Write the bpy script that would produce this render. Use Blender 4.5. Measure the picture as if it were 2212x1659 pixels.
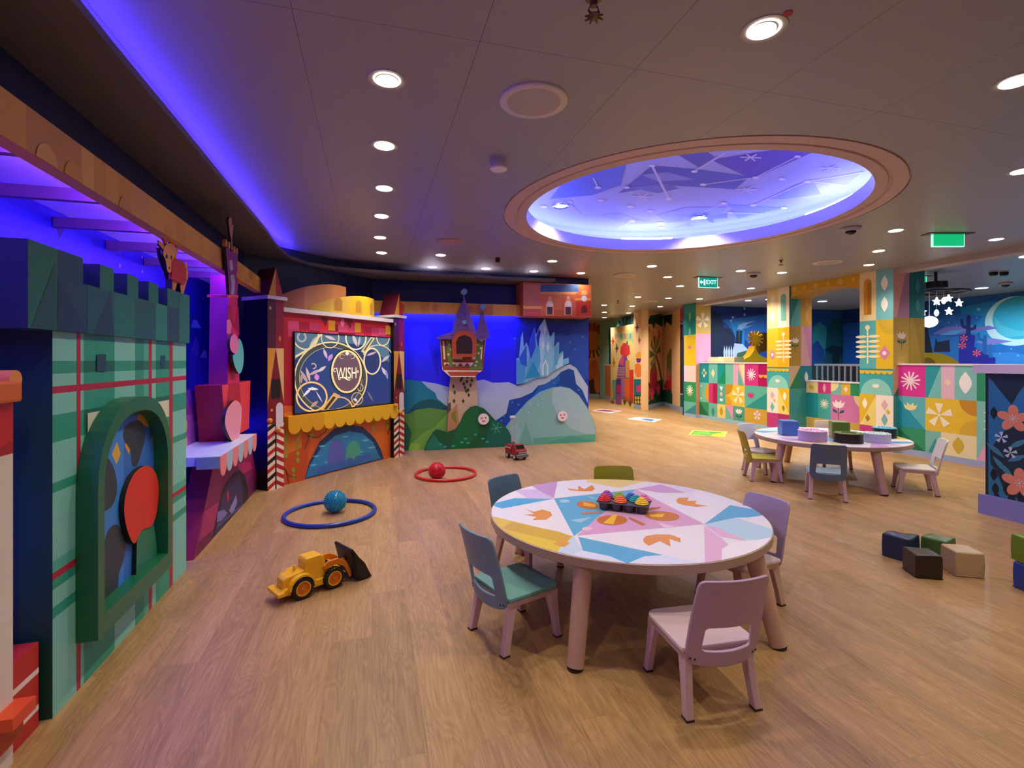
import bpy, bmesh, math, random
from mathutils import Vector, Matrix
random.seed(7)
SC = bpy.context.scene
for o in list(bpy.data.objects): bpy.data.objects.remove(o)
# ---------------- camera calibration (frame 2212 x 1659) ----------------
F, CX, HY, H = 1080.0, 1106.0, 778.0, 1.3
TH = math.atan2(303, 1080); CS, SN = math.cos(TH), math.sin(TH)
R = math.radians
cam = bpy.data.cameras.new('camera'); camo = bpy.data.objects.new('camera', cam)
SC.collection.objects.link(camo); SC.camera = camo
camo.location = (0, 0, H); camo.rotation_euler = (R(90), 0, -TH)
cam.sensor_width = 36; cam.lens = F/2212*36; cam.shift_y = -(829.5-HY)/2212
cam.clip_start = .02; cam.clip_end = 100
w = bpy.data.worlds.new('world'); SC.world = w; w.use_nodes = True
w.node_tree.nodes['Background'].inputs[0].default_value = (.5, .45, .5, 1)
w.node_tree.nodes['Background'].inputs[1].default_value = .02
SC.view_settings.view_transform = 'Standard'; SC.view_settings.look = 'None'
SC.view_settings.gamma = 1; SC.view_settings.exposure = 0.0
K = dict(down=5.6, cove=.42, led=3.4, dome=.6)      # lamp strengths

def W(X, Y): return (CS*X+SN*Y, -SN*X+CS*Y)           # camera-aligned plan -> room plan
def G(px, py, z=0.0):
    Y = F*(H-z)/(py-HY); X = (px-CX)/F*Y
    a = W(X, Y); return (a[0], a[1], z)
class Pl:                                             # vertical plane; u runs to the right seen from the room
    def __init__(s, p0, ud):
        l = math.hypot(*ud); s.p0 = p0; s.u = (ud[0]/l, ud[1]/l); s.n = (s.u[1], -s.u[0])
    def hit(s, px, py, off=0.0):
        d = W((px-CX)/F, 1.0)
        t = ((s.p0[0]+s.n[0]*off)*s.n[0]+(s.p0[1]+s.n[1]*off)*s.n[1])/(d[0]*s.n[0]+d[1]*s.n[1])
        x, y = d[0]*t, d[1]*t
        return ((x-s.p0[0])*s.u[0]+(y-s.p0[1])*s.u[1], H-(py-HY)/F*t)
    def U(s, px, off=0.0): return s.hit(px, HY, off)[0]
    def P(s, u, z, d=0.0):
        return (s.p0[0]+s.u[0]*u+s.n[0]*d, s.p0[1]+s.u[1]*u+s.n[1]*d, z)
# ---------------- materials ----------------
def lin(c): return c/12.92 if c <= .04045 else ((c+.055)/1.055)**2.4
def rgb(h):
    h = h.lstrip('#'); h = ''.join(c*2 for c in h) if len(h) == 3 else h; return tuple(lin(int(h[i:i+2], 16)/255) for i in (0, 2, 4))+(1,)
_m = {}
def M(h, rough=.55, metal=0.0, emit=0.0, alpha=1.0, trans=0.0, var=.04, scale=6.0):
    k = (h, rough, metal, emit, alpha, trans)
    if k in _m: return _m[k]
    m = bpy.data.materials.new('paint_'+h.strip('#')); m.use_nodes = True
    nt = m.node_tree; b = nt.nodes['Principled BSDF']
    b.inputs['Roughness'].default_value = rough; b.inputs['Metallic'].default_value = metal
    if trans: b.inputs['Transmission Weight'].default_value = trans
    if emit:
        b.inputs['Base Color'].default_value = rgb(h)
        b.inputs['Emission Color'].default_value = rgb(h); b.inputs['Emission Strength'].default_value = emit
    else:
        tc = nt.nodes.new('ShaderNodeTexCoord'); nz = nt.nodes.new('ShaderNodeTexNoise')
        nz.inputs['Scale'].default_value = scale; nz.inputs['Detail'].default_value = 3
        hs = nt.nodes.new('ShaderNodeHueSaturation'); mr = nt.nodes.new('ShaderNodeMapRange')
        mr.inputs['To Min'].default_value = 1-var; mr.inputs['To Max'].default_value = 1+var
        nt.links.new(tc.outputs['Object'], nz.inputs['Vector']); nt.links.new(nz.outputs['Fac'], mr.inputs['Value'])
        hs.inputs['Color'].default_value = rgb(h); nt.links.new(mr.outputs[0], hs.inputs['Value'])
        nt.links.new(hs.outputs[0], b.inputs['Base Color'])
    _m[k] = m; return m
def node(nt, t, **kw):
    n = nt.nodes.new(t)
    for k, v in kw.items(): setattr(n, k, v)
    return n
def mat_floor():
    m = bpy.data.materials.new('oak_planks'); m.use_nodes = True; nt = m.node_tree; L = nt.links.new
    b = nt.nodes['Principled BSDF']; tc = node(nt, 'ShaderNodeTexCoord')
    mp = node(nt, 'ShaderNodeMapping'); mp.inputs['Rotation'].default_value = (0, 0, R(90))
    L(tc.outputs['Object'], mp.inputs['Vector'])
    br = node(nt, 'ShaderNodeTexBrick'); br.offset = .37; br.offset_frequency = 2
    for k, v in (('Scale', 1.0), ('Mortar Size', .0009), ('Mortar Smooth', .1), ('Brick Width', 1.22), ('Row Height', .18)):
        br.inputs[k].default_value = v
    br.inputs['Color1'].default_value = (0, 0, 0, 1); br.inputs['Color2'].default_value = (1, 1, 1, 1)
    br.inputs['Mortar'].default_value = (.5, .5, .5, 1); L(mp.outputs[0], br.inputs['Vector'])
    # per plank offset so the grain breaks at each board
    ad = node(nt, 'ShaderNodeVectorMath', operation='MULTIPLY_ADD')
    L(br.outputs['Color'], ad.inputs[0]); ad.inputs[1].default_value = (7, 3, 5); L(mp.outputs[0], ad.inputs[2])
    mg = node(nt, 'ShaderNodeMapping'); mg.inputs['Scale'].default_value = (.75, 5.0, 1); L(ad.outputs[0], mg.inputs['Vector'])
    n1 = node(nt, 'ShaderNodeTexNoise'); n1.inputs['Scale'].default_value = 1.5; n1.inputs['Detail'].default_value = 2
    n1.inputs['Distortion'].default_value = .6; L(mg.outputs[0], n1.inputs['Vector'])
    mu = node(nt, 'ShaderNodeMath', operation='MULTIPLY'); mu.inputs[1].default_value = 22; L(n1.outputs['Fac'], mu.inputs[0])
    pp = node(nt, 'ShaderNodeMath', operation='PINGPONG'); pp.inputs[1].default_value = .5; L(mu.outputs[0], pp.inputs[0])
    mf = node(nt, 'ShaderNodeMapping'); mf.inputs['Scale'].default_value = (5, 90, 1); L(ad.outputs[0], mf.inputs['Vector'])
    n2 = node(nt, 'ShaderNodeTexNoise'); n2.inputs['Scale'].default_value = 1.3; n2.inputs['Detail'].default_value = 3; L(mf.outputs[0], n2.inputs['Vector'])
    a0 = node(nt, 'ShaderNodeMath', operation='MULTIPLY'); L(n2.outputs['Fac'], a0.inputs[0]); a0.inputs[1].default_value = .55
    a1 = node(nt, 'ShaderNodeMath', operation='MULTIPLY_ADD'); L(pp.outputs[0], a1.inputs[0]); a1.inputs[1].default_value = .34; L(a0.outputs[0], a1.inputs[2])
    a15 = node(nt, 'ShaderNodeMath', operation='MULTIPLY_ADD'); L(n1.outputs['Fac'], a15.inputs[0]); a15.inputs[1].default_value = .5; L(a1.outputs[0], a15.inputs[2])
    a2 = node(nt, 'ShaderNodeMath', operation='MULTIPLY_ADD'); L(br.outputs['Color'], a2.inputs[0]); a2.inputs[1].default_value = .16; L(a15.outputs[0], a2.inputs[2])
    cr = node(nt, 'ShaderNodeValToRGB'); cr.color_ramp.elements[0].position = .3; cr.color_ramp.elements[1].position = 1.0
    cr.color_ramp.elements[0].color = rgb('#785633'); cr.color_ramp.elements[1].color = rgb('#bf9762')
    L(a2.outputs[0], cr.inputs[0])
    mx = node(nt, 'ShaderNodeMixRGB', blend_type='MULTIPLY'); L(br.outputs['Fac'], mx.inputs[0]); L(cr.outputs[0], mx.inputs[1])
    mx.inputs[2].default_value = (.8, .74, .68, 1); L(mx.outputs[0], b.inputs['Base Color'])
    b.inputs['Roughness'].default_value = .42
    bp = node(nt, 'ShaderNodeBump'); bp.inputs['Strength'].default_value = .12; bp.inputs['Distance'].default_value = .002
    L(a1.outputs[0], bp.inputs['Height']); L(bp.outputs[0], b.inputs['Normal'])
    return m
def mat_ceiling():
    m = bpy.data.materials.new('perforated_ceiling_panels'); m.use_nodes = True; nt = m.node_tree; L = nt.links.new
    b = nt.nodes['Principled BSDF']; tc = node(nt, 'ShaderNodeTexCoord'); sp = node(nt, 'ShaderNodeSeparateXYZ'); L(tc.outputs['Object'], sp.inputs[0])
    def seam(o, per, off, wd):
        a = node(nt, 'ShaderNodeMath', operation='ADD'); L(o, a.inputs[0]); a.inputs[1].default_value = -off+per*40+per/2
        md = node(nt, 'ShaderNodeMath', operation='MODULO'); L(a.outputs[0], md.inputs[0]); md.inputs[1].default_value = per
        s = node(nt, 'ShaderNodeMath', operation='SUBTRACT'); L(md.outputs[0], s.inputs[0]); s.inputs[1].default_value = per/2
        ab = node(nt, 'ShaderNodeMath', operation='ABSOLUTE'); L(s.outputs[0], ab.inputs[0])
        lt = node(nt, 'ShaderNodeMath', operation='LESS_THAN'); L(ab.outputs[0], lt.inputs[0]); lt.inputs[1].default_value = wd
        return lt
    sx = seam(sp.outputs[0], .71, .425, .0012); sy = seam(sp.outputs[1], 1.5, 2.0, .0012)
    mxx = node(nt, 'ShaderNodeMath', operation='MAXIMUM'); L(sx.outputs[0], mxx.inputs[0]); L(sy.outputs[0], mxx.inputs[1])
    vo = node(nt, 'ShaderNodeTexVoronoi'); vo.inputs['Scale'].default_value = 130; vo.inputs['Randomness'].default_value = 0; L(tc.outputs['Object'], vo.inputs['Vector'])
    l2 = node(nt, 'ShaderNodeMath', operation='LESS_THAN'); L(vo.outputs['Distance'], l2.inputs[0]); l2.inputs[1].default_value = .22
    c1 = node(nt, 'ShaderNodeMixRGB'); c1.inputs[1].default_value = rgb('#9c9a9c'); c1.inputs[2].default_value = rgb('#858388'); L(l2.outputs[0], c1.inputs[0])
    c2 = node(nt, 'ShaderNodeMixRGB'); L(mxx.outputs[0], c2.inputs[0]); L(c1.outputs[0], c2.inputs[1]); c2.inputs[2].default_value = rgb('#4a4442')
    L(c2.outputs[0], b.inputs['Base Color']); b.inputs['Roughness'].default_value = .38
    return m
# ---------------- mesh builder ----------------
class MB:
    def __init__(s): s.v = []; s.f = []; s.m = []; s.mats = []; s.pend = []
    def mi(s, mat):
        if isinstance(mat, str): mat = M(mat)
        if mat not in s.mats: s.mats.append(mat)
        return s.mats.index(mat)
    def add(s, vs, fs, mat):
        o = len(s.v); k = s.mi(mat); s.v += [tuple(p) for p in vs]
        for f in fs: s.f.append([o+i for i in f]); s.m.append(k)
        return s
    def ngon(s, pts, mat): return s.add(pts, [list(range(len(pts)))], mat)
    def box(s, lo, hi, mat):
        x0, y0, z0 = lo; x1, y1, z1 = hi
        return s.add([(x0,y0,z0),(x1,y0,z0),(x1,y1,z0),(x0,y1,z0),(x0,y0,z1),(x1,y0,z1),(x1,y1,z1),(x0,y1,z1)],
              [(0,3,2,1),(4,5,6,7),(0,1,5,4),(1,2,6,5),(2,3,7,6),(3,0,4,7)], mat)
    def loft(s, rings, mat, caps=True, closed=True):
        n = len(rings[0]); vs = [p for r in rings for p in r]; fs = []
        for i in range(len(rings)-1):
            for j in range(n if closed else n-1):
                k = (j+1) % n; fs.append((i*n+j, i*n+k, (i+1)*n+k, (i+1)*n+j))
        if caps: fs.append(tuple(reversed(range(n)))); fs.append(tuple(range((len(rings)-1)*n, len(rings)*n)))
        return s.add(vs, fs, mat)
    def lathe(s, prof, mat, c=(0,0,0), n=24, axis='z', caps=True):
        rings = []
        for r, h in prof:
            ring = []
            for k in range(n):
                a = 2*math.pi*k/n; x, y = r*math.cos(a), r*math.sin(a)
                p = {'z': (x, y, h), 'y': (x, h, -y), 'x': (h, x, y)}[axis]
                ring.append((c[0]+p[0], c[1]+p[1], c[2]+p[2]))
            rings.append(ring)
        return s.loft(rings, mat, caps)
    def rod(s, a, b, r0, mat, r1=None, n=12):
        a, b = Vector(a), Vector(b); r1 = r0 if r1 is None else r1
        d = (b-a).normalized(); q = d.to_track_quat('Z', 'Y')
        rings = []
        for p, r in ((a, r0), (b, r1)):
            rings.append([tuple(p+q@Vector((r*math.cos(2*math.pi*k/n), r*math.sin(2*math.pi*k/n), 0))) for k in range(n)])
        return s.loft(rings, mat)
    def tube(s, pts, r, mat, n=10, closed=False):
        P = [Vector(p) for p in pts]; rings = []
        for i, p in enumerate(P):
            if closed: t = P[(i+1) % len(P)]-P[i-1]
            else: t = P[min(i+1, len(P)-1)]-P[max(i-1, 0)]
            q = t.normalized().to_track_quat('Z', 'Y')
            rings.append([tuple(p+q@Vector((r*math.cos(2*math.pi*k/n), r*math.sin(2*math.pi*k/n), 0))) for k in range(n)])
        if closed:
            rings.append(rings[0]); return s.loft(rings, mat, caps=False)
        return s.loft(rings, mat)
    def slab(s, pl, outl, d0, d1, mat, edge=None):          # outline (u,z) on a plane, extruded from d0 to d1
        A = [pl.P(u, z, d0) for u, z in outl]; B = [pl.P(u, z, d1) for u, z in outl]; n = len(outl)
        s.add(A, [tuple(reversed(range(n)))], edge or mat); s.add(B, [tuple(range(n))], mat)
        s.add(A+B, [(i, (i+1) % n, n+(i+1) % n, n+i) for i in range(n)], edge or mat); return s
    def sphere(s, c, r, mat, nu=20, nv=12, sq=(1,1,1)):
        prof = [(max(1e-4, r*math.sin(math.pi*k/nv)), -r*math.cos(math.pi*k/nv)) for k in range(nv+1)]
        rings = [[(c[0]+rr*sq[0]*math.cos(2*math.pi*j/nu), c[1]+rr*sq[1]*math.sin(2*math.pi*j/nu), c[2]+h*sq[2]) for j in range(nu)] for rr, h in prof]
        return s.loft(rings, mat)
    def xf(s, mtx): s.v = [tuple(mtx@Vector(p)) for p in s.v]; return s
    def build(s, name, parent=None, smooth=None, bevel=0, seg=2, fixn=False):
        s.pend.sort(key=lambda q: (q[0], q[1]))
        st = min(.00008, .005/max(1, len(s.pend)))
        for k, q in enumerate(s.pend): s.ngon(q[3](.0005+st*k), q[2])
        s.pend = []
        me = bpy.data.meshes.new(name)
        off = parent['_w'] if parent is not None and '_w' in parent else (0, 0, 0)
        me.from_pydata([(p[0]-off[0], p[1]-off[1], p[2]-off[2]) for p in s.v], [], s.f)
        for m in s.mats: me.materials.append(m)
        me.polygons.foreach_set('material_index', s.m); me.update()
        if fixn:
            bm = bmesh.new(); bm.from_mesh(me); bmesh.ops.recalc_face_normals(bm, faces=bm.faces); bm.to_mesh(me); bm.free()
        if smooth:
            me.polygons.foreach_set('use_smooth', [True]*len(me.polygons)); me.set_sharp_from_angle(angle=R(smooth))
        o = bpy.data.objects.new(name, me); SC.collection.objects.link(o)
        if parent is not None:
            o.parent = parent; o['_w'] = off
        if bevel:
            b = o.modifiers.new('bevel', 'BEVEL'); b.width = bevel; b.segments = seg; b.limit_method = 'ANGLE'; b.angle_limit = R(40)
        return o
def thing(name, label, cat, loc=(0,0,0), group=None):
    o = bpy.data.objects.new(name, None); SC.collection.objects.link(o); o.empty_display_size = .05
    o.location = loc; o['_w'] = tuple(loc); o['label'] = label; o['category'] = cat
    if group: o['group'] = group
    return o
def tag(o, label, cat, group=None):
    o['label'] = label; o['category'] = cat
    if group: o['group'] = group
    return o
def struct(o): o['kind'] = 'structure'; return o
# ---------------- flat artwork helpers ----------------
def clip(poly, conv):                                   # Sutherland-Hodgman, conv counter-clockwise
    out = list(poly)
    for i in range(len(conv)):
        a, b = conv[i], conv[(i+1) % len(conv)]; inp, out = out, []
        if not inp: break
        def side(p): return (b[0]-a[0])*(p[1]-a[1])-(b[1]-a[1])*(p[0]-a[0])
        for j in range(len(inp)):
            p, q = inp[j-1], inp[j]; sp_, sq_ = side(p), side(q)
            if (sp_ >= 0) != (sq_ >= 0):
                t = sp_/(sp_-sq_); out.append((p[0]+(q[0]-p[0])*t, p[1]+(q[1]-p[1])*t))
            if sq_ >= 0: out.append(q)
    return out
def smooth_poly(pts, n=6):
    r = []; N = len(pts)
    for i in range(N):
        p0, p1, p2, p3 = pts[i-1], pts[i], pts[(i+1) % N], pts[(i+2) % N]
        for k in range(n):
            t = k/n
            r.append(tuple(.5*((2*p1[j])+(-p0[j]+p2[j])*t+(2*p0[j]-5*p1[j]+4*p2[j]-p3[j])*t*t+(-p0[j]+3*p1[j]-3*p2[j]+p3[j])*t**3) for j in (0, 1)))
    return r
def rect(a, b, c, d): return [(a, b), (c, b), (c, d), (a, d)]
def ell(cx, cy, rx, ry=None, n=28, a0=0, a1=360):
    ry = rx if ry is None else ry
    full = abs(a1-a0) >= 360; m = n if full else n+1
    return [(cx+rx*math.cos(R(a0+(a1-a0)*k/n)), cy+ry*math.sin(R(a0+(a1-a0)*k/n))) for k in range(m)]
def pie(cx, cy, r, a0, a1, n=12, ry=None): return [(cx, cy)]+ell(cx, cy, r, ry, n, a0, a1)
def lens(cx, cy, w, h, n=8):
    return [(cx+w*math.sin(math.pi*k/n), cy-h+2*h*k/n) for k in range(n+1)]+[(cx-w*math.sin(math.pi*k/n), cy+h-2*h*k/n) for k in range(1, n)]
def dia(cx, cy, w, h): return [(cx, cy-h), (cx+w, cy), (cx, cy+h), (cx-w, cy)]
def wedge(cx, cy, r0, r1, ang, w0, w1):
    a = R(ang); ux, uy = math.cos(a), math.sin(a)
    return [(cx+ux*r0-uy*w0, cy+uy*r0+ux*w0), (cx+ux*r0+uy*w0, cy+uy*r0-ux*w0), (cx+ux*r1+uy*w1, cy+uy*r1-ux*w1), (cx+ux*r1-uy*w1, cy+uy*r1+ux*w1)]
class Art:                                              # painted layers of one wall, all inside the wall's own mesh
    def __init__(s, mb, pl, rough=.5, conv=None, z=None): s.mb = mb; s.pl = pl; s.rough = rough; s.conv = conv; s.z = z; s.tr = (0, 0, 1); s.off = 0; s.sg = 1
    def zoom(s, ox, oy, k): s.tr = (ox, oy, k); return s
    def pt(s, p):
        px, py = s.tr[0]+p[0]/s.tr[2], s.tr[1]+p[1]/s.tr[2]
        if s.z is not None: g = G(px, py, s.z); return (g[0], g[1])
        return s.pl.hit(px, py, s.off)
    def uv(s, pts, col, lay=1, emit=0):
        if s.conv: pts = clip(pts, s.conv)
        if len(pts) < 3: return
        m = M(col, s.rough, emit=emit) if isinstance(col, str) else col; pts = list(pts); off, pl, z, sg = s.off, s.pl, s.z, s.sg
        f = (lambda e: [(p[0], p[1], z+sg*e) for p in pts]) if z is not None else (lambda e: [pl.P(p[0], p[1], off+e) for p in pts])
        s.mb.pend.append((lay, len(s.mb.pend), m, f))
    def px(s, pts, col, lay=1, sm=0):
        q = [s.pt(p) for p in pts]
        s.uv(smooth_poly(q, sm) if sm else q, col, lay)
def flower5(a, cx, cz, r, col, lay=2, n=5, rot=90, w=.32):
    for k in range(n): a.uv(wedge(cx, cz, r*.18, r, rot+360/n*k, r*.06, r*w), col, lay)
    a.uv(ell(cx, cz, r*.14, n=10), col, lay+1)
def burst(a, cx, cz, r, col, lay=2, n=12):
    for k in range(n//2): a.uv(wedge(cx, cz, -r, r, 180/(n//2)*k+8, r*.07, r*.09), col, lay+k)
def tulip(a, cx, cz, r, col, lay=2, stem=None):
    a.uv([(cx-r, cz+r*.35), (cx-r*.5, cz+r*.1), (cx-r*.45, cz+r*.6), (cx, cz+r*.2), (cx+r*.45, cz+r*.6), (cx+r*.5, cz+r*.1), (cx+r, cz+r*.35), (cx+r*.75, cz-r*.3), (cx+r*.3, cz-r*.55), (cx-r*.3, cz-r*.55), (cx-r*.75, cz-r*.3)], col, lay)
    if stem:
        a.uv(rect(cx-r*.05, cz-r*2.2, cx+r*.05, cz-r*.5), stem, lay)
        a.uv(lens(0, 0, r*.2, r*.45) and [(cx-r*.1, cz-r*1.3), (cx-r*.8, cz-r*1.1), (cx-r*.9, cz-r*.7), (cx-r*.3, cz-r*.9)], stem, lay+1)
        a.uv([(cx+r*.1, cz-r*1.3), (cx+r*.8, cz-r*1.1), (cx+r*.9, cz-r*.7), (cx+r*.3, cz-r*.9)], stem, lay+1)
def fern(a, cx, z0, z1, w, col, lay=2):
    a.uv(rect(cx-w*.06, z0, cx+w*.06, z1), col, lay); n = 5; dz = (z1-z0)/(n+2.2)
    for k in range(n):
        zz = z0+dz*(1.4+k)
        for sg in (-1, 1): a.uv(ell(cx+sg*w*.55, zz, w*.5, dz*.3, 14), col, lay+1)
    a.uv(lens(cx, z1, w*.22, dz*.6), col, lay+1)
def star5(cx, cy, r, rot=90, ri=.42): return [(cx+(r if k % 2 == 0 else r*ri)*math.cos(R(rot+36*k)), cy+(r if k % 2 == 0 else r*ri)*math.sin(R(rot+36*k))) for k in range(10)]
# ---------------- shell ----------------
FX0, FX1, FY0, FY1 = -3.2, 12.2, -1.8, 19.0
mb = MB(); mb.box((FX0, FY0, -.1), (FX1, FY1, 0), mat_floor()); struct(mb.build('floor'))
CEIL = mat_ceiling()
RC = W(1.53, 4.49); RO, RI = 1.61, 1.40
mb = MB(); N = 96
def rectpt(a):
    dx, dy = math.cos(a), math.sin(a); t = 1e9
    for (d, c, lo, hi) in ((dx, RC[0], FX0, FX1), (dy, RC[1], FY0, FY1)):
        if d > 1e-9: t = min(t, (hi-c)/d)
        if d < -1e-9: t = min(t, (lo-c)/d)
    return (RC[0]+dx*t, RC[1]+dy*t)
angs = sorted([2*math.pi*k/N for k in range(N)]+[math.atan2(y-RC[1], x-RC[0]) % (2*math.pi) for x in (FX0, FX1) for y in (FY0, FY1)])
A = [(RC[0]+RO*math.cos(a), RC[1]+RO*math.sin(a)) for a in angs]; B = [rectpt(a) for a in angs]; n = len(angs)
mb.add([(p[0], p[1], 2.6) for p in A]+[(p[0], p[1], 2.6) for p in B], [(i, n+i, n+(i+1) % n, (i+1) % n) for i in range(n)], CEIL)
mb.add([(p[0], p[1], 2.6) for p in A]+[(p[0], p[1], 2.68) for p in A], [(i, (i+1) % n, n+(i+1) % n, n+i) for i in range(n)], CEIL)
struct(mb.build('ceiling'))
# round ceiling recess
mb = MB(); PK = M('#c9a79d', .45)
def ringp(r, z): return [(RC[0]+r*math.cos(2*math.pi*k/96), RC[1]+r*math.sin(2*math.pi*k/96), z) for k in range(96)]
mb.loft([ringp(RO+.0, 2.615), ringp(RO-.012, 2.615), ringp(RO-.014, 2.598), ringp(1.505, 2.598), ringp(1.497, 2.611), ringp(1.485, 2.611), ringp(1.478, 2.600), ringp(RI+.0, 2.600)], PK, caps=False)
mb.loft([ringp(RI, 2.600), ringp(RI-.005, 2.72), ringp(RI+.02, 2.725), ringp(RI+.03, 2.70), ringp(1.78, 2.70), ringp(1.80, 2.72)], M('#d8d4e6', .35), caps=False)
t = struct(mb.build('trim_1', smooth=40))
mb = MB(); dome = MB()
prof = [(1.80, 2.70), (1.80, 2.86), (1.77, 2.90)]
mb.loft([ringp(r, z) for r, z in prof]+[ringp(.001, 2.90)], M('#a3acf2', .6), caps=False)
a = Art(mb, None, .6, conv=[(RC[0]+1.72*math.cos(2*math.pi*k/64), RC[1]+1.72*math.sin(2*math.pi*k/64)) for k in range(64)], z=2.898)
a.zoom(1060, 260, 2.353)
a.sg = -1; a.z = 2.899
def dz(pts, c, l=1): a.px(pts, c, l)
for pts, c in [([(380, 300), (560, 200), (700, 180), (660, 330), (520, 380), (300, 400)], '#5a6fe0'), ([(650, 370), (820, 230), (1050, 250), (1320, 285), (1240, 350), (900, 330)], '#4a4fc0'),
   ([(1030, 100), (1140, 190), (1060, 240), (960, 180)], '#5358b8'), ([(1120, 200), (1500, 140), (1640, 160), (1330, 300)], '#5a3fc4'),
   ([(1200, 425), (1490, 445), (1330, 480), (1240, 470)], '#7f8cf0'), ([(1400, 400), (1560, 320), (1640, 310), (1680, 375), (1500, 400)], '#7f8cf0'),
   ([(1620, 320), (1900, 255), (1800, 330)], '#8f97f4'), ([(1240, 480), (1340, 475), (1260, 500)], '#8090f0'), ([(840, 480), (1000, 440), (1200, 440), (1150, 500), (900, 520)], '#8f9df8'),
   ([(940, 545), (1000, 525), (1040, 540)], '#8f9df8'), ([(1090, 490), (1200, 475), (1205, 495), (1130, 500), (1135, 520), (1110, 515)], '#6a7cec'), ([(560, 480), (640, 470), (820, 520), (700, 530)], '#98a4fa'),
   ([(700, 340), (900, 320), (960, 345), (850, 370)], '#5e63cf'), ([(760, 275), (900, 262), (1040, 300), (850, 310)], '#8088e0')]: dz(pts, c, 1)
def dl(x0, y0, x1, y1, wd=6):
    l = math.hypot(x1-x0, y1-y0); nx, ny = -(y1-y0)/l*wd/2, (x1-x0)/l*wd/2
    dz([(x0+nx, y0+ny), (x1+nx, y1+ny), (x1-nx, y1-ny), (x0-nx, y0-ny)], '#c9c8ff', 3)
for q in [(820, 230, 905, 398, 12), (1035, 258, 1190, 165, 9), (1080, 325, 1345, 290, 4), (1345, 290, 1560, 182, 5), (1335, 430, 1610, 310, 5), (1610, 310, 1900, 262, 5), (1610, 310, 1820, 330, 4), (520, 290, 545, 340, 7), (1185, 420, 1050, 480, 4), (650, 550, 720, 510, 4), (400, 415, 470, 490, 4), (1220, 468, 1380, 475, 5)]: dl(*q)
for x, y in [(820, 230), (905, 398), (1035, 258), (1080, 325), (1345, 290), (1560, 182), (1335, 430), (1610, 310), (690, 339), (545, 340), (560, 405), (710, 437), (810, 460), (1185, 420), (1480, 297), (1490, 443), (720, 510), (865, 520), (865, 545), (400, 415), (1220, 468), (270, 437)]:
    dz([(x+17*math.cos(R(t*30)), y+7*math.sin(R(t*30))) for t in range(12)], '#dedcff', 4)
for x, y in [(1322, 187), (770, 386), (1725, 242), (1300, 350)]:
    for ang in (5, 65, 125): 
        dx, dy = 54*math.cos(R(ang)), 20*math.sin(R(ang)); dl(x-dx, y-dy, x+dx, y+dy, 7)
struct(mb.build('ceiling_recess'))
# soffit (lower ceiling strip) with cove light above its edge
SE = [G(*p, 2.45) for p in [(100, -60), (155, 0), (244, 110), (386, 277), (447, 350), (508, 423), (574, 500), (597, 533), (625, 558), (665, 572), (720, 581), (790, 587), (870, 592), (1000, 599), (1120, 604.5), (1200, 607)]]
SE = [(-.93, -1.7)]+[(p[0], p[1]) for p in SE]
sf = SE+[(SE[-1][0], 7.34), (-.6, 7.34), (-1.32, 6.1), (-1.32, -1.7)]
mb = MB(); dk = M('#6a605c', .45)
mb.ngon([(x, y, 2.45) for x, y in sf], dk)
for i in range(len(SE)-1):
    (x0, y0), (x1, y1) = SE[i], SE[i+1]
    mb.add([(x0, y0, 2.45), (x1, y1, 2.45), (x1, y1, 2.485), (x0, y0, 2.485)], [(0, 1, 2, 3)], dk)
mb.ngon([(x, y, 2.47) for x, y in sf], M('#8a86a8', .6))
struct(mb.build('ceiling_soffit'))
LEDB = M('#3a28ff', .4, emit=1)
def led(name, pts, z0, z1, col, e, loc=None):       # a real glowing strip
    mb = MB(); m = M(col, .4, emit=e)
    mb.tube([(p[0], p[1], z0) for p in pts], .007, m, n=6)
    return mb.build(name)
def offs(pts, d):
    r = []
    for i, p in enumerate(pts):
        a_, b_ = pts[max(i-1, 0)], pts[min(i+1, len(pts)-1)]; l = math.hypot(b_[0]-a_[0], b_[1]-a_[1])
        r.append((p[0]-(b_[1]-a_[1])/l*d, p[1]+(b_[0]-a_[0])/l*d))
    return r
e = led('led_strip', offs(SE[:12], .11), 2.492, 0, '#4630ff', 150*K['cove'])
tag(e, 'blue LED strip hidden above the curved dark soffit edge', 'light strip'); 
# left mural wall + valance above
def wallplane(name, pl, u0, u1, z0, z1, col, th=.12, rough=.5):
    mb = MB(); mb.slab(pl, rect(u0, z0, u1, z1), -th, 0, M(col, rough)); return mb
PLl = Pl((-1.66, 0), (0, 1)); PLl.n = (1, 0)
# for a wall facing +x the screen-right direction is +y
mb = wallplane('w', PLl, -1.8, 7.3, 0, 2.6, '#0c1a9c'); a = Art(mb, PLl, .5)
a.px([(0, 430), (200, 520), (200, 700), (0, 640)], '#1430b0', 1)
a.zoom(380, 460, 4.147)
a.px([(150, 960), (185, 955), (230, 1035), (135, 1025)], '#5a8cf0', 1); a.px([(135, 1230), (170, 1110), (205, 1160), (200, 1640), (150, 1640)], '#4a3fd8', 1)
a.px([(250, 1225), (275, 1240), (275, 1300), (215, 1295)], '#7f8cf8', 2); a.px([(120, 1240), (230, 1300), (300, 1300), (300, 1700), (120, 1700)], '#2f25c8', 1)
a.zoom(0, 400, 2.765)
a.px([(0, 230), (420, 320), (520, 470), (160, 330), (0, 310)], '#123bd0', 1); a.px([(330, 215), (400, 235), (350, 330)], '#0a1470', 1)
for x, y in [(715, 385), (848, 430), (975, 520), (848, 515), (715, 480), (1212, 680), (970, 440)]:
    u, z = a.pt((x, y)); a.uv(star5(u, z, .016), '#b9c4ff', 2); a.uv(rect(u-.001, z, u+.001, z+.16), '#5f6ff0', 2)
struct(mb.build('wall_left'))
mb = MB(); nv = M('#0a1240', .5)
mb.box((-1.36, -1.7, 2.115), (-1.31, 6.1, 2.45), nv); struct(mb.build('wall_left_valance'))
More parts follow.
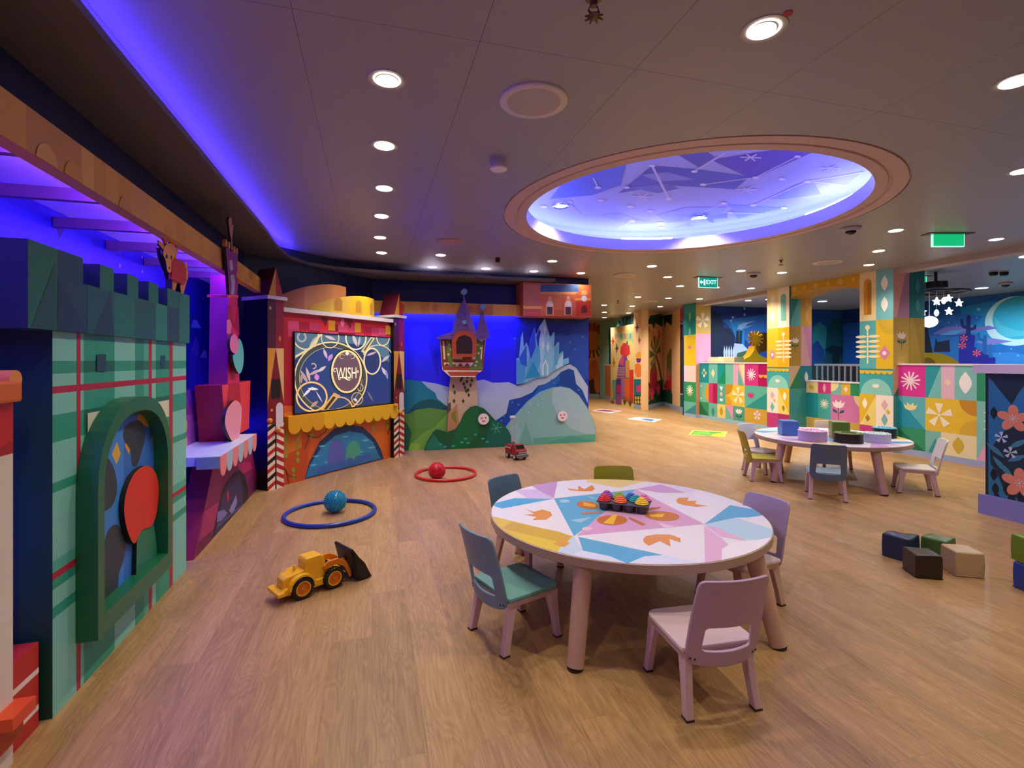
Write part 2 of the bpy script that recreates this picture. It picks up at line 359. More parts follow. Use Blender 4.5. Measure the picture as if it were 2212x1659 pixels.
mb = MB(); lil = M('#ded6f4', .6)
mb.box((-1.66, -1.7, 2.115), (-1.09, 7.2, 2.13), lil); struct(mb.build('ceiling_niche'))
GOLD = ['#d99a2e', '#c88a2c', '#e0a638', '#d6a04a', '#cf9440', '#e8b048']
mb = MB(); mb.box((-1.13, -1.7, 1.975), (-1.07, 5.5, 2.12), M('#d0922f', .5))
pv = Pl((-1.07, 0), (0, 1)); pv.n = (1, 0); a = Art(mb, pv, .5); random.seed(3)
y = -1.2
while y < 5.3:
    w_ = random.uniform(.08, .22); a.uv(rect(y, 1.975, min(y+w_, 5.5), 2.12), random.choice(GOLD), 1)
    if random.random() < .4: a.uv(pie(y+w_/2, 1.975, .06, 0, 180), random.choice(GOLD), 2)
    y += w_
a.uv(clip(ell(1.42, 2.045, .04, .055, 20), rect(-2, 1.975, 6, 2.12)), '#b4552a', 3)
struct(mb.build('trim_2'))
for yy, nn in ((1.62, 'nearest the camera'), (2.16, 'second from the camera'), (2.72, 'third from the camera, left of the calf cutout'), (3.28, 'fourth from the camera, behind the calf cutout'), (3.84, 'fifth from the camera'), (4.40, 'sixth from the camera, behind the magenta tower'), (4.95, 'furthest, beyond the magenta tower')):
    mb = MB(); mb.box((-1.655, yy-.018, 2.02), (-1.13, yy+.018, 2.075), M('#80607c', .5))
    tag(mb.build('strut'), 'mauve strut under the violet canopy, '+nn, 'strut', 'struts under the violet canopy')
e = led('led_strip', [(-1.15, -1.6), (-1.15, 5.2)], 2.035, 0, '#6b3cff', 55*K['led']); tag(e, 'violet LED strip behind the long gold beam on the left', 'light strip')
e = led('led_strip', [(-1.58, 1.55), (-1.58, 5.9)], .6, 0, '#2018ff', 75); tag(e, 'blue LED strip behind the castle facades washing the left wall', 'light strip')
# diagonal wall behind the screen unit
TVA, TVB = W(-2.416, 5.105), W(-1.516, 6.88)
TV = Pl(TVA, (TVB[0]-TVA[0], TVB[1]-TVA[1])); TVL = math.hypot(TVB[0]-TVA[0], TVB[1]-TVA[1])
mb = MB(); mb.slab(TV, rect(-.12, 0, TVL+.6, 2.6), -.62, -.5, M('#0b1144', .5)); struct(mb.build('wall_corner'))
# back mural wall
PB = Pl((0, 7.35), (1, 0)); BE = PB.U(1271)
mb = wallplane('w', PB, -1.7, BE, 0, 2.6, '#1a20d0', .2); a = Art(mb, PB, .5)
a.uv(rect(-1.7, 2.12, BE, 2.6), '#0b1450', 1)
a.zoom(860, 580, 3.77)
zt = 2.12
a.uv([(PB.U(860), .6), (PB.U(1271), .6), (PB.U(1271), zt), (PB.U(860), zt)], '#2222e0', 1)
a.px([(960, 380), (1300, 380), (1545, 395), (1545, 1100), (1300, 1000), (960, 960)], '#15379c', 2)
a.px([(1230, 560), (1330, 520), (1545, 540), (1545, 900), (1300, 900)], '#2352b4', 3, 0)
a.px([(1050, 400), (1100, 385), (1200, 395), (1545, 400), (1545, 500), (1380, 545), (1200, 470)], '#1a3a88', 3)
a.px([(250, 490), (330, 470), (330, 900), (290, 800), (250, 640)], '#1a18b8', 2)
# far hills and meadow on the left
a.px([(20, 915), (90, 905), (190, 920), (240, 960), (310, 1020), (330, 1070), (400, 1120), (400, 1500), (20, 1500)], '#12808c', 4)
a.px([(190, 918), (300, 935), (420, 968), (430, 1140), (380, 1110), (320, 1060), (300, 1010), (240, 970)], '#a9c4d2', 5)
a.px([(20, 1190), (80, 1170), (130, 1110), (180, 1080), (260, 1060), (320, 1075), (380, 1110), (430, 1150), (430, 1300), (20, 1300)], '#0f5a5c', 6)
a.px([(20, 1190), (90, 1180), (150, 1150), (260, 1135), (430, 1160), (430, 1510), (20, 1510)], '#5f9a3e', 7)
a.px([(20, 1240), (70, 1260), (110, 1330), (80, 1510), (20, 1510)], '#1d6b40', 8)
a.px([(80, 1510), (100, 1430), (220, 1330), (300, 1290), (420, 1160), (430, 1200), (430, 1400), (300, 1400), (180, 1510)], '#7ab648', 8)
a.px([(80, 1510), (90, 1450), (120, 1420), (180, 1430), (170, 1510)], '#93cc3e', 9)
# snow slope and deep blue valley
a.px([(620, 915), (700, 905), (770, 930), (830, 930), (900, 925), (970, 955), (1040, 930), (1120, 890), (1215, 880), (1260, 840), (1320, 800), (1400, 780), (1450, 810), (1545, 960), (1545, 1400), (620, 1400)], '#b4c9dc', 4)
a.px([(640, 1400), (800, 1235), (880, 1180), (905, 1072), (1000, 1050), (1090, 1010), (1140, 955), (1200, 940), (1280, 890), (1330, 840), (1390, 815), (1430, 830), (1450, 940), (1500, 990), (1545, 1100), (1545, 1460), (640, 1470)], '#15489c', 5)
a.px([(1150, 960), (1200, 945), (1290, 890), (1310, 860), (1320, 900), (1280, 960), (1200, 1000), (1100, 1040)], '#1c6ab8', 6)
a.px([(700, 1470), (900, 1270), (960, 1470)], '#86b9c4', 6)
for x, y in [(930, 1090), (980, 1110), (860, 1200), (840, 1240), (1270, 930), (1250, 905), (1470, 990), (950, 570), (1400, 600), (1440, 660), (1290, 610), (1500, 560)]:
    u, z = a.pt((x, y)); a.uv(star5(u, z, .022), '#5a9ae0', 8)
struct(mb.build('wall_back'))
struct(MB().box((BE-.02, 7.36, 0), (BE, 7.56, 2.6), '#2a57b0').build('wall_back_end'))
mb = MB(); mb.box((-.6, 7.12, 1.955), (2.32, 7.17, 2.12), M('#d0922f', .5)); pb = Pl((0, 7.12), (1, 0)); a = Art(mb, pb, .5)
x = .25
while x < 2.25:
    w_ = random.uniform(.1, .3); a.uv(rect(x, 1.955, min(x+w_, 2.3), 2.12), random.choice(GOLD), 1)
    if random.random() < .6: a.uv(pie(x+w_/2, 2.04, .05, 0, 360), '#c07838', 2)
    x += w_
struct(mb.build('trim_3'))
mb = MB(); mb.box((-.6, 7.13, 2.09), (2.32, 7.35, 2.12), lil); struct(mb.build('ceiling_niche'))
e = led('led_strip', [(-.4, 7.21), (2.3, 7.21)], 2.0, 0, '#3030ff', 90*K['led']); tag(e, 'blue LED strip behind the gold beam on the back mural wall', 'light strip')
# terracotta building box on the back wall
PBX = Pl((0, 6.98), (1, 0))
x0, x1 = PBX.U(1130), PBX.U(1278)
th_ = thing('facade_box', 'terracotta facade box with pale arched windows high on back wall', 'wall display', ((x0+x1)/2, 7.1, 1.9))
mb = MB(); mb.box((x0, 6.98, PBX.hit(1200, 683)[1]), (x1, 7.56, 2.44), M('#c8623e', .5)); a = Art(mb, PBX, .5).zoom(860, 580, 3.77)
a.px([(1160, 130), (1465, 130), (1470, 190), (1160, 190)], '#3f5f9c', 1); a.px([(1020, 130), (1160, 130), (1160, 300), (1020, 300)], '#c97a68', 1)
a.px([(1160, 190), (1470, 190), (1440, 210), (1160, 210)], '#e3a254', 2); a.px([(1160, 210), (1330, 210), (1330, 340), (1160, 340)], '#d9774c', 1); a.px([(1330, 210), (1450, 210), (1450, 340), (1330, 340)], '#cf6a44', 1)
a.px([(1020, 305), (1170, 305), (1170, 328), (1020, 328)], '#e8b060', 2); a.px([(1020, 330), (1160, 330), (1160, 385), (1020, 385)], '#c04a48', 2)
a.px([(1440, 240), (1570, 240), (1570, 262), (1440, 262)], '#e39a50', 2); a.px([(1450, 262), (1570, 262), (1570, 385), (1450, 385)], '#c93c26', 2); a.px([(1480, 130), (1570, 150), (1570, 240), (1480, 240)], '#d2683c', 1)
for cxp in (1235, 1385):
    a.px([(cxp-32, 290), (cxp-20, 262), (cxp, 250), (cxp+20, 262), (cxp+32, 290), (cxp+32, 380), (cxp-32, 380)], '#f0a878', 3)
    a.px([(cxp-26, 290), (cxp-16, 272), (cxp, 264), (cxp+16, 272), (cxp+26, 290), (cxp+26, 312), (cxp-26, 312)], '#f2e4ea', 4)
    a.px([(cxp-22, 312), (cxp+22, 312), (cxp+22, 375), (cxp-22, 375)], '#5a3a58', 5); a.px([(cxp-10, 225), (cxp+10, 225), (cxp+14, 252), (cxp-14, 252)], '#f0b48c', 4)
u, z = a.pt((1515, 245)); a.uv(ell(u, z, .045), '#d9d9ea', 4); a.px([(1490, 360), (1492, 320), (1505, 300), (1525, 300), (1537, 320), (1538, 360)], '#6a2320', 4)
a.px([(1495, 180), (1535, 180), (1540, 215), (1490, 215)], '#e0a068', 3)
mb.build('body', th_)
# ---------------- right side: painted tile walls and pillars ----------------
WX = 7.14; PR = Pl((WX, 0), (0, -1))
Z4_, Z3_, Z2_, Z1_ = 1.23, .80, .365, .075
LED_W = M('#f6ecf6', .4)
def low_wall(name, u0, u1, pl, ztop=1.232, base=True, col='#7cc3bd'):
    mb = MB(); mb.slab(pl, rect(u0, 0, u1, ztop), -.12, 0, M(col, .45)); mb.slab(pl, rect(u0, ztop, u1, ztop+.022), -.14, .012, LED_W)
    return mb, Art(mb, pl, .45)
U = PR.U
def cols(*p): return [U(x) for x in p]
# wall 3 (nearest)
uE = -3.0
mb, a = low_wall('w', U(1930), uE, PR)
c = cols(1936, 1999, 2033, 2062, 2110, 2160, 2230)
def T(i, r, col, lay=1, w_=1):
    z0, z1 = {1: (Z3_, Z4_), 2: (Z2_, Z3_), 3: (Z1_, Z2_)}[r]; a.uv(rect(c[i], z0, c[i+w_], z1), col, lay); return (c[i]+c[i+w_])/2, (z0+z1)/2, (c[i+w_]-c[i])/2, (z1-z0)/2
m_ = T(0, 1, '#e2399f'); burst(a, m_[0], m_[1], .13, '#ffe9f5')
T(1, 1, '#2aa3b0'); a.uv([(c[2], Z4_), (c[2], Z3_), (c[1]+.03, Z3_)]+[(c[2]-.14*math.cos(t/8*1.5), Z3_+(Z4_-Z3_)*t/8) for t in range(0)], '#7cccc8', 2)
m_ = T(2, 1, '#eec3d8'); a.uv(dia(m_[0], m_[1], .04, .05), '#f3e3c8', 2)
m_ = T(3, 1, '#86cdc6'); a.uv(lens(m_[0], m_[1], .07, .14), '#ffffff', 2)
m_ = T(4, 1, '#2c9c6c'); a.uv(ell(m_[0], m_[1]-.06, .03), '#d99a2a', 2); T(5, 1, '#2c9c6c')
m_ = T(0, 2, '#5fc0c8'); a.uv([(c[0], Z3_), (c[1], Z2_), (c[0], Z2_)], '#1f9fb8', 2); tulip(a, m_[0], m_[1]+.08, .095, '#f4ecae', 3)
m_ = T(1, 2, '#f0cb3a', 1, 3); flower5(a, c[1]+.17, m_[1], .155, '#fdf6d8', 3); a.uv(pie(c[4], Z3_, .19, 180, 270), '#cf952c', 2); a.uv(pie(c[4], Z2_, .19, 90, 180), '#e0b83c', 2)
m_ = T(4, 2, '#86cdc6'); 
for k in range(3): a.uv([(m_[0]-.05, m_[1]-.12+k*.1), (m_[0]+.02, m_[1]-.14+k*.1), (m_[0]+.03, m_[1]-.08+k*.1)], '#ffffff', 2)
T(5, 2, '#86cdc6')
T(0, 3, '#2f9d6f'); a.uv([(c[0], Z2_), (c[1], Z1_), (c[0], Z1_)], '#14775a', 2)
m_ = T(1, 3, '#7ec4bb'); a.uv([(m_[0]-.06, Z1_), (m_[0]+.03, m_[1]+.06), (m_[0]+.08, Z1_)], '#2fa39f', 2)
m_ = T(2, 3, '#f1e6b8', 1, 2); a.uv(lens(m_[0], m_[1], .065, .11), '#d9b93e', 2)
T(4, 3, '#86cdc6'); a.uv([(c[4], Z1_), (c[4]+.12, Z1_), (c[4]+.12, Z2_)], '#eaa9cc', 2); T(5, 3, '#7ec4bb')
a.uv(rect(U(1930), 0, uE, Z1_), '#9fb2dc', 2)
struct(mb.build('wall_right_near'))
# wall 1 (far)
mb, a = low_wall('w', U(1512), U(1662), PR)
a.tr = (1240, 560, 4.148)
def zc(*v): return [U(1240+x/4.148) for x in v]
c = zc(1125, 1208, 1285, 1357, 1427, 1530, 1650, 1740)
m_ = T(0, 1, '#129aa8'); [a.uv(dia(m_[0]+dx, m_[1]+dy, .035, .045), q, 2) for dx, dy, q in ((0, .06, '#eef0b0'), (0, -.06, '#ffffff'), (.06, 0, '#f6d83a'), (-.06, 0, '#7fd8d0'))]
m_ = T(1, 1, '#74cabb'); a.uv(dia(m_[0], m_[1], .06, .1), '#f4f0b8', 2)
T(2, 1, '#14a0a4'); a.uv([(c[2]+.02, Z3_), (c[3], Z4_-.1), (c[3], Z3_)], '#199a68', 2)
T(3, 1, '#74cabb'); m_ = T(4, 1, '#f2b2d0'); a.uv([(m_[0], Z4_), (c[5], Z4_), (c[5], Z3_)], '#f7edb0', 2); a.uv([(m_[0]-.02, Z4_-.1), (c[5]-.03, Z3_), (m_[0]-.02, Z3_)], '#58bdb4', 3)
m_ = T(5, 1, '#d63a94'); burst(a, m_[0], m_[1], .12, '#ffeef8')
T(6, 1, '#b3055f'); [a.uv(pie(c[6]+.07+k*.12, 1.02, .06, 180, 360), '#f6b53c', 2) for k in range(2)]
m_ = T(0, 2, '#74cabb'); a.uv(pie(c[1], m_[1], .14, 90, 270, ry=.19), '#e2a93a', 2); a.uv(ell(c[0]+.06, m_[1]+.14, .02), '#fff', 2); a.uv(ell(c[0]+.06, m_[1]-.14, .02), '#ffffff', 2)
m_ = T(1, 2, '#d23a7c'); a.uv(rect(m_[0], Z2_, c[2], Z3_), '#b00f5c', 2)
m_ = T(2, 2, '#4fb8a6'); a.uv([(m_[0]-.06, m_[1]+.16), (m_[0]+.06, m_[1]+.16), (m_[0], m_[1]+.06)], '#fff', 2); a.uv(dia(m_[0], m_[1], .05, .06), '#f4c4c8', 2); tulip(a, m_[0], m_[1]-.12, .06, '#ffffff', 2)
m_ = T(3, 2, '#eccb40', 1, 2); a.uv(pie(c[3], Z3_, .22, 270, 360), '#d19428', 2); a.uv(pie(c[3], Z2_, .2, 0, 90), '#d9ad34', 2); flower5(a, m_[0]+.1, m_[1], .17, '#fdf3d0', 3)
m_ = T(5, 2, '#5dbcae', 1, 2); a.uv([(c[5]+.02, Z2_), (c[7], Z3_-.1), (c[7], Z2_)], '#1f9c9c', 2); tulip(a, c[5]+.16, m_[1]+.04, .1, '#d23a86', 3)
T(0, 3, '#2f9d6f'); a.uv([(c[0], Z2_), (c[1], Z1_), (c[0], Z1_)], '#127455', 2)
m_ = T(1, 3, '#6cc0b2'); a.uv(lens(m_[0], m_[1]-.04, .05, .1), '#2f9a98', 2)
m_ = T(2, 3, '#f2dc7a'); a.uv(lens(m_[0], m_[1], .05, .1), '#c9a02e', 2)
T(3, 3, '#6cc0b2'); a.uv([(c[3], Z2_), (c[4], Z2_), (c[4], Z1_)], '#e79cc6', 2)
m_ = T(4, 3, '#4fa898'); tulip(a, m_[0], m_[1]+.05, .1, '#fdf0ee', 2, '#1f6a5c')
m_ = T(5, 3, '#d0a93c', 1, 2); flower5(a, m_[0]+.03, m_[1]+.02, .09, '#f5d8ea', 2, w=.4)
a.uv(rect(U(1508), 0, U(1662), Z1_), '#9fc4dc', 2)
struct(mb.build('wall_right_far'))
# low gate wall between the pillars
PG = Pl((7.42, 0), (0, -1)); U2 = PG.U
mb, a = low_wall('w', U2(1712), U2(1870), PG, .925, col='#2fa0ae')
c = [U2(x) for x in (1712, 1733, 1767, 1795, 1818, 1837, 1870)]
def TG(i, z0, z1, col, w_=1, lay=1): a.uv(rect(c[i], z0, c[i+w_], z1), col, lay); return (c[i]+c[i+w_])/2, (z0+z1)/2
m_ = TG(1, .73, .925, '#f5e2a8'); a.uv(lens(m_[0]+.03, m_[1], .05, .05), '#d9cc3a', 2)
m_ = TG(2, .73, .925, '#d8388c'); a.uv(lens(m_[0], m_[1], .03, .08), '#f6b8d4', 2)
TG(3, .73, .925, '#7cc8c4'); a.uv(pie(c[3], .925, .15, 270, 360), '#f5e9b0', 2); m_ = TG(4, .73, .925, '#eec23c'); a.uv(dia(m_[0], m_[1], .04, .05), '#fdf4e0', 2)
TG(5, .73, .925, '#2c9c6c'); TG(0, .05, .925, '#3a86b8')
for z_ in (.62, .44): a.uv(dia((c[0]+c[1])/2, z_, .035, .07), '#1f4f94', 2)
m_ = TG(1, .3, .73, '#1f9aa4'); m_ = TG(2, .3, .73, '#48b2b0'); burst(a, m_[0], m_[1]+.04, .085, '#f6fbe8')
m_ = TG(3, .3, .73, '#d97fb8', 3); tulip(a, c[3]+.14, m_[1]+.06, .12, '#fdeef2', 2, '#1f5f6c'); a.uv(pie(c[6], .73, .2, 180, 270), '#f0dca0', 2)
TG(1, .05, .3, '#e0c060', 2); TG(3, .05, .3, '#cfae50', 3)
struct(mb.build('wall_gate'))
# pillars
def pillar(name, y0, y1, xf, xb, kind):
    mb = MB(); mb.box((xf, y0, 0), (xb, y1, 2.6), M('#7cc3bd', .45))
    f = Pl((xf, y1), (0, -1)); wd = y1-y0; a = Art(mb, f, .45); h = wd/2
    rows = [(1.88, 2.6), (1.175, 1.88), (.80, 1.175), (.34, .80), (.07, .34)]
    def cell(i, r, col, lay=1, w_=1): a.uv(rect(i*h, rows[r][0], (i+w_)*h, rows[r][1]), col, lay); return (i+w_/2)*h, (rows[r][0]+rows[r][1])/2
    k = kind
    if k == 'far':
        cell(0, 0, '#159a94'); m_ = cell(1, 0, '#159a94'); [a.uv(lens(wd/2, 2.3-.36*q, .04, .12), '#86d4cc', 2) for q in range(2)]
        cell(0, 1, '#f0cc2c', 1, 2); tulip(a, wd/2, 1.6, .08, '#e0869c', 2)
        cell(0, 2, '#f4d8d8', 1, 2); cell(0, 3, '#2f9a60', 1, 2); burst(a, wd/2, .6, .13, '#f6f7d8'); cell(0, 4, '#6cc0b2', 1, 2); a.uv([(0, .07), (wd, .07), (wd, .3)], '#2f8fa0', 2)
    else:
        l, r_ = (0, 1) if k == 'mid' else (1, 0)
        if k == 'mid':
            m_ = cell(0, 0, '#ecd9a4'); [a.uv(lens(m_[0], m_[1]+.16-.3*q, .05, .12), '#f8ead0', 2) for q in range(2)]
            m_ = cell(1, 0, '#fbeeda'); a.uv([(m_[0]-.06, 2.0), (m_[0]+.06, 2.0)]+ell(m_[0], 2.42, .06, n=10, a0=0, a1=180), '#7cc4b0', 2)
            m_ = cell(0, 1, '#edca34'); a.uv(pie(0, 1.88, .2, 270, 360), '#dcc440', 2); a.uv(dia(m_[0], 1.4, .07, .1), '#dc8fc0', 2); a.uv(ell(m_[0], 1.4, .03), '#fff4f8', 3)
            m_ = cell(1, 1, '#f0bc22'); fern(a, m_[0], 1.26, 1.76, .17, '#fff4d8')
        else:
            m_ = cell(0, 0, '#f6e2a6'); a.uv([(m_[0]-.06, 1.97), (m_[0]+.06, 1.97)]+ell(m_[0], 2.44, .06, n=10, a0=0, a1=180), '#d7992e', 2); a.uv(rect(m_[0]+.0, 1.97, m_[0]+.05, 2.44), '#b8781e', 3)
            m_ = cell(1, 0, '#7cc8cc'); [a.uv(lens(m_[0], m_[1]+.16-.3*q, .05, .11), '#fdfcf0', 2) for q in range(2)]
            m_ = cell(0, 1, '#5fbcc0'); fern(a, m_[0], 1.25, 1.78, .18, '#fdf2c4')
            m_ = cell(1, 1, '#eec62c'); a.uv(pie(wd, 1.88, .22, 180, 270), '#d8b83c', 2); a.uv(dia(m_[0], 1.4, .08, .11), '#e08cc0', 2); a.uv(ell(m_[0], 1.4, .03), '#fff4f8', 3)
        cell(0, 2, '#3fb2bc', 1, 2); a.uv(rect(0, 1.15, wd, 1.175), '#2a98a4', 2)
        for q in range(6): a.uv(pie(wd*(q+.5)/6, 1.135, wd/12, 180, 360, 6), '#ecc83c', 3)
        a.uv(rect(0, 1.135, wd, 1.15), '#ecc83c', 3)
        a.uv(pie(wd/2, .80, wd*.46, 0, 180, 16, ry=.23), '#8fdad0', 2); tulip(a, wd/2, .93, .06, '#fffaf0', 3)
        i0, i1 = (0, 1) if k == 'mid' else (1, 0)
        m_ = cell(i0, 3, '#fbf2e6'); a.uv(dia(m_[0], .66, .05, .08), '#e6b9c8', 2); a.uv(dia(m_[0], .45, .05, .09), '#7cc0c0', 2); a.uv(dia(m_[0]+.05, .57, .03, .04), '#ecc23c', 3)
        m_ = cell(i1, 3, '#f2df7e'); a.uv([(i1*h, .8), ((i1+1)*h, .8), ((i1+1)*h, .34)] if k == 'mid' else [(i1*h, .8), ((i1+1)*h, .8), (i1*h, .34)], '#e9c32c', 2); a.uv(lens(m_[0]+(.03 if k == 'mid' else -.04), .66, .04, .08), '#fffbe8', 3); a.uv(dia(m_[0], .45, .035, .055), '#b0862c', 3)
        cell(0, 4, '#c23a86', 1, 1); cell(1, 4, '#b0246c')
    a.uv(rect(0, 0, wd, .07), '#9fb8dc', 2)
    # face towards the camera
    g = Pl((xf, y0), (1, 0)); a = Art(mb, g, .45); D = xb-xf
    if k == 'far':
        a.uv(rect(0, 1.9, D, 2.6), '#c8a244', 1); flower5(a, D*.45, 2.2, .17, '#f0dcae'); a.uv(rect(0, 1.2, D, 1.9), '#d795b4', 1); a.uv(rect(0, .07, D, 1.2), '#cf9a70', 1)
    else:
        c0 = ('#2a8f92', '#cb9a34') if k == 'mid' else ('#c891b4', '#1c8088')
        a.uv(rect(0, 1.9, D*.5, 2.6), c0[0], 1); a.uv(rect(D*.5, 1.9, D, 2.6), c0[1], 1)
        a.uv([(0, 1.9), (D*.5, 1.9), (D*.5, 2.5)] if k == 'mid' else [(0, 2.6), (D*.4, 2.6), (D*.1, 1.9), (0, 1.9)], '#5fb4b8' if k == 'mid' else '#f0b4a8' , 2)
        for q in range(2): a.uv(lens(D*.77, 2.35-q*.27, .04, .1), '#e0a06c' if k == 'mid' else '#4aa8a8', 2)
        a.uv(rect(0, 1.2, D*.5, 1.9), '#b98f34' if k == 'mid' else '#cda84c', 1); tulip(a, D*.25, 1.65, .09, '#f8e4d8', 2, '#1f6f78')
        a.uv(rect(D*.5, 1.2, D, 1.9), '#c884b4' if k == 'mid' else '#b3902c', 1); a.uv([(D*.5, 1.9), (D*.62, 1.9), (D*.95, 1.2), (D*.5, 1.2)], '#dca4a4' if k == 'mid' else '#c4a034', 2)
        a.uv(rect(0, .07, D*.5, 1.2), '#dcb890', 1); a.uv([(0, .8), (D*.5, 1.2), (D*.5, .8)], '#1f8a5c', 2); a.uv(rect(0, .07, D*.5, .8), '#46a0a0', 2)
        a.uv(rect(D*.5, .8, D, 1.2), '#28788c', 1); a.uv(lens(D*.75, 1.0, .04, .1), '#d6e2e4', 2); a.uv(rect(D*.5, .07, D, .8), '#3aa09a', 1)
    a.uv(rect(0, 0, D, .07), '#9fb8dc', 2)
    return struct(mb.build(name))
Yc = lambda x, px: -Pl((x, 0), (0, -1)).U(px)
pillar('wall_pillar_far', 9.75, 10.2, 7.05, 7.44, 'far')
pillar('wall_pillar_middle', Yc(7.05, 1705), Yc(7.05, 1657), 7.05, 7.54, 'mid')
pillar('wall_pillar_near', Yc(7.05, 1930), Yc(7.05, 1857), 7.05, 7.64, 'near')
# arch between the two pillars
PA = Pl((7.08, 0), (0, -1)); u0, u1 = PA.U(1705)-.01, PA.U(1857)+.01
mb = MB(); n = 16; arch = [(u0+(u1-u0)*k/n, 2.36+.125*math.sin(math.pi*k/n)**.7) for k in range(n+1)]
mb.slab(PA, arch+[(u1, 2.6), (u0, 2.6)], -.45, 0, M('#dba92a', .45), M('#b98a2a', .45)); a = Art(mb, PA, .45)
for k in range(6):
    uu = u0+(u1-u0)*(k+.5)/6; (flower5(a, uu, 2.535, .045, '#f6e08c') if k % 2 == 0 else a.uv(dia(uu, 2.54, .035, .04), '#eec83c', 1))
struct(mb.build('wall_arch'))
mb = MB(); mb.box((7.10, 7.64, 2.53), (7.3, 9.75, 2.6), '#b8ada6'); mb.box((7.10, -1.7, 2.53), (7.3, 5.31, 2.6), '#b8ada6'); struct(mb.build('trim_4'))
# dark floral block on the right
PD = Pl((4.99, 0), (0, -1)); mb = MB(); mb.slab(PD, rect(-2.985, 0, 1.7, 1.19), -.2, 0, M('#12303c', .4)); a = Art(mb, PD, .4).zoom(1640, 560, 2.86)
a.uv(rect(-2.985, .17, 1.7, 1.19), '#163846', 1)
a.px([(1417, 720), (1430, 740), (1560, 900), (1600, 830), (1700, 700), (1800, 900), (1620, 1010), (1500, 1070), (1425, 1180), (1440, 1480), (1417, 1500)], '#2a7fae', 2)
a.px([(1417, 1250), (1460, 1300), (1520, 1440), (1640, 1500), (1700, 1560), (1417, 1480)], '#2b86a4', 2)
for x, y, l, an in [(1460, 1180, 60, 50), (1600, 1140, 55, -55), (1490, 1270, 60, 40), (1590, 1230, 50, -60), (1530, 1310, 55, 35)]:
    u, z = a.pt((x, y)); r = l/2.86*.004; ca, sa = math.cos(R(an)), math.sin(R(an))
    a.uv([(u+p[0]*ca-p[1]*sa, z+p[0]*sa+p[1]*ca) for p in lens(0, 0, .02, r)], '#3f93a8', 4)
for x, y in [(1450, 1330), (1460, 1420), (1530, 1420), (1600, 1400), (1560, 1480), (1450, 950), (1470, 1480), (1620, 1480)]:
    u, z = a.pt((x, y)); a.uv(lens(u, z, .025, .055), '#0d2230', 4)
for x, y, r in [(1570, 985, .10), (1610, 1385, .11)]:
    u, z = a.pt((x, y))
    for k in range(5):
        an = R(72*k+90); ca, sa = math.cos(an), math.sin(an); a.uv([(u+r*.62*ca+q[0]*ca-q[1]*sa, z+r*.62*sa+q[0]*sa+q[1]*ca) for q in ell(0, 0, r*.5, r*.34, 20)], '#f39a74', 5); burst(a, u, z, .035, '#fde0d0', 6, 8)
for x, y in [(1497, 1100), (1553, 1195)]:
    u, z = a.pt((x, y)); flower5(a, u, z, .045, '#cfe4f6', 5)
a.uv(rect(-2.985, 0, 1.7, .17), '#7f86c4', 6)
mb.slab(PD, rect(-3.03, 0, 1.7, .165), 0, .015, M('#8c90cc', .35)); mb.slab(PD, rect(-3.06, 1.19, 1.7, 1.262), -.3, .03, M('#ecdcf0', .4))
struct(mb.build('wall_right_floral'))
# play area murals beyond
PN = Pl((0, 10.22), (1, 0)); mb = wallplane('w', PN, 7.1, 12, 0, 2.6, '#123a86', .1); a = Art(mb, PN, .5).zoom(1500, 620, 5.186)
a.px([(160, 190), (830, 200), (830, 340), (600, 330), (330, 360), (160, 330)], '#1a2c7c', 1); a.px([(320, 370), (500, 350), (830, 300), (830, 560), (640, 640), (460, 520)], '#2166b4', 2)
a.px([(400, 400), (560, 380), (560, 700), (480, 620)], '#1a86c4', 3)
a.px([(150, 280), (230, 265), (290, 300), (320, 400), (330, 460), (400, 470), (450, 540), (450, 900), (150, 900)], '#101c3c', 4)
a.px([(470, 490), (500, 490), (500, 640), (460, 640)], '#14182c', 5); a.px([(508, 490), (535, 490), (530, 640), (500, 640)], '#14182c', 5)
a.px([(480, 470), (500, 420), (560, 400), (690, 375), (600, 410), (530, 480)], '#8fb8e0', 5); a.px([(560, 440), (660, 430), (560, 470)], '#6fa4d8', 5)
a.px([(445, 630), (540, 640), (600, 700), (560, 860), (450, 870)], '#b9c4e0', 5); a.px([(480, 740), (590, 710), (550, 830), (460, 830)], '#3f5f3c', 6)
for k in range(5): a.px([(325+26*k, 720), (336+26*k, 655), (348+26*k, 720), (345+26*k, 800), (328+26*k, 800)], '#c4cce8', 5)
for x, y in [(410, 380), (560, 310), (560, 240), (430, 340)]: 
    u, z = a.pt((x, y)); a.uv(star5(u, z, .045), '#9fc4f0', 6)
a.zoom(1640, 560, 2.86)
a.px([(320, 300), (640, 310), (640, 700), (320, 700)], '#1d4f9c', 1); a.px([(330, 420), (370, 385), (415, 420), (430, 560), (420, 660), (330, 660)], '#2c8c94', 3)
a.px([(400, 650), (420, 430), (460, 365), (500, 365), (540, 430), (560, 660)], '#16505c', 4); a.px([(325, 530), (360, 500), (400, 560), (405, 660), (325, 660)], '#24488c', 5)
a.px([(400, 560), (450, 530), (520, 550), (560, 580), (500, 590), (490, 650), (450, 650), (450, 590)], '#0d2c34', 6); a.px([(580, 600), (605, 510), (640, 560), (640, 670), (580, 670)], '#0c1c3c', 4)
struct(mb.build('wall_play_back'))
PQ = Pl((11.8, 0), (0, -1)); mb = wallplane('w', PQ, -10.2, 1.7, 0, 2.6, '#1450a4', .1); a = Art(mb, PQ, .5).zoom(1960, 560, 6.143)
a.uv(rect(-10.2, 2.25, 1.7, 2.6), '#123070', 1)
a.px([(270, 520), (700, 480), (1700, 420), (1700, 900), (900, 1010), (270, 1000)], '#165ea8', 1); a.px([(700, 640), (1100, 560), (1700, 500), (1700, 1150), (1000, 1150), (760, 900)], '#178ac0', 2)
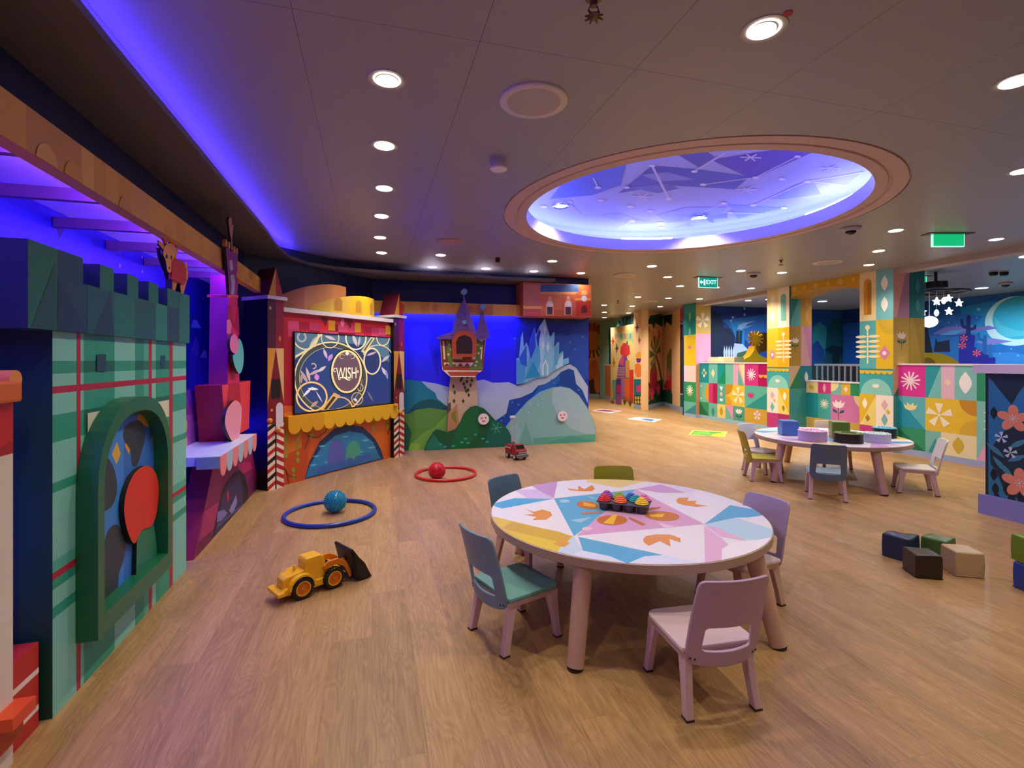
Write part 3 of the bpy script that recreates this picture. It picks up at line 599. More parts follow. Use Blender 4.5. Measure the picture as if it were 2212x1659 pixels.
a.px([(400, 800), (780, 720), (1000, 760), (900, 860), (500, 900)], '#1d68b8', 3); a.px([(270, 1000), (600, 1030), (900, 990), (1100, 1140), (1700, 1120), (1700, 1420), (270, 1420)], '#1c6cb8', 4)
a.px([(1000, 1250), (1400, 1230), (1700, 1300), (1700, 1450), (1000, 1450)], '#2f84cc', 5)
u, z = a.pt((1420, 820)); ux, _ = a.pt((1030, 820)); r = abs(u-ux)
a.uv(ell(u, z, r, n=40), '#c8e8e4', 4); a.uv(ell(u+r*.12, z+r*.12, r*.86, n=40), '#33b3cc', 5)
a.px([(1140, 740), (1260, 880), (1500, 960), (1700, 900), (1700, 1000), (1300, 1040), (1180, 930)], '#52c0d0', 6)
a.px([(330, 990), (500, 900), (760, 880), (960, 900), (1080, 880), (1210, 920), (900, 960), (560, 1010)], '#7a74c0', 7); a.px([(430, 1010), (560, 950), (760, 930), (640, 1000)], '#5aa4dc', 8)
a.px([(900, 1100), (1080, 1040), (1400, 1090), (1100, 1140)], '#7c80c8', 7)
a.px([(180, 900), (270, 900), (300, 1060), (340, 1260), (180, 1260)], '#050814', 6); a.px([(350, 1230), (380, 1040), (400, 1100), (560, 1070), (570, 1230)], '#0a1638', 6)
a.px([(680, 1400), (690, 1010), (780, 990), (900, 1010), (890, 1160), (960, 1210), (1170, 1310), (1170, 1400)], '#1a1890', 8); a.px([(780, 1000), (780, 930), (720, 900), (700, 800), (740, 790), (750, 870), (785, 880), (785, 760), (815, 740), (840, 760), (840, 910), (880, 900), (880, 870), (920, 870), (910, 930), (840, 950), (840, 1000)], '#16246c', 9)
a.px([(1000, 1250), (1000, 1100), (940, 1060), (925, 990), (960, 970), (970, 1040), (1005, 1060), (1010, 1010), (1040, 1000), (1055, 1030), (1060, 1280)], '#1c5c9c', 9); a.px([(1080, 1300), (1080, 1140), (1110, 1120), (1130, 1160), (1130, 1310)], '#2468a4', 9)
for x, y in [(750, 1050), (730, 1145), (922, 1245)]:
    u, z = a.pt((x, y)); flower5(a, u, z, .075, '#f0605c', 10, 6, w=.25)
for x, y in [(945, 665), (920, 775), (550, 840), (1380, 1190), (1230, 1250), (1470, 1280), (655, 870), (435, 825)]:
    u, z = a.pt((x, y)); a.uv(star5(u, z, .05 if x == 945 else .02), '#6fd0f0', 9)
struct(mb.build('wall_play_side'))
# corridor walls at the far end
def cw(name, p, q, col, z1=2.6, base='#9fb4d0', th=.1):
    P0, P1 = W(*p), W(*q); pl = Pl(P0, (P1[0]-P0[0], P1[1]-P0[1])); L_ = math.hypot(P1[0]-P0[0], P1[1]-P0[1])
    mb = MB(); mb.slab(pl, rect(0, 0, L_, z1), -th, 0, M(col, .5)); a = Art(mb, pl, .5).zoom(1260, 660, 6.9125)
    if base: a.uv(rect(0, 0, L_, .12), base, 12)
    a.conv = rect(0, .12 if base else 0, L_, z1)
    return mb, a, pl, L_
mb, a, pl, L_ = cw('w', (2.4, 17.9), (3.35, 17.1), '#e0a25a')
a.px([(60, 280), (330, 280), (330, 400), (60, 360)], '#b05a3c', 1); u, z = a.pt((130, 520)); burst(a, u, z, .62, '#8c4a20', 2, 20); a.uv(ell(u, z, .34), '#c8822c', 13)
a.px([(60, 700), (200, 640), (320, 500), (320, 700), (200, 770), (60, 740)], '#eabf6a', 1); a.px([(80, 900), (130, 820), (190, 820), (230, 900), (240, 1060), (200, 1100), (90, 1090)], '#c46a34', 3)
a.px([(60, 1100), (330, 1050), (330, 1400), (60, 1400)], '#cf6a40', 2); a.px([(80, 1120), (160, 1090), (170, 1250), (210, 1340), (100, 1340)], '#3c3a24', 4); a.px([(245, 880), (300, 790), (320, 800), (320, 940), (260, 920)], '#cc2f34', 4)
a.px([(250, 1200), (290, 1150), (320, 1220), (290, 1290)], '#3a2226', 5); a.px([(200, 1300), (320, 1280), (320, 1370), (200, 1370)], '#b03030', 5); a.px([(240, 650), (280, 620), (310, 660), (270, 690)], '#e0582c', 5); a.px([(240, 720), (320, 700), (290, 790)], '#3f6a3c', 5)
struct(mb.build('wall_corridor_end'))
mb, a, pl, L_ = cw('w', (3.0, 17.1), (3.45, 15.6), '#8fc4b8', th=.05)
a.px([(385, 350), (600, 300), (760, 300), (760, 900), (385, 880)], '#1f3c30', 1); a.px([(325, 890), (450, 890), (450, 1380), (325, 1380)], '#c87a4c', 2); a.px([(310, 875), (450, 880), (450, 895), (310, 890)], '#f2e8e0', 3)
struct(mb.build('wall_corridor_side'))
p, q = (3.0, 15.2), (3.3, 13.55)
mb, a, pl, L_ = cw('w', p, q, '#f0d48c', 2.28, None, .12)
a.px([(480, 430), (750, 400), (750, 560), (640, 500), (560, 520)], '#b9cc9c', 1)
for x0_, c_ in ((470, '#d8a0b0'), (560, '#6cb49c'), (610, '#e0907c'), (690, '#58b4b0')): a.px([(x0_, 420), (x0_+25, 420), (x0_+25, 500), (x0_, 490)], c_, 2)
a.px([(500, 1100), (530, 850), (570, 760), (600, 720), (640, 740), (690, 900), (700, 1100)], '#7d4fa0', 3); a.px([(550, 700), (560, 620), (600, 560), (640, 560), (690, 600), (700, 720), (650, 760), (560, 740)], '#e03a3c', 4)
a.px([(530, 870), (560, 780), (600, 740), (600, 900)], '#e8508c', 5); a.px([(640, 560), (655, 510), (670, 560), (655, 600)], '#1f9a6c', 6)
for k in range(8): a.px([(510-k*3, 925+k*24), (620, 925+k*24), (620, 935+k*24), (508-k*3, 935+k*24)], '#c9a0c8' if k % 2 else '#f0a890', 5)
a.px([(630, 820), (690, 820), (690, 1080), (630, 1080)], '#d89a4c', 6); a.px([(690, 960), (750, 960), (750, 1460), (690, 1460)], '#e83c34', 6); a.px([(620, 1090), (690, 1090), (690, 1440), (620, 1440)], '#f07028', 5)
a.px([(490, 1100), (565, 1090), (570, 1480), (480, 1480)], '#5a3c9c', 5); a.px([(500, 1190), (560, 1180), (560, 1300), (495, 1300)], '#d81c7c', 6); a.px([(565, 1100), (620, 1100), (620, 1400), (565, 1400)], '#a874b4', 5)
a.px([(430, 1110), (490, 1110), (480, 1400), (440, 1400)], '#58bca8', 5); a.px([(415, 1180), (440, 1180), (450, 1460), (415, 1460)], '#f0a848', 5)
for k in range(8): a.px([(490-k, 1320+k*20), (570, 1318+k*20), (570, 1328+k*20), (490-k, 1330+k*20)], '#c86cb0', 7)
for (x, y, c_) in ((440, 530, '#e0503c'), (500, 640, '#6c3c6c'), (455, 850, '#ec7a2c')):
    a.px([(x-8, y-90), (x+14, y-20), (x+30, y), (x+10, y+15), (x-2, y+80), (x-10, y+10), (x-26, y), (x-6, y-15)], c_, 7)
for (x, y) in ((620, 1400), (440, 1420), (700, 1420)):
    for k in range(5): a.px([(x-8, y+80), (x-50+k*24, y-80+abs(k-2)*18), (x+8, y+80)], '#3f5a3c', 8+k)
struct(mb.build('wall_corridor_castle'))
mb = MB()
for k in range(7):
    uu = .1+k*.25; mb.slab(pl, [(uu-.11, 2.28), (uu+.11, 2.28), (uu+.11, 2.36), (uu, 2.56 if k % 3 else 2.5), (uu-.11, 2.36)], -.3, -.2, M(['#2f8f9c', '#3c6c9c', '#27707c'][k % 3], .5))
tag(mb.build('rooftop_cutout'), 'teal spired roofline cutout above the far castle mural', 'wall display')
mb, a, pl, L_ = cw('w', (3.3, 13.55), (3.44, 12.95), '#f3cf9a')
def bird(x, y, s, c_): a.px([(x-8*s, y-90*s), (x+14*s, y-20*s), (x+30*s, y), (x+10*s, y+15*s), (x-2*s, y+80*s), (x-10*s, y+10*s), (x-26*s, y), (x-6*s, y-15*s)], c_, 4)
bird(800, 330, 1.2, '#8c3050'); bird(835, 520, .9, '#a03850'); a.px([(785, 790), (870, 790), (850, 850), (805, 855)], '#6c3c84', 3); a.px([(775, 740), (820, 690), (870, 700), (860, 790), (800, 790)], '#f0a83c', 3)
a.px([(770, 880), (820, 860), (880, 900), (880, 1060), (800, 1070), (770, 1000)], '#f0843c', 3); a.px([(755, 1100), (890, 1100), (890, 1480), (755, 1480)], '#1f7a8c', 2); a.px([(790, 1200), (870, 1180), (860, 1290), (800, 1290)], '#d83c7c', 4)
a.px([(770, 1340), (870, 1340), (880, 1480), (760, 1480)], '#16342c', 3)
for k in range(6): u, z = a.pt((785+(k % 3)*36, 1380+(k//3)*60)); a.uv(ell(u, z, .05, n=10), '#e8c83c', 5)
struct(mb.build('wall_corridor_pier'))
mb, a, pl, L_ = cw('w', (3.44, 12.95), (4.32, 14.3), '#f2c492')
a.px([(1000, 150), (1190, 120), (1180, 320), (1080, 260), (1050, 360), (1030, 280), (950, 270)], '#1f4f34', 2); u, z = a.pt((1075, 730))
for k in range(7): a.uv(wedge(u, z, .05, .5, 20+k*40, .02, .11), '#7c8a4c' if k % 2 else '#5c6c3c', 3+k)
a.px([(1070, 730), (1090, 720), (1140, 880), (1180, 1110), (1155, 1110), (1115, 890)], '#6a3420', 3)
a.px([(900, 1200), (960, 1120), (1040, 1230), (1100, 1130), (1190, 1100), (1190, 1500), (900, 1500)], '#17443c', 4)
u, z = a.pt((1050, 1090)); a.uv(ell(u, z, .33, .42), '#a01f34', 5)
for x, y in ((975, 1290), (1030, 1330), (1120, 1250)): u, z = a.pt((x, y)); a.uv(star5(u, z, .2, ri=.6), '#d84a6c', 7)
for k in range(5): a.px([(940, 1460), (900+k*32, 1310+abs(k-2)*22), (960, 1470)], '#8ab43c', 8+k)
for x, y in ((1130, 405), (1130, 465), (940, 310), (980, 360)): u, z = a.pt((x, y)); a.uv(ell(u, z, .08, n=10), '#d8503c', 4)
a.px([(990, 340), (1080, 420), (1070, 560), (1020, 560), (990, 450)], '#e0b060', 1)
struct(mb.build('wall_corridor_palm'))
mb, a, pl, L_ = cw('w', (4.32, 14.3), (4.27, 12.7), '#f4cc9c')
a.px([(1190, 150), (1330, 130), (1320, 300), (1240, 240), (1210, 330)], '#1c3c30', 2); a.px([(1240, 1000), (1250, 760), (1290, 660), (1320, 640), (1320, 1100), (1240, 1100)], '#6a7c3c', 2)
a.px([(1200, 1200), (1260, 1060), (1320, 1060), (1320, 1300), (1220, 1280)], '#c8262c', 3); a.px([(1190, 1260), (1300, 1250), (1330, 1320), (1330, 1510), (1190, 1510)], '#1f4a38', 4); u, z = a.pt((1265, 1030)); a.uv(star5(u, z, .2, ri=.6), '#e06a78', 5)
struct(mb.build('wall_corridor_palm'))
mb, a, pl, L_ = cw('w', (4.27, 12.7), (4.3, 11.95), '#c43c4c')
a.px([(1320, 240), (1660, 240), (1660, 1340), (1320, 1340)], '#1c2c64', 1); a.px([(1310, 1340), (1660, 1340), (1660, 1600), (1310, 1600)], '#0f6a50', 2)
a.px([(1385, 260), (1660, 240), (1660, 1345), (1385, 1330)], '#a4b0c8', 3); a.px([(1405, 285), (1660, 270), (1660, 1320), (1410, 1310)], M('#3a2c34', .15), 4)
struct(mb.build('wall_corridor_window'))
# unseen enclosing walls
struct(MB().box((-3.2, -1.9, 0), (12.2, -1.8, 2.6), '#9a8f8a').build('wall_rear'))
struct(MB().box((1.6, 18.9, 0), (12.2, 19, 2.6), '#c8a070').build('wall_far'))
struct(MB().box((3.30, 7.56, 0), (3.34, 7.6, 2.6), '#2a57b0').build('trim_5'))
struct(MB().box((3.2-.6, 7.6, 0), (2.7, 18.9, 2.6), '#c8a070').build('wall_corridor_left'))
# floor graphics
def mat_decal(name, pts, base, inner, label):
    mb = MB(); g = [G(*p) for p in pts]; mb.ngon([(x, y, .002) for x, y, _ in g], M(base, .35))
    for k, (pp, c_) in enumerate(inner): mb.ngon([(G(*p)[0], G(*p)[1], .0025+.0004*k) for p in pp], M(c_, .35))
    mb2 = MB(); c0 = [sum(q[i] for q in g)/len(g) for i in (0, 1)]
    tag(mb.build(name), label, 'floor decal')
mat_decal('floor_decal', [(1487, 939), (1496, 929.5), (1572, 932.5), (1565, 945)], '#d9dc5a', [([(1492, 938), (1500, 931), (1560, 933.5), (1548, 943)], '#3f9a3c'), ([(1496, 934), (1530, 932), (1540, 940), (1500, 938)], '#6cb83c'), ([(1540, 938), (1568, 934.5), (1562, 944), (1535, 943)], '#e0d42c')], 'green and yellow rectangular floor decal nearest the tiled wall')
mat_decal('floor_decal', [(1354, 905.5), (1374, 901), (1431, 906), (1413, 912)], '#cfe4ec', [([(1382, 906), (1396, 904), (1415, 907), (1407, 910.5)], '#3a78b4'), ([(1360, 905), (1376, 902.5), (1390, 904), (1372, 907)], '#e8f2f4')], 'white and blue floor decal in the middle of the passage')
mat_decal('floor_decal', [(1278, 887), (1300, 883.5), (1345, 887.5), (1320, 893)], '#e6c8d4', [([(1286, 887), (1302, 885.2), (1336, 887.8), (1316, 890)], '#7c3054')], 'pink and plum floor decal furthest down the passage')
# ---------------- ceiling fittings ----------------
WM = M('#cfc8c2', .4); EW = M('#fff4e2', .3, emit=14); LC = {}
def spot_light(x, y, z, p, e, col=(1, .88, .73), ang=132, blend=.9, r=.04):
    key = (e, col, ang)
    if key not in LC:
        l = bpy.data.lights.new('downlight_lamp', 'SPOT'); l.energy = e; l.color = col; l.spot_size = R(ang); l.spot_blend = blend; l.shadow_soft_size = r; LC[key] = l
    o = bpy.data.objects.new('lamp', LC[key]); SC.collection.objects.link(o); o.parent = p; o.location = (x-p['_w'][0], y-p['_w'][1], z-p['_w'][2])
def downlight(px, py, label, group=None, e=9.0, r=.062, pos=None, z=2.6):
    x, y, _ = G(px, py, z) if pos is None else (*pos, z)
    t = thing('downlight', label, 'ceiling light', (x, y, z), group); mb = MB()
    mb.lathe([(r*1.0, z-.001), (r*1.38, z-.003), (r*1.42, z-.0005), (r*1.42, z+.001)], M('#a79d97', .45), (x, y, 0), 28, caps=False); mb.build('trim_ring', t, smooth=50)
    mb = MB(); mb.lathe([(r, z-.002), (r*.97, z-.004), (r*.86, z-.001)], EW, (x, y, 0), 28, caps=False); mb.build('bright_rim', t)
    mb = MB(); mb.lathe([(r*.86, z-.001), (r*.7, z-.0015)], M('#b9b4a8', .2), (x, y, 0), 28, caps=False); mb.build('reflector', t)
    mb = MB(); mb.lathe([(r*.78, z-.0018), (.001, z-.0025)], EW, (x+.0, y+.006, 0), 24, caps=False); mb.build('lens', t)
    spot_light(x, y, z-.02, t, e*K['down'])
LBL = [((836, 172), 'largest downlight of the left row, nearest the camera'), ((830, 315), 'second downlight of the left row, beyond the large one'), ((830, 407), 'third downlight of the left row, beside the round detector'),
 ((824, 467), 'fourth downlight of the left row along the blue cove'), ((821, 513), 'fifth downlight of the left row, near the ceiling disc'), ((824, 546), 'last downlight of the left row, above the screen unit'),
 ((952, 551), 'downlight just beyond the small pink ceiling disc'), ((934, 577), 'downlight above the left end of the back mural'), ((1049, 580), 'downlight above the middle of the back mural'),
 ((1153, 586), 'downlight above the left end of the terracotta box'), ((1193, 564), 'downlight between the back mural row and the big recess'), ((1255, 590), 'downlight above the right end of the terracotta box'),
 ((1650, 63), 'largest downlight at the top right, beside the red dot'), ((2196, 176), 'downlight cut by the right edge near the top'), ((2208, 370), 'small downlight cut by the right edge above the green sign'),
 ((1935, 498), 'downlight between the dome camera and the green sign'), ((2152, 517), 'downlight to the right of the green hanging sign'), ((1898, 542), 'downlight above the near painted pillar'), ((1877, 572), 'downlight nearest the top of the near pillar')]
for (p, l) in LBL: downlight(p[0], p[1], 'round recessed '+l, None, 3.0 if p[0] in (1153, 1255) else 9.0, .062 if p[1] < 200 else .059)
for p, l in [((1408, 575), 'just below the big recess, left of the exit sign'), ((1442, 598.6), 'left of the lettered exit sign'), ((1469, 618), 'below and left of the lettered exit sign'), ((1600, 585), 'right of the lettered exit sign'), ((1546, 621), 'right under the lettered exit sign'),
    ((1622, 623), 'beside the header over the far tiled wall'), ((1689, 589), 'above the middle pillar'), ((1511, 645.6), 'directly above the far pillar'), ((1444, 644), 'left of the far pillar light'), ((1378, 641.5), 'in front of the castle mural'), ((1426, 662), 'furthest, above the palm mural')]:
    downlight(p[0], p[1], 'small passage downlight '+l, 'downlights over the passage', e=15.0)
for p in [(1358, 676), (1366, 661), (1305, 659), (1305.6, 674.5), (1305.6, 686)]:
    downlight(p[0], p[1], 'tiny round downlight far down the corridor ceiling', 'downlights at the corridor end', e=20.0)
# lights of the same kind above and behind the camera, outside the frame
for x, y in [(2.6, .3), (4.2, .9), (1.2, -.9), (6.0, 1.5), (-.45, .55)]:
    downlight(0, 0, 'round downlight overhead outside the picture', 'downlights overhead', pos=(x, y))
# bluish fill lamps, added to brighten the night murals
for x, y in [(9.6, 8.8), (10.6, 6.4), (10.4, 3.6), (8.2, 8.8)]:
    t = thing('downlight', 'added cool fill light over the night-mural play area', 'ceiling light', (x, y, 2.6), 'added cool play area fill lights')
    mb = MB(); mb.lathe([(.09, 2.6), (.09, 2.595), (.001, 2.594)], M('#dfe8ff', .3, emit=4), (x, y, 0), 20); mb.build('lens', t)
    spot_light(x, y, 2.58, t, 260, (.6, .78, 1), 172)
for x, y in [(7.9, 9.1), (8.0, 6.6), (7.9, 4.3)]:  # warm fill lamps, added so the play structures read brighter
    t = thing('downlight', 'added warm fill light just behind the tiled walls of the play area', 'ceiling light', (x, y, 2.6), 'added warm play area fill lights')
    mb = MB(); mb.lathe([(.06, 2.6), (.06, 2.595), (.001, 2.594)], EW, (x, y, 0), 20); mb.build('lens', t); spot_light(x, y, 2.58, t, 60, ang=150)
# lights in the recess
for i, (px, py) in enumerate([(1211, 445), (1510, 470)]):
    x, y, _ = G(px, py, 2.885); t = thing('downlight', 'silver rimmed downlight inside the blue recess, '+['left', 'middle'][i]+' one', 'ceiling light', (x, y, 2.885))
    mb = MB(); mb.lathe([(.055, 2.881), (.085, 2.876), (.088, 2.888)], M('#8f96b0', .2, .8), (x, y, 0), 24, caps=False); mb.build('trim_ring', t, smooth=50)
    mb = MB(); mb.lathe([(.055, 2.880), (.001, 2.879)], M('#ffffff', .3, emit=2), (x, y, 0), 24, caps=False); mb.build('lens', t); spot_light(x, y, 2.86, t, 9.0*K['down'])
mb = MB(); mb.tube(ringp(1.66, 2.735), .012, M('#7d84ff', .4, emit=105*K['dome']), n=6, closed=True); tag(mb.build('led_ring'), 'lilac LED ring glowing inside the round ceiling recess', 'light strip')
mb = MB()  # glowing segments that imitate white-hot reflections along the lip
for a0 in (-100, -22, 60, 150, 215): 
    mb.tube([(RC[0]+1.43*math.cos(R(a0+k)), RC[1]+1.43*math.sin(R(a0+k)), 2.735) for k in range(0, 26, 3)], .009, M('#ffffff', .4, emit=30*K['dome']), n=6)
tag(mb.build('lip_glint'), 'white glowing segments standing in for reflections on the recess lip', 'light strip')
def disc(px, py, r, label, col='#cfc4bc', inner='#b0a59c', z=2.6):
    x, y, _ = G(px, py, z); t = thing('ceiling_speaker', label, 'speaker', (x, y, z)); mb = MB()
    mb.lathe([(r*.78, z-.012), (r*.97, z-.012), (r, z-.006), (r, z)], M(col, .45), (x, y, 0), 48, caps=False); mb.build('rim', t, smooth=50)
    mb = MB(); mb.lathe([(r*.78, z-.012), (.001, z-.010)], M(inner, .5), (x, y, 0), 48, caps=False); mb.build('grille', t)
disc(1153, 217, .172, 'large round beige speaker disc in the near ceiling'); disc(973, 521, .14, 'pinkish round disc in ceiling near left downlight row', '#b58a80', '#b58a80')
disc(1350, 594, .17, 'round ceiling disc above the terracotta box corner'); disc(1787, 566, .17, 'round ceiling disc above the arch between the pillars'); disc(1405, 651, .16, 'distant round ceiling disc over the corridor')
x, y, _ = G(1077, 345, 2.6); t = thing('smoke_detector', 'white round detector on ceiling left of the big recess', 'smoke detector', (x, y, 2.6))
mb = MB(); mb.lathe([(.055, 2.6), (.055, 2.565), (.05, 2.56)], M('#b9aeb0', .4), (x, y, 0), 32); mb.build('base', t, smooth=40)
mb = MB(); mb.lathe([(.046, 2.56), (.046, 2.556), (.055, 2.552), (.055, 2.538), (.048, 2.532), (.001, 2.531)], M('#e6d6d8', .4), (x, y, 0), 32); mb.build('cap', t, smooth=40)
def sprinkler(px, py, label, s=1.0):
    x, y, _ = G(px, py, 2.6); z = 2.6; t = thing('sprinkler', label, 'sprinkler', (x, y, z)); br = M('#6b5238', .35, .6); mb = MB()
    mb.lathe([(.028*s, z), (.028*s, z-.006), (.012*s, z-.008), (.010*s, z-.03*s)], br, (x, y, 0), 16); mb.build('body', t, smooth=40)
    mb = MB()
    for sg in (-1, 1): mb.tube([(x+sg*.010*s, y, z-.028*s), (x+sg*.018*s, y, z-.045*s), (x+sg*.004*s, y, z-.06*s)], .003*s, br, 6)
    mb.lathe([(.02*s, z-.062*s), (.02*s, z-.059*s)], br, (x, y, 0), 12)
    for k in range(8): mb.rod((x, y, z-.06*s), (x+.028*s*math.cos(k*.785), y+.028*s*math.sin(k*.785), z-.064*s), .003*s, br, n=5)
    mb.build('deflector', t)
sprinkler(1283, -8, 'brass sprinkler head at the top edge of picture', 1.2); sprinkler(821, 568, 'dark sprinkler head above the screen unit'); sprinkler(1687, 562, 'dark sprinkler head above the middle pillar'); sprinkler(1335, 649, 'distant sprinkler head over the corridor')
x, y, _ = G(1702, 28, 2.6); tag(MB().lathe([(.017, 2.6), (.017, 2.597)], '#b02030', (x, y, 0), 20).build('ceiling_marker'), 'small red round sticker on ceiling beside large downlight', 'marker')
x, y, _ = G(1075, 557, 2.6); tag(MB().lathe([(.03, 2.6), (.03, 2.56), (.024, 2.545)], '#0c0a0c', (x, y, 0), 20).build('ceiling_sensor'), 'small black ceiling sensor left of the big recess', 'sensor')
for i, (px, py, l) in enumerate([(1838, 492, 'domed camera with dark lens between recess and green sign'), (1628, 590, 'small dome camera among the passage downlights'), (2172, 611, 'white dome camera in the play area ceiling')]):
    x, y, _ = G(px, py, 2.6); t = thing('dome_camera', l, 'camera', (x, y, 2.6)); s = 1.0 if i == 0 else 1.1
    mb = MB(); mb.lathe([(.088*s, 2.6), (.088*s, 2.588), (.07*s, 2.57), (.06*s, 2.565)], M('#a79ea4', .4), (x, y, 0), 32); mb.build('housing', t, smooth=40)
    mb = MB(); mb.sphere((x, y, 2.567), .048*s, M('#0b0b0d', .1), sq=(1, 1, .8)); mb.build('lens_dome', t, smooth=60)
for px, l in ((2146, 'left'), (2169, 'right')):
    x, y, _ = G(px, 588, 2.6); tag(MB().lathe([(.05, 2.6), (.05, 2.57), (.04, 2.55)], '#08080a', (x, y, 0), 20).build('ceiling_sensor'), l+' black sensor of a pair in the play area ceiling', 'sensor')
def text_mesh(txt, size, mat, name='lettering'):
    cu = bpy.data.curves.new(name, 'FONT'); cu.body = txt; cu.size = size; cu.align_x = 'CENTER'; cu.align_y = 'CENTER'
    o = bpy.data.objects.new(name, cu); SC.collection.objects.link(o); bpy.context.view_layer.update()
    me = bpy.data.meshes.new_from_object(o); bpy.data.objects.remove(o); me.materials.clear(); me.materials.append(mat)
    return me
def exit_sign(pxl, pxr, ptop, pbot, py_c, yaw_d, label, txt, face):
    # hangs from the ceiling; position from the ceiling plate
    x, y, _ = G((pxl+pxr)/2, py_c, 2.6); Y = SN*x+CS*y
    wd = (pxr-pxl)/F*Y/2/abs(math.cos(R(yaw_d))); z1 = H+(HY-ptop)/F*Y; z0 = H+(HY-pbot)/F*Y
    # u to the right in camera frame, rotated by yaw
    a = -TH+R(yaw_d); ud = (math.cos(a), math.sin(a)); pl = Pl((x-ud[0]*wd, y-ud[1]*wd), ud)
    t = thing('exit_sign', label, 'exit sign', (x, y, 2.6)); dkp = M('#4a4038', .4)
    mb = MB(); mb.slab(pl, rect(-.07, 2.592, 2*wd+.07, 2.6), -.06, .06, dkp); mb.build('ceiling_plate', t)
    mb = MB(); mb.slab(pl, rect(wd-.05, z1, wd+.05, 2.595), -.01, .01, dkp); mb.build('bracket', t)
    mb = MB(); mb.slab(pl, rect(0, z0, 2*wd, z1), -.012, .012, M(face, .3, emit=1.3)); mb.build('panel', t)
    mb = MB(); mb.slab(pl, rect(-.006, z0-.006, 2*wd+.006, z0), -.012, .014, M('#a8f0d8', .3, emit=1.2)); mb.slab(pl, rect(-.006, z0, 0, z1), -.012, .014, M('#a8f0d8', .3, emit=1.2)); mb.slab(pl, rect(2*wd, z0, 2*wd+.006, z1), -.012, .014, M('#a8f0d8', .3, emit=1.2)); mb.build('edge_frame', t)
    if txt:
        hgt = (z1-z0); em = M('#b8fff0', .3, emit=2)
        me = text_mesh('EXIT', hgt*.56, em); o = bpy.data.objects.new('lettering', me); SC.collection.objects.link(o); o.parent = t
        p = pl.P(wd*1.33, (z0+z1)/2, .015); o.location = (p[0]-x, p[1]-y, p[2]-2.6); o.rotation_euler = (R(90), 0, a)
        mb = MB(); zc_ = (z0+z1)/2; ah = (z1-z0)*.2; q = [(.012, zc_), (.04, zc_+ah), (.04, zc_+ah*.35), (.07, zc_+ah*.35), (.07, zc_-ah*.35), (.04, zc_-ah*.35), (.04, zc_-ah)]
        mb.slab(pl, [(u*wd/.17, z) for u, z in q], .012, .015, em); mb.build('arrow', t)
        mb = MB(); u = wd*.58; mb.slab(pl, rect(u-wd*.08, zc_-ah*1.5, u+wd*.08, zc_+ah*1.3), .012, .015, em); mb.build('running_figure_mark', t)
exit_sign(1508, 1550, 599, 621, 599, 12, 'green lit exit sign with arrow hanging over the passage', True, '#087a70')
exit_sign(2014, 2080, 503, 532, 505, 0, 'blank green lit sign hanging near the right recess edge', False, '#0aa566')
exit_sign(1975, 2001, 592, 612, 596, 8, 'small green lit sign partly hidden behind the near pillar', False, '#0aa566')
# ---------------- left: green tartan castle ----------------
PC = Pl((-1.115, 0), (0, 1)); s0, s1 = PC.U(113), PC.U(398)
t = thing('castle_facade', 'green tartan castle facade with crenellated parapet along left wall', 'play facade', (-1.38, (s0+s1)/2, 0))
mb = MB(); mb.box((-1.27, s0, 0), (-1.115, s1, 1.42), M('#0d4a3a', .5)); a = Art(mb, PC, .5)
Vb = [(113, 165, 0), (165, 173, 9), (173, 180, 0), (180, 246, 2), (246, 291, 0), (291, 309, 2), (309, 320, 1), (320, 326, 9), (326, 335, 0), (335, 364, 2), (364, 371, 9), (371, 400, 0)]
Zb = [(1.42, 1.297, 0), (1.297, 1.25, 2), (1.25, 1.204, 0), (1.204, 1.178, 9), (1.178, 1.10, 0), (1.10, 1.00, 2), (1.00, .853, 0), (.853, .817, 2), (.817, .57, 0), (.57, .526, 1), (.526, .50, 9), (.50, .465, 2), (.465, .40, 0), (.40, .36, 2), (.36, .0, 0)]
TC = ['#7ec9b4', '#52b395', '#2a9c7c', '#177e63', '#0c6a52']
for (pa, pb_, v) in Vb:
    for (za, zb_, h) in Zb:
        col = '#b3203c' if 9 in (v, h) else TC[min(4, v+h)]
        a.uv(rect(PC.U(pa), zb_, PC.U(pb_), za), col, 1)
for q in [rect(PC.U(186), .985, PC.U(240), 1.085), rect(PC.U(338), .98, PC.U(363), 1.075), rect(PC.U(182), .56, PC.U(192), .60), rect(PC.U(182), .49, PC.U(192), .522)]: a.uv(q, '#d6d8b8', 2)
a.zoom(0, 400, 2.765); a.px([(570, 1010), (625, 1010), (625, 1115), (570, 1110)], '#0c4a5c', 3); a.px([(953, 1018), (980, 1018), (980, 1093), (953, 1093)], '#0c4a5c', 3)
mb.build('body', t)
# arched opening frame with painted panel
PF = Pl((-1.04, 0), (0, 1)); fa, fb = PF.U(212), PF.U(371); fw = .05; zb = .19
mid, hw = (fa+fb)/2, (fb-fa)/2
def archpts(hw, z0, zs, rise, n=22, p=.85): return [(mid-hw, z0)]+[(mid+hw*math.copysign(abs(math.cos(math.pi*(1-k/n)))**p, math.cos(math.pi*(1-k/n))), zs+rise*math.sin(math.pi*k/n)**1.0) for k in range(n+1)]+[(mid+hw, z0)]
oo = archpts(hw, zb, .78, .35); ii = archpts(hw-fw, zb+.085, .78, .285)
mb = MB(); n = len(oo); G1, G2 = M('#1a6a45', .35), M('#0b2a22', .4)
of = [PF.P(u, z) for u, z in oo]; inf = [PF.P(u, z) for u, z in ii]; ob = [(-1.113, p[1], p[2]) for p in of]; ib = [(-1.113, p[1], p[2]) for p in inf]
mb.add(of+inf, [(i, (i+1) % n, n+(i+1) % n, n+i) for i in range(n)], G1); mb.add(of+ob, [(i, n+i, n+(i+1) % n, (i+1) % n) for i in range(n)], G1)
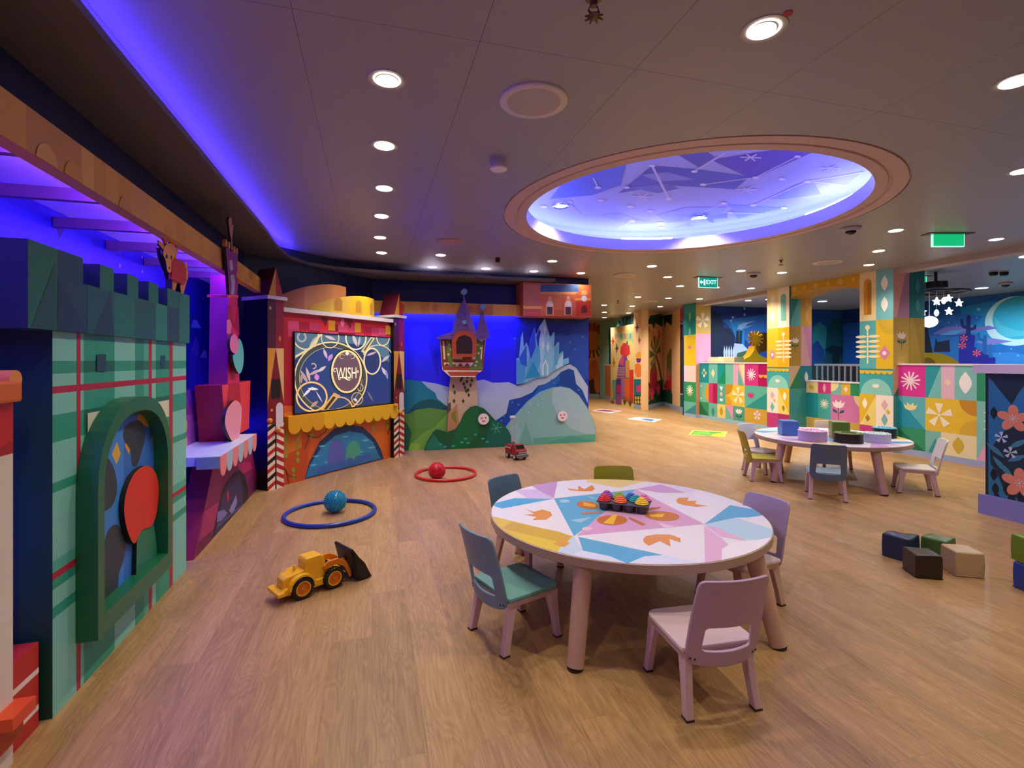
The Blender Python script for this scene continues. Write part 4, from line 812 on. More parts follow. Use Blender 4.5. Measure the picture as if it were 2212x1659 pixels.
mb.add(inf+ib, [(i, (i+1) % n, n+(i+1) % n, n+i) for i in range(n)], G1); mb.build('arch_frame', t, bevel=.006, fixn=True)
mb = MB(); inn = archpts(hw-fw+.002, zb+.083, .78, .287); PM = Pl((-1.104, 0), (0, 1)); mb.slab(PM, inn, -.002, 0, M('#2e6fc4', .5)); a = Art(mb, PM, .5)
a.conv = inn[::-1] if False else sorted(inn, key=lambda p: math.atan2(p[1]-.6, p[0]-mid)); a.zoom(0, 950, 2.34)
a.px([(510, 0), (625, -100), (625, 800), (510, 860)], '#3a86d8', 1)
a.px([(590, 10), (610, 70), (588, 125), (565, 75)], '#e0b040', 3); a.px([(780, -100), (800, -60), (785, 60), (765, 0)], '#d8a030', 3); a.px([(640, 0), (662, 30), (650, 75), (630, 30)], '#d8a030', 3); a.px([(700, -130), (860, -90), (840, 40), (760, -60), (690, -90)], '#c08a2c', 2)
# plain rounded stand-in shapes for the painted figures
a.px([(620, -20), (650, -85), (710, -95), (735, -30), (715, 60), (690, 130), (665, 120), (660, 60)], '#2f3a44', 5, 5)
a.px([(490, 130), (540, 90), (580, 160), (590, 260), (560, 340), (490, 350)], '#35404a', 5, 5)
a.px([(520, 560), (545, 460), (590, 430), (635, 500), (625, 600), (600, 680), (590, 780), (530, 820), (520, 700)], '#333c46', 5, 5)
mb.build('painted_panel', t)
mb = MB(); pf2 = Pl((-1.085, 0), (0, 1)); a = Art(mb, pf2, .5).zoom(0, 950, 2.34)
def zslab(mb, pl, k, pts, d0, d1, mat, sm=0, edge=None):
    q = [pl.hit(k[0]+p[0]/k[2], k[1]+p[1]/k[2], d1) for p in pts]; mb.slab(pl, smooth_poly(q, sm) if sm else q, d0, d1, mat, edge)
KZ = (0, 950, 2.34); BKE = M('#141414', .5)
zslab(mb, pf2, KZ, [(688, 690), (692, 520), (705, 420), (750, 395), (780, 440), (790, 520), (798, 610)], -.02, .0, M('#1f7a5c', .45), 0, BKE)
zslab(mb, pf2, KZ, [(628, 360), (640, 260), (680, 170), (740, 130), (785, 165), (803, 240), (795, 350), (770, 430), (715, 460), (680, 525), (645, 460)], -.018, .004, M('#dc3424', .45), 4, BKE)
mb.build('cutout_panel', t)
# parapet
PP = Pl((-1.09, 0), (0, 1)); q0, q1 = PP.U(60), PP.U(409); zt, zbm, zn = 1.70, 1.406, 1.60
notch = [tuple(PP.U(x/2.765) for x in pr) for pr in ((495, 597), (680, 760), (826, 888), (946, 1000))]
out = [(q0, zbm), (q1, zbm), (q1, zt)]
for (n0, n1) in reversed(notch): out += [(n1, zt), (n1, zn), (n0, zn), (n0, zt)]
out += [(q0, zt)]
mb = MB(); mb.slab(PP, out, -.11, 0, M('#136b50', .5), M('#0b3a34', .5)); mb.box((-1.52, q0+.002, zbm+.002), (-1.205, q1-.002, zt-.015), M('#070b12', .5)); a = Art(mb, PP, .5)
for i, (p0, p1, c_) in enumerate([(60, 124, '#146a4c'), (124, 188, '#0c4748'), (246, 291, '#136f57'), (291, 336, '#0c5a4c'), (336, 361, '#158062'), (361, 387, '#0a4a48'), (387, 409, '#15735a'), (188, 246, '#0e5850')]):
    a.uv(rect(PP.U(p0), zbm, PP.U(p1), zn), c_, 1); 
    if p0 in (60, 124, 387): a.uv(rect(PP.U(p0), zn, PP.U(min(p1, 178)), zt) if p0 != 387 else rect(PP.U(387), zn, q1, zt), c_, 1)
a.uv([(PP.U(66), zbm), (PP.U(124), zbm), (PP.U(118), zt-.05)], '#0e5244', 2); a.uv([(PP.U(200), zbm), (PP.U(246), zbm), (PP.U(238), zn)], '#0a4044', 2); a.uv([(PP.U(124), zn), (PP.U(188), zbm), (PP.U(124), zbm)], '#083844', 2)
mb.build('parapet', t)
# calf cutout standing on the parapet
PDR = Pl((-1.12, 0), (0, 1)); KD = (0, 400, 2.765); t = thing('calf_cutout', 'ochre calf cutout with red blanket standing on green parapet', 'figure cutout', (-1.14, PDR.U(375), 1.70))
OC, BK = M('#e0904a', .45), M('#15101a', .5)
mb = MB(); zslab(mb, PDR, KD, [(975, 375), (1000, 350), (1040, 355), (1055, 400), (1050, 470), (1110, 500), (1115, 580), (1095, 650), (1082, 650), (1075, 590), (1060, 580), (1045, 636), (1030, 636), (1030, 560), (1010, 500), (985, 430)], -.035, 0, OC, 0, BK); mb.build('body', t)
mb = MB(); zslab(mb, PDR, KD, [(975, 410), (985, 365), (1010, 348), (1040, 358), (1052, 400), (1040, 430), (1028, 500), (1015, 522), (1000, 510), (990, 450)], 0, .012, M('#f0a860', .45), 5, BK)
zslab(mb, PDR, KD, [(975, 385), (945, 350), (950, 330), (972, 345), (985, 370)], 0, .01, OC, 0, BK); zslab(mb, PDR, KD, [(1045, 375), (1068, 375), (1062, 405), (1048, 410)], 0, .01, OC, 0, BK)
zslab(mb, PDR, KD, [(990, 355), (975, 320), (985, 290), (988, 320), (1000, 350)], 0, .01, M('#c8602c', .5)); zslab(mb, PDR, KD, [(1030, 352), (1040, 325), (1035, 290), (1028, 320), (1022, 348)], 0, .01, M('#c8602c', .5))
mb.build('head', t)
mb = MB(); zslab(mb, PDR, KD, [(996, 410), (1002, 420), (1002, 435), (996, 440), (991, 428)], .012, .014, BK); zslab(mb, PDR, KD, [(1025, 418), (1030, 430), (1026, 445), (1020, 432)], .012, .014, BK); zslab(mb, PDR, KD, [(1008, 490), (1018, 490), (1013, 503)], .012, .014, BK); mb.build('face_mark', t)
mb = MB(); zslab(mb, PDR, KD, [(1030, 460), (1045, 435), (1090, 455), (1118, 500), (1115, 560), (1100, 595), (1060, 575), (1025, 560)], 0, .016, M('#c83022', .45))
for (x, y) in ((1092, 480), (1098, 520), (1098, 548)):
    u, z = PDR.hit(x/2.765, 400+y/2.765); 
    for k in range(3): mb.slab(PDR, wedge(u, z, -.02, .02, k*60, .004, .007), .016, .0175+.0003*k, M('#e89a3c', .5))
mb.build('blanket', t)
# ---------------- left: red and cream castle at the edge ----------------
t = thing('castle_facade', 'red and cream facade with orange roll cut by left edge', 'play facade', (-1.4, 1.2, 0)); ye = PC.U(28)
mb = MB(); mb.box((-1.655, -.4, 0), (-1.115, ye, 1.20), M('#e2d8c2', .5)); a = Art(mb, PC, .5)
a.uv(rect(-.4, 1.0, ye, 1.165), '#c8201c', 1); a.uv([(ye-.2, 1.0), (ye, 1.0), (ye, 1.04)], '#a81818', 2); mb.build('body', t)
mb = MB(); mb.box((-1.655, -.4, 1.165), (-1.09, ye+.005, 1.235), M('#d86a22', .45)); mb.build('cornice', t, bevel=.01)
yc_, zc_ = PC.hit(22, 820); mb = MB(); mb.lathe([(.030, -1.60), (.030, -1.10)], M('#e89634', .4), (0, yc_, zc_), 28, axis='x'); mb.build('roll', t, smooth=40)
mb = MB(); mb.box((-1.3, ye-.10, .16), (-1.06, ye+.012, .2), M('#e2502a', .5)); mb.box((-1.3, ye-.1, .09), (-1.09, ye+.005, .16), M('#b84818', .5)); mb.build('ledge', t)
t = thing('plinth', 'low red striped plinth between the two left facades', 'plinth', (-1.3, ye+.1, 0))
mb = MB(); mb.box((-1.655, ye+.002, 0), (-1.14, s0-.03, .30), M('#c02a20', .5)); pq = Pl((-1.14, 0), (0, 1)); a = Art(mb, pq, .5); a.uv(rect(ye+.002, .19, s0-.03, .21), '#efe0d0', 1); a.uv(rect(ye+.002, .06, s0-.03, .08), '#efe0d0', 1); mb.build('body', t)
# ---------------- left: magenta tower with shelf ----------------
K1, K2 = (380, 460, 4.147), (380, 800, 3.858)
PT = Pl((-1.115, 0), (0, 1)); t = thing('tower_facade', 'magenta and purple tower facade with white scalloped shelf', 'play facade', (-1.35, PT.U(480), 0))
mb = MB(); q = [PT.hit(*p) for p in ((405, 1216), (420, 1214), (560, 1066), (540, 975), (462, 1010))]
zf = lambda px, py: PT.hit(px, py)
b0, b1 = zf(418, 1213)[0], zf(560, 1066)[0]; tp0, tp1 = zf(472, 985)[0], zf(538, 945)[0]; zs = .565
MG = M('#8c1458', .5)
xb = -1.25
mb.add([(xb, b0, 0), (-1.115, b0, 0), (-1.115, b1, 0), (xb, b1, 0), (xb, tp0-.1, zs), (-1.115, tp0-.1, zs), (-1.115, tp1+.02, zs), (xb, tp1+.02, zs)], [(0, 4, 5, 1), (2, 6, 7, 3), (4, 7, 6, 5)], M('#8c0f24', .5))
mb.add([(-1.115, b0, 0), (-1.115, b1, 0), (-1.115, tp1+.02, zs), (-1.115, tp0-.1, zs)], [(0, 1, 2, 3)], MG)
a = Art(mb, PT, .5); a.conv = [(b0, 0), (b1, 0), (tp1+.02, zs), (tp0-.1, zs)]; a.zoom(*K2)
for pts, c_ in [([(300, 830), (400, 860), (370, 1000), (240, 1160)], '#a51c68'), ([(240, 1170), (360, 1080), (330, 1300), (200, 1420)], '#a82468'), ([(500, 780), (620, 760), (640, 850), (560, 870)], '#b8246c'), ([(600, 900), (640, 880), (690, 1010), (610, 1100)], '#6c1c54'), ([(180, 1440), (300, 1340), (300, 1450), (170, 1600)], '#6a0f44'), ([(560, 860), (640, 820), (640, 840), (570, 890)], '#7c1048'), ([(240, 1160), (370, 1070), (370, 1085), (240, 1175)], '#7c1048')]: a.px(pts, c_, 1)
a.px([(300, 1400), (340, 1200), (370, 1050), (420, 930), (480, 850), (530, 830), (570, 870), (600, 980), (610, 1110), (560, 1130)], '#160c24', 2)
a.px([(330, 1370), (350, 1230), (380, 1070), (430, 950), (480, 890), (530, 870), (555, 960), (560, 1120), (440, 1230)], '#2f2458', 3)
a.px([(345, 1180), (400, 1160), (430, 1190), (380, 1250), (340, 1270)], '#7a74b4', 4); a.px([(440, 1170), (500, 1040), (510, 1100), (470, 1200)], '#8c88c4', 4); a.px([(345, 1280), (450, 1200), (555, 1110), (555, 1130), (335, 1320)], '#4a4a8c', 5); a.px([(425, 1030), (435, 990), (442, 1060), (430, 1110)], '#d81c4c', 5)
mb.build('base', t)
# shelf
mb = MB(); sy0, sy1 = zf(460, 990)[0]-.12, zf(552, 945)[0]; SW = M('#cdd8ea', .4)
xs = -.99; PS = Pl((xs, 0), (0, 1)); sy0, sy1 = PS.U(474), PS.U(553); z1 = PS.hit(478, 984)[1]
mb.box((-1.40, sy0+.02, zs+.02), (xs, sy1, z1), SW); mb.box((-1.13, sy0, zs), (xs, sy0+.02, z1), M('#8fa8c8', .4)); mb.build('shelf', t, bevel=.003)
mb = MB(); n = 7
for k in range(n):
    ua = sy0+(sy1-sy0)*k/n; ub = sy0+(sy1-sy0)*(k+1)/n; o_ = [(ua, z1)]+[((ua+ub)/2-(ub-ua)/2*math.cos(math.pi*j/10), z1-.06-.085*math.sin(math.pi*j/10)) for j in range(11)]+[(ub, z1)]
    mb.slab(PS, o_, 0, .006, M('#f08a8c' if k % 2 == 0 else '#a9c4d6', .45))
mb.build('bunting', t)
# mid block with red sides
PMb = Pl((-1.13, 0), (0, 1)); mb = MB(); m0, m1 = PMb.U(484), PMb.U(540); zt_ = PMb.hit(487, 831)[1]
mb.slab(PMb, [(m0-.06, zt_), (m0+.05, z1), (m1-.04, z1), (m1+.02, zt_)], -.19, 0, M('#f0444c', .5), M('#a01038', .5)); a = Art(mb, PMb, .5).zoom(*K2)
a.px([(440, 110), (530, 100), (545, 330), (520, 620), (400, 640), (410, 400)], '#c01838', 1)
mb.build('middle_block', t)
PTw = Pl((-1.14, 0), (0, 1)); mb = MB(); w0, w1 = PTw.U(491), PTw.U(519); w2, w3 = PTw.U(495), PTw.U(512); ztw = PTw.hit(495, 586)[1]
ztw = 2.0
mb.slab(PTw, [(w0, .8), (w1, .8), (w3, ztw), (w2, ztw)], -.14, 0, M('#e0206c', .45), M('#9c2c74', .5)); a = Art(mb, PTw, .45).zoom(*K1)
a.px([(455, 960), (480, 950), (500, 1000), (490, 1080), (455, 1080)], '#f884b4', 2); a.px([(465, 830), (490, 830), (520, 1000), (550, 840), (560, 840), (570, 1100), (500, 1000), (455, 1140)], '#b8104c', 1)
mb.build('tower', t)
# plain balloon-cluster style stand-in shapes on the shelf
PBn = Pl((-1.08, 0), (0, 1)); mb = MB()
zslab(mb, PBn, K1, [(483, 1180), (495, 1110), (525, 1085), (550, 1120), (560, 1190), (540, 1260), (500, 1240)], -.02, .0, M('#ee7cba', .45), 4, BK); mb.build('pink_cutout', t)
mb = MB(); zslab(mb, PBn, K1, [(560, 1130), (590, 1160), (608, 1260), (600, 1380), (570, 1440), (530, 1380), (510, 1280), (540, 1250)], -.03, -.008, M('#5cc8cc', .45), 4, BK); mb.build('teal_cutout', t)
mb = MB(); zslab(mb, PBn, K2, [(410, 450), (420, 350), (450, 290), (500, 250), (545, 300), (545, 420), (530, 540), (505, 600), (470, 590), (440, 540)], -.02, .004, M('#f49cb4', .45), 4, BK); mb.build('rose_cutout', t)
# crown piece
PCr = Pl((-1.03, 0), (0, 1)); mb = MB(); zslab(mb, PCr, K1, [(460, 735), (560, 735), (560, 760), (460, 760)], -.11, .02, M('#d8386c', .45), 0); mb.build('ledge', t)
mb = MB(); zslab(mb, PCr, K1, [(447, 310), (480, 320), (490, 345), (520, 330), (555, 360), (550, 520), (540, 560), (560, 600), (548, 740), (480, 740), (470, 600), (462, 480)], -.02, 0, M('#8c1c84', .45), 0, BK)
for x, y in ((453, 270), (479, 290), (525, 330), (548, 345)): zslab(mb, PCr, K1, [(x-8, y), (x-5, y-28), (x+5, y-30), (x+9, y), (x+5, y+28), (x-5, y+26)], -.018, .004, M('#c8843c', .45), 3)
zslab(mb, PCr, K1, [(480, 430), (505, 420), (515, 500), (500, 520), (486, 500)], 0, .006, M('#b9b4d8', .45)); zslab(mb, PCr, K1, [(490, 560), (520, 550), (530, 620), (520, 730), (495, 730), (500, 650)], 0, .006, M('#a9a0c8', .45)); mb.build('crown', t)
mb = MB(); zslab(mb, PCr, K1, [(494, 330), (498, 240), (485, 200), (475, 100), (468, 70), (480, 35), (500, 45), (503, 110), (518, 105), (510, 160), (505, 230), (508, 330)], -.015, 0, M('#b07a74', .5), 0, BK); mb.build('finial', t)
# purple patterned flat castle behind, teal round-topped board
PU = Pl((-1.35, 0), (0, 1)); t = thing('pattern_board', 'purple board with zigzag top and yellow dots behind the castle', 'wall display', (-1.36, PU.U(410), 0)); mb = MB(); KK = K2
zslab(mb, PU, KK, [(0, 160), (60, 150), (75, 160), (80, 180), (120, 330), (165, 170), (175, 165), (205, 370), (200, 700), (170, 1700), (0, 1800)], -.02, 0, M('#9c4cb0', .5), 0); a = Art(mb, PU, .5).zoom(*K2)
a.px([(50, 370), (128, 370), (128, 900), (60, 900)], '#b85cc0', 1); a.px([(75, 160), (170, 160), (125, 340)], '#6a2cb8', 2); a.px([(50, 370), (60, 200), (120, 340), (180, 200), (205, 370)], '#9c2c94', 1)
for k in range(4): u, z = a.pt((82, 460+k*140)); a.uv(ell(u, z, .035, .045), '#f0b060', 3)
for k in range(2): u, z = a.pt((170, 440+k*180)); tulip(a, u, z, .05, '#d89cd8', 3)
mb.build('board', t)
PTl = Pl((-1.5, 0), (0, 1)); 
t = thing('pattern_board', 'teal round-topped board beside the tall striped screen tower', 'wall display', (-1.2, 5.0, 0)); PTb = Pl((-1.25, 0), (0, 1)); u0, u1 = PTb.U(545), PTb.U(567); zz = PTb.hit(556, 756)[1]
mb = MB(); mb.slab(PTb, [(u0, 0), (u1, 0)]+ell((u0+u1)/2, zz, (u1-u0)/2, .1, 16, 0, 180), -.02, 0, M('#2c9cc8', .5)); a = Art(mb, PTb, .5); a.uv(rect(u0, 0, u1, .9), '#2a9a94', 1)
for k in range(3): a.uv(ell((u0+u1)/2, 1.32-k*.13, .05 if k != 1 else .06, .035, 14), '#5cc8e0', 2)
mb.build('board', t)
# ---------------- screen unit ----------------
t = thing('screen_unit', 'red and orange castle-shaped screen unit in the corner', 'screen unit', ((TVA[0]+TVB[0])/2, (TVA[1]+TVB[1])/2, 0)); KT = (520, 560, 3.19); KV = (620, 690, 7.54)
mb = MB(); RD = M('#b3122c', .45); mb.slab(TV, rect(.03, 0, TVL-.02, 1.80), -.35, 0, RD, M('#0b0710', .5)); a = Art(mb, TV, .45).zoom(*KT)
a.px([(297, 360), (1055, 440), (1055, 500), (297, 450)], '#c81e30', 1)
REDS = ['#d01c34', '#9c1030', '#e02838', '#b01838', '#d84070', '#8c0c28', '#c83c64']
random.seed(5)
for r_ in range(2):
    for k in range(13):
        u0 = .15+k*.138; zz = 1.715-.085*r_
        a.uv(rect(u0, zz-.085, u0+.138, zz), REDS[(k*3+r_*4) % 7] if (k+r_) % 5 else '#e0507c', 2)
for k in (4, 7, 11): a.uv(rect(.12+k*.138+.02, 1.64, .12+k*.138+.12, 1.76), '#e0a01c', 4)
for k in (6,): u, z = a.pt((700, 440)); a.uv(dia(u, z, .035, .055), '#f08ca0', 4)
for k in (3, 5, 9): a.uv([(k*.19, 1.79), (k*.19+.12, 1.79), (k*.19+.08, 1.68)], '#7c0c1c', 4)
a.px([(270, 1010), (1115, 1010), (1115, 1345), (265, 1575)], '#d9641c', 1); a.px([(265, 1300), (480, 1240), (440, 1530), (265, 1575)], '#c8501c', 2)
for x0_, x1_, c_ in ((290, 420, '#e07a20'), (560, 640, '#e27c22'), (900, 990, '#e0701c'), (1020, 1080, '#cf5a20')): a.px([(x0_, 1060), (x1_, 1040), (x1_, 1300), (x0_, 1350)], c_, 3)
a.px([(440, 1515), (470, 1400), (540, 1260), (640, 1170), (740, 1135), (840, 1155), (920, 1230), (965, 1310), (985, 1375)], '#123a68', 5, 0); a.px([(445, 1505), (480, 1410), (560, 1290), (650, 1215), (750, 1185), (840, 1200), (910, 1260), (960, 1370)], '#2a8cbc', 6)
a.px([(450, 1505), (480, 1440), (700, 1390), (930, 1330), (965, 1372)], '#2f7fb4', 7)
for x, y in ((520, 1360), (560, 1290), (720, 1225), (860, 1250), (900, 1300), (820, 1330), (500, 1420), (600, 1400)): a.px([(x-30, y), (x, y-9), (x+30, y-8), (x, y+6)], '#6cc4dc', 8)
# plain rounded wave shapes as stand-ins
a.px([(600, 1440), (610, 1300), (650, 1240), (700, 1260), (715, 1340), (700, 1410)], '#5c68b8', 9, 5); a.px([(725, 1400), (735, 1290), (780, 1250), (820, 1290), (820, 1370), (790, 1395)], '#4fb08c', 9, 5)
for k in range(6):
    u, z = a.pt((560+k*62, 1460-k*18)); a.uv(pie(u, z-.02, .085, 0, 180), '#3a6cb4', 10+k)
for (x, y0, y1) in ((312, 1195, 1400), (392, 1180, 1420), (362, 1430, 1500), (915, 1100, 1200), (1010, 1090, 1180), (485, 1150, 1220), (1048, 1130, 1210)):
    n = max(2, int((y1-y0)/45))
    for k in range(n): a.px([(x, y0+k*45), (x+13, y0+22+k*45), (x, y0+45+k*45), (x-13, y0+22+k*45)], '#8cac2c', 9)
def vine(pts, wd=5):
    for i in range(len(pts)-1):
        (x0, y0), (x1, y1) = pts[i], pts[i+1]; l = math.hypot(x1-x0, y1-y0); nx, ny = -(y1-y0)/l*wd/2, (x1-x0)/l*wd/2
        a.px([(x0+nx, y0+ny), (x1+nx, y1+ny), (x1-nx, y1-ny), (x0-nx, y0-ny)], '#5a2c1c', 10)
vine([(430, 1175), (470, 1220), (530, 1230), (580, 1190), (600, 1150)]); vine([(470, 1220), (440, 1310)]); vine([(262, 1410), (300, 1440), (330, 1490), (380, 1505)]); vine([(310, 1450), (330, 1545)]); vine([(1040, 1100), (1030, 1150), (1010, 1210)])
mb.build('body', t)
# awning
mb = MB(); YL = M('#e8b214', .4); n = 11; ua, ub = .10, TVL-.16; zt0, zl = .715, .60
for k in range(n):
    p, q = ua+(ub-ua)*k/n, ua+(ub-ua)*(k+1)/n; o_ = [(p, zt0)]+[((p+q)/2-(q-p)/2*math.cos(math.pi*j/10), zl-.075*math.sin(math.pi*j/10)) for j in range(11)]+[(q, zt0)]
    mb.slab(TV, o_, 0, .07, M('#e2a416' if k < 3 else '#ecba18', .4))
mb.build('awning', t)
# white ledges
mb = MB(); mb.slab(TV, rect(.0, 1.80, TVL-.02, 1.845), -.36, .05, M('#d8d4dc', .4)); mb.build('ledge', t)
# towers
def tower(u0, u1, zl, zp, left):
    uc = (u0+u1)/2; d = .06
    tw = MB(); tw.slab(TV, rect(u0, 0, u1, zl), -.30, d, M('#7c1020', .45), M('#0c0810', .5)); a = Art(tw, TV, .45); a.off = d; hw_ = (u1-u0)/2
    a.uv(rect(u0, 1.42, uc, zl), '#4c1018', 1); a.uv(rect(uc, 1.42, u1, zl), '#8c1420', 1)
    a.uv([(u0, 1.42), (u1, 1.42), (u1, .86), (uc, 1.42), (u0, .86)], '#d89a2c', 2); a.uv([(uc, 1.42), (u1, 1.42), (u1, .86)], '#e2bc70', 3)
    a.uv([(uc-hw_*.55, 1.1), (uc-hw_*.3, 1.12), (uc, 1.1), (uc+hw_*.3, 1.12), (uc+hw_*.55, 1.1), (uc+hw_*.55, .92), (uc+hw_*.2, .90), (uc, .93), (uc-hw_*.2, .90), (uc-hw_*.55, .92)], '#1c0c0c', 4)
    for sx in (-1, 1): a.uv(dia(uc+sx*hw_*.5, .80, .014, .018), '#f0b030', 4)
    a.uv(dia(u0+.03, zl-.09, .015, .02), '#d8b45c', 4); a.uv(dia(uc+hw_*.5, 1.52, .015, .035), '#d8804c', 4)
    for sgn, c1 in ((0, '#c02028'), (1, '#b81824')):
        x0_, x1_ = (u0, uc-.008) if sgn == 0 else (uc+.008, u1); z = 0; i = 0
        a.uv(rect(uc-.008, 0, uc+.008, .66), '#0a0608', 3); a.uv(rect(x0_, 0, x1_, .66), '#f2e4c4', 3)
        while z < .64:
            s_ = .05 if sgn == 0 else -.05; cc = c1 if (i % 2 == 0 or sgn == 1) else '#140c0c'; z0_ = z+(0.05 if s_ < 0 else 0)
            a.uv(clip([(x0_, z0_), (x1_, z0_+s_), (x1_, z0_+s_+.042), (x0_, z0_+.042)], rect(x0_, 0, x1_, .66)), cc, 4); z += .084; i += 1
    a.uv([(uc, .62), (u1-.01, .62)]+ell(uc+hw_*.5-.005, .82, hw_*.45, .05, 10, 0, 180), '#d8d4d0', 5)
    tw.build('tower', t)
    m2 = MB(); m2.slab(TV, rect(u0-.015, zl, u1+.03, zl+.035), -.32, d+.02, M('#d8d4dc', .4)); m2.build('tower_ledge', t)
    m3 = MB(); m3.slab(TV, [(u0+.01, zl+.035), (u1-.005, zl+.035), (uc, zp)], -.20, d, M('#b01c28', .45), M('#6c1a2c', .45)); a = Art(m3, TV, .45); a.off = d; a.uv([(u0+.01, zl+.035), (uc, zl+.035), (uc, zp)], '#d09a34', 1); m3.build('spire', t)
    m4 = MB()
    for zz in (.70, .60): 
        p = TV.P(u0-.0 if zz == .70 else uc, zz, d+.03); m4.sphere(p, .028, M('#d8922c', .35), 16, 10)
    m4.build('knob', t, smooth=60)
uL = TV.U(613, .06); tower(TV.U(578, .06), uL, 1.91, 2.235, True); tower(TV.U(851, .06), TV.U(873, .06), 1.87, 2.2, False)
# curved crown walls
def curved(uc, r, z0, zfun, a0, a1, col, wins, nm, dd=-.3, wcol='#c08a2c'):
    mb = MB(); n = 26; ring = []; ty = 0
    P = lambda ang, z, rr: TV.P(uc+rr*math.sin(R(ang)), z, dd+(rr*.45)*math.cos(R(ang)))
    cols_ = col
    for k in range(n):
        b0_, b1_ = a0+(a1-a0)*k/n, a0+(a1-a0)*(k+1)/n; t0, t1 = k/n, (k+1)/n
        v = [P(b0_, z0, r), P(b1_, z0, r), P(b1_, zfun(t1), r), P(b0_, zfun(t0), r), P(b0_, z0, r-.03), P(b1_, z0, r-.03), P(b1_, zfun(t1), r-.03), P(b0_, zfun(t0), r-.03)]
        mb.add(v, [(0, 1, 2, 3), (5, 4, 7, 6), (3, 2, 6, 7), (0, 4, 5, 1)]+([(0, 3, 7, 4)] if k == 0 else [])+([(1, 5, 6, 2)] if k == n-1 else []), M(cols_[(k*5//n) % len(cols_)], .45))
    for wa in wins:
        pts = []
        for (da, zz) in [(-5, z0+.03), (5, z0+.03), (5, z0+.14), (3.5, z0+.17), (0, z0+.185), (-3.5, z0+.17), (-5, z0+.14)]: pts.append(P(wa+da, zz, r+.003))
        mb.ngon(pts, M(wcol, .45))
    mb.build(nm, t)
curved(.72, .60, 1.845, lambda s: 1.90+.30*math.sin(min(s*1.15, 1)*math.pi/2)**.9, -75, 42, ['#c07a4c', '#b87048', '#cc8c54', '#c8864c'], [], 'brown_crown_wall', -.36)
curved(1.02, .60, 1.845, lambda s: 1.90+.19*math.sin(min(s*1.5, 1)*math.pi/2), -60, 68, ['#dcb040', '#e2ba48', '#e8b424', '#ecbc1c'], [-20, 10, 40], 'yellow_crown_wall', -.22)
# the screen
t2 = thing('display_screen', 'large flat screen showing the word WISH in gold ornaments', 'screen', TV.P(.8, .7, 0)[:2]+(1.2,))
s_a, s_b = TV.hit(634, 717), TV.hit(842, 868); su0, su1 = TV.U(634), TV.U(842); sz0, sz1 = .735, 1.592
mb = MB(); mb.slab(TV, rect(su0-.012, sz0-.012, su1+.012, sz1+.012), .0, .022, M('#0a090a', .3)); mb.build('bezel', t2)
mb = MB(); pS = Pl(TV.P(0, 0, .023)[:2], TV.u); E = lambda h: M(h, .25, emit=.7)
mb.ngon([pS.P(u, z) for u, z in rect(su0, sz0, su1, sz1)], E('#1f2f5c')); a = Art(mb, pS, .3, conv=rect(su0, sz0, su1, sz1)).zoom(*KV)
def ea(pts, c_, l=1, sm=0): a.px(pts, E(c_), l, sm)
ea([(100, 200), (700, 260), (1660, 310), (1660, 700), (1300, 420), (900, 380), (600, 380), (300, 500), (110, 680)], '#456478', 1); ea([(1260, 900), (1660, 700), (1660, 1400), (1300, 1400)], '#16306c', 1)
def hoop(cx_, cy_, rx, ry, wd, c_, l, a0=0, a1=360, n=36):
    for k in range(n):
        b0_, b1_ = R(a0+(a1-a0)*k/n), R(a0+(a1-a0)*(k+1)/n)
        ea([(cx_+rx*math.cos(b0_), cy_+ry*math.sin(b0_)), (cx_+rx*math.cos(b1_), cy_+ry*math.sin(b1_)), (cx_+(rx-wd)*math.cos(b1_), cy_+(ry-wd)*math.sin(b1_)), (cx_+(rx-wd)*math.cos(b0_), cy_+(ry-wd)*math.sin(b0_))], c_, l)
ea([(710+595*math.cos(R(k*12)), 960+595*math.sin(R(k*12))) for k in range(30)], '#22396c', 2)
hoop(710, 960, 600, 600, 22, '#cdb98a', 4); hoop(710, 960, 575, 575, 60, '#38403c', 3); hoop(710, 960, 515, 510, 7, '#b8a884', 4)
hoop(400, 1260, 260, 250, 28, '#d8b068', 5); hoop(1385, 680, 145, 220, 22, '#dccb9c', 5); hoop(1120, 300, 175, 200, 22, '#d4cba4', 5); hoop(300, 250, 220, 250, 24, '#c8b888', 5); hoop(1140, 1290, 95, 105, 12, '#c8a45c', 5); hoop(860, 1480, 220, 225, 22, '#c8a460', 5); hoop(1480, 660, 260, 250, 16, '#cbb98a', 4, 200, 380); hoop(1560, 300, 110, 130, 16, '#cbb98a', 5); hoop(1190, 1110, 50, 65, 14, '#c8a45c', 5); hoop(700, 300, 150, 170, 16, '#cbb98a', 4)
def leaf(x, y, l_, w_, ang, c_, lay=6):
    ca, sa = math.cos(R(ang)), math.sin(R(ang)); ea([(x+p[1]*ca-p[0]*sa, y+p[1]*sa+p[0]*ca) for p in lens(0, 0, w_, l_)], c_, lay)
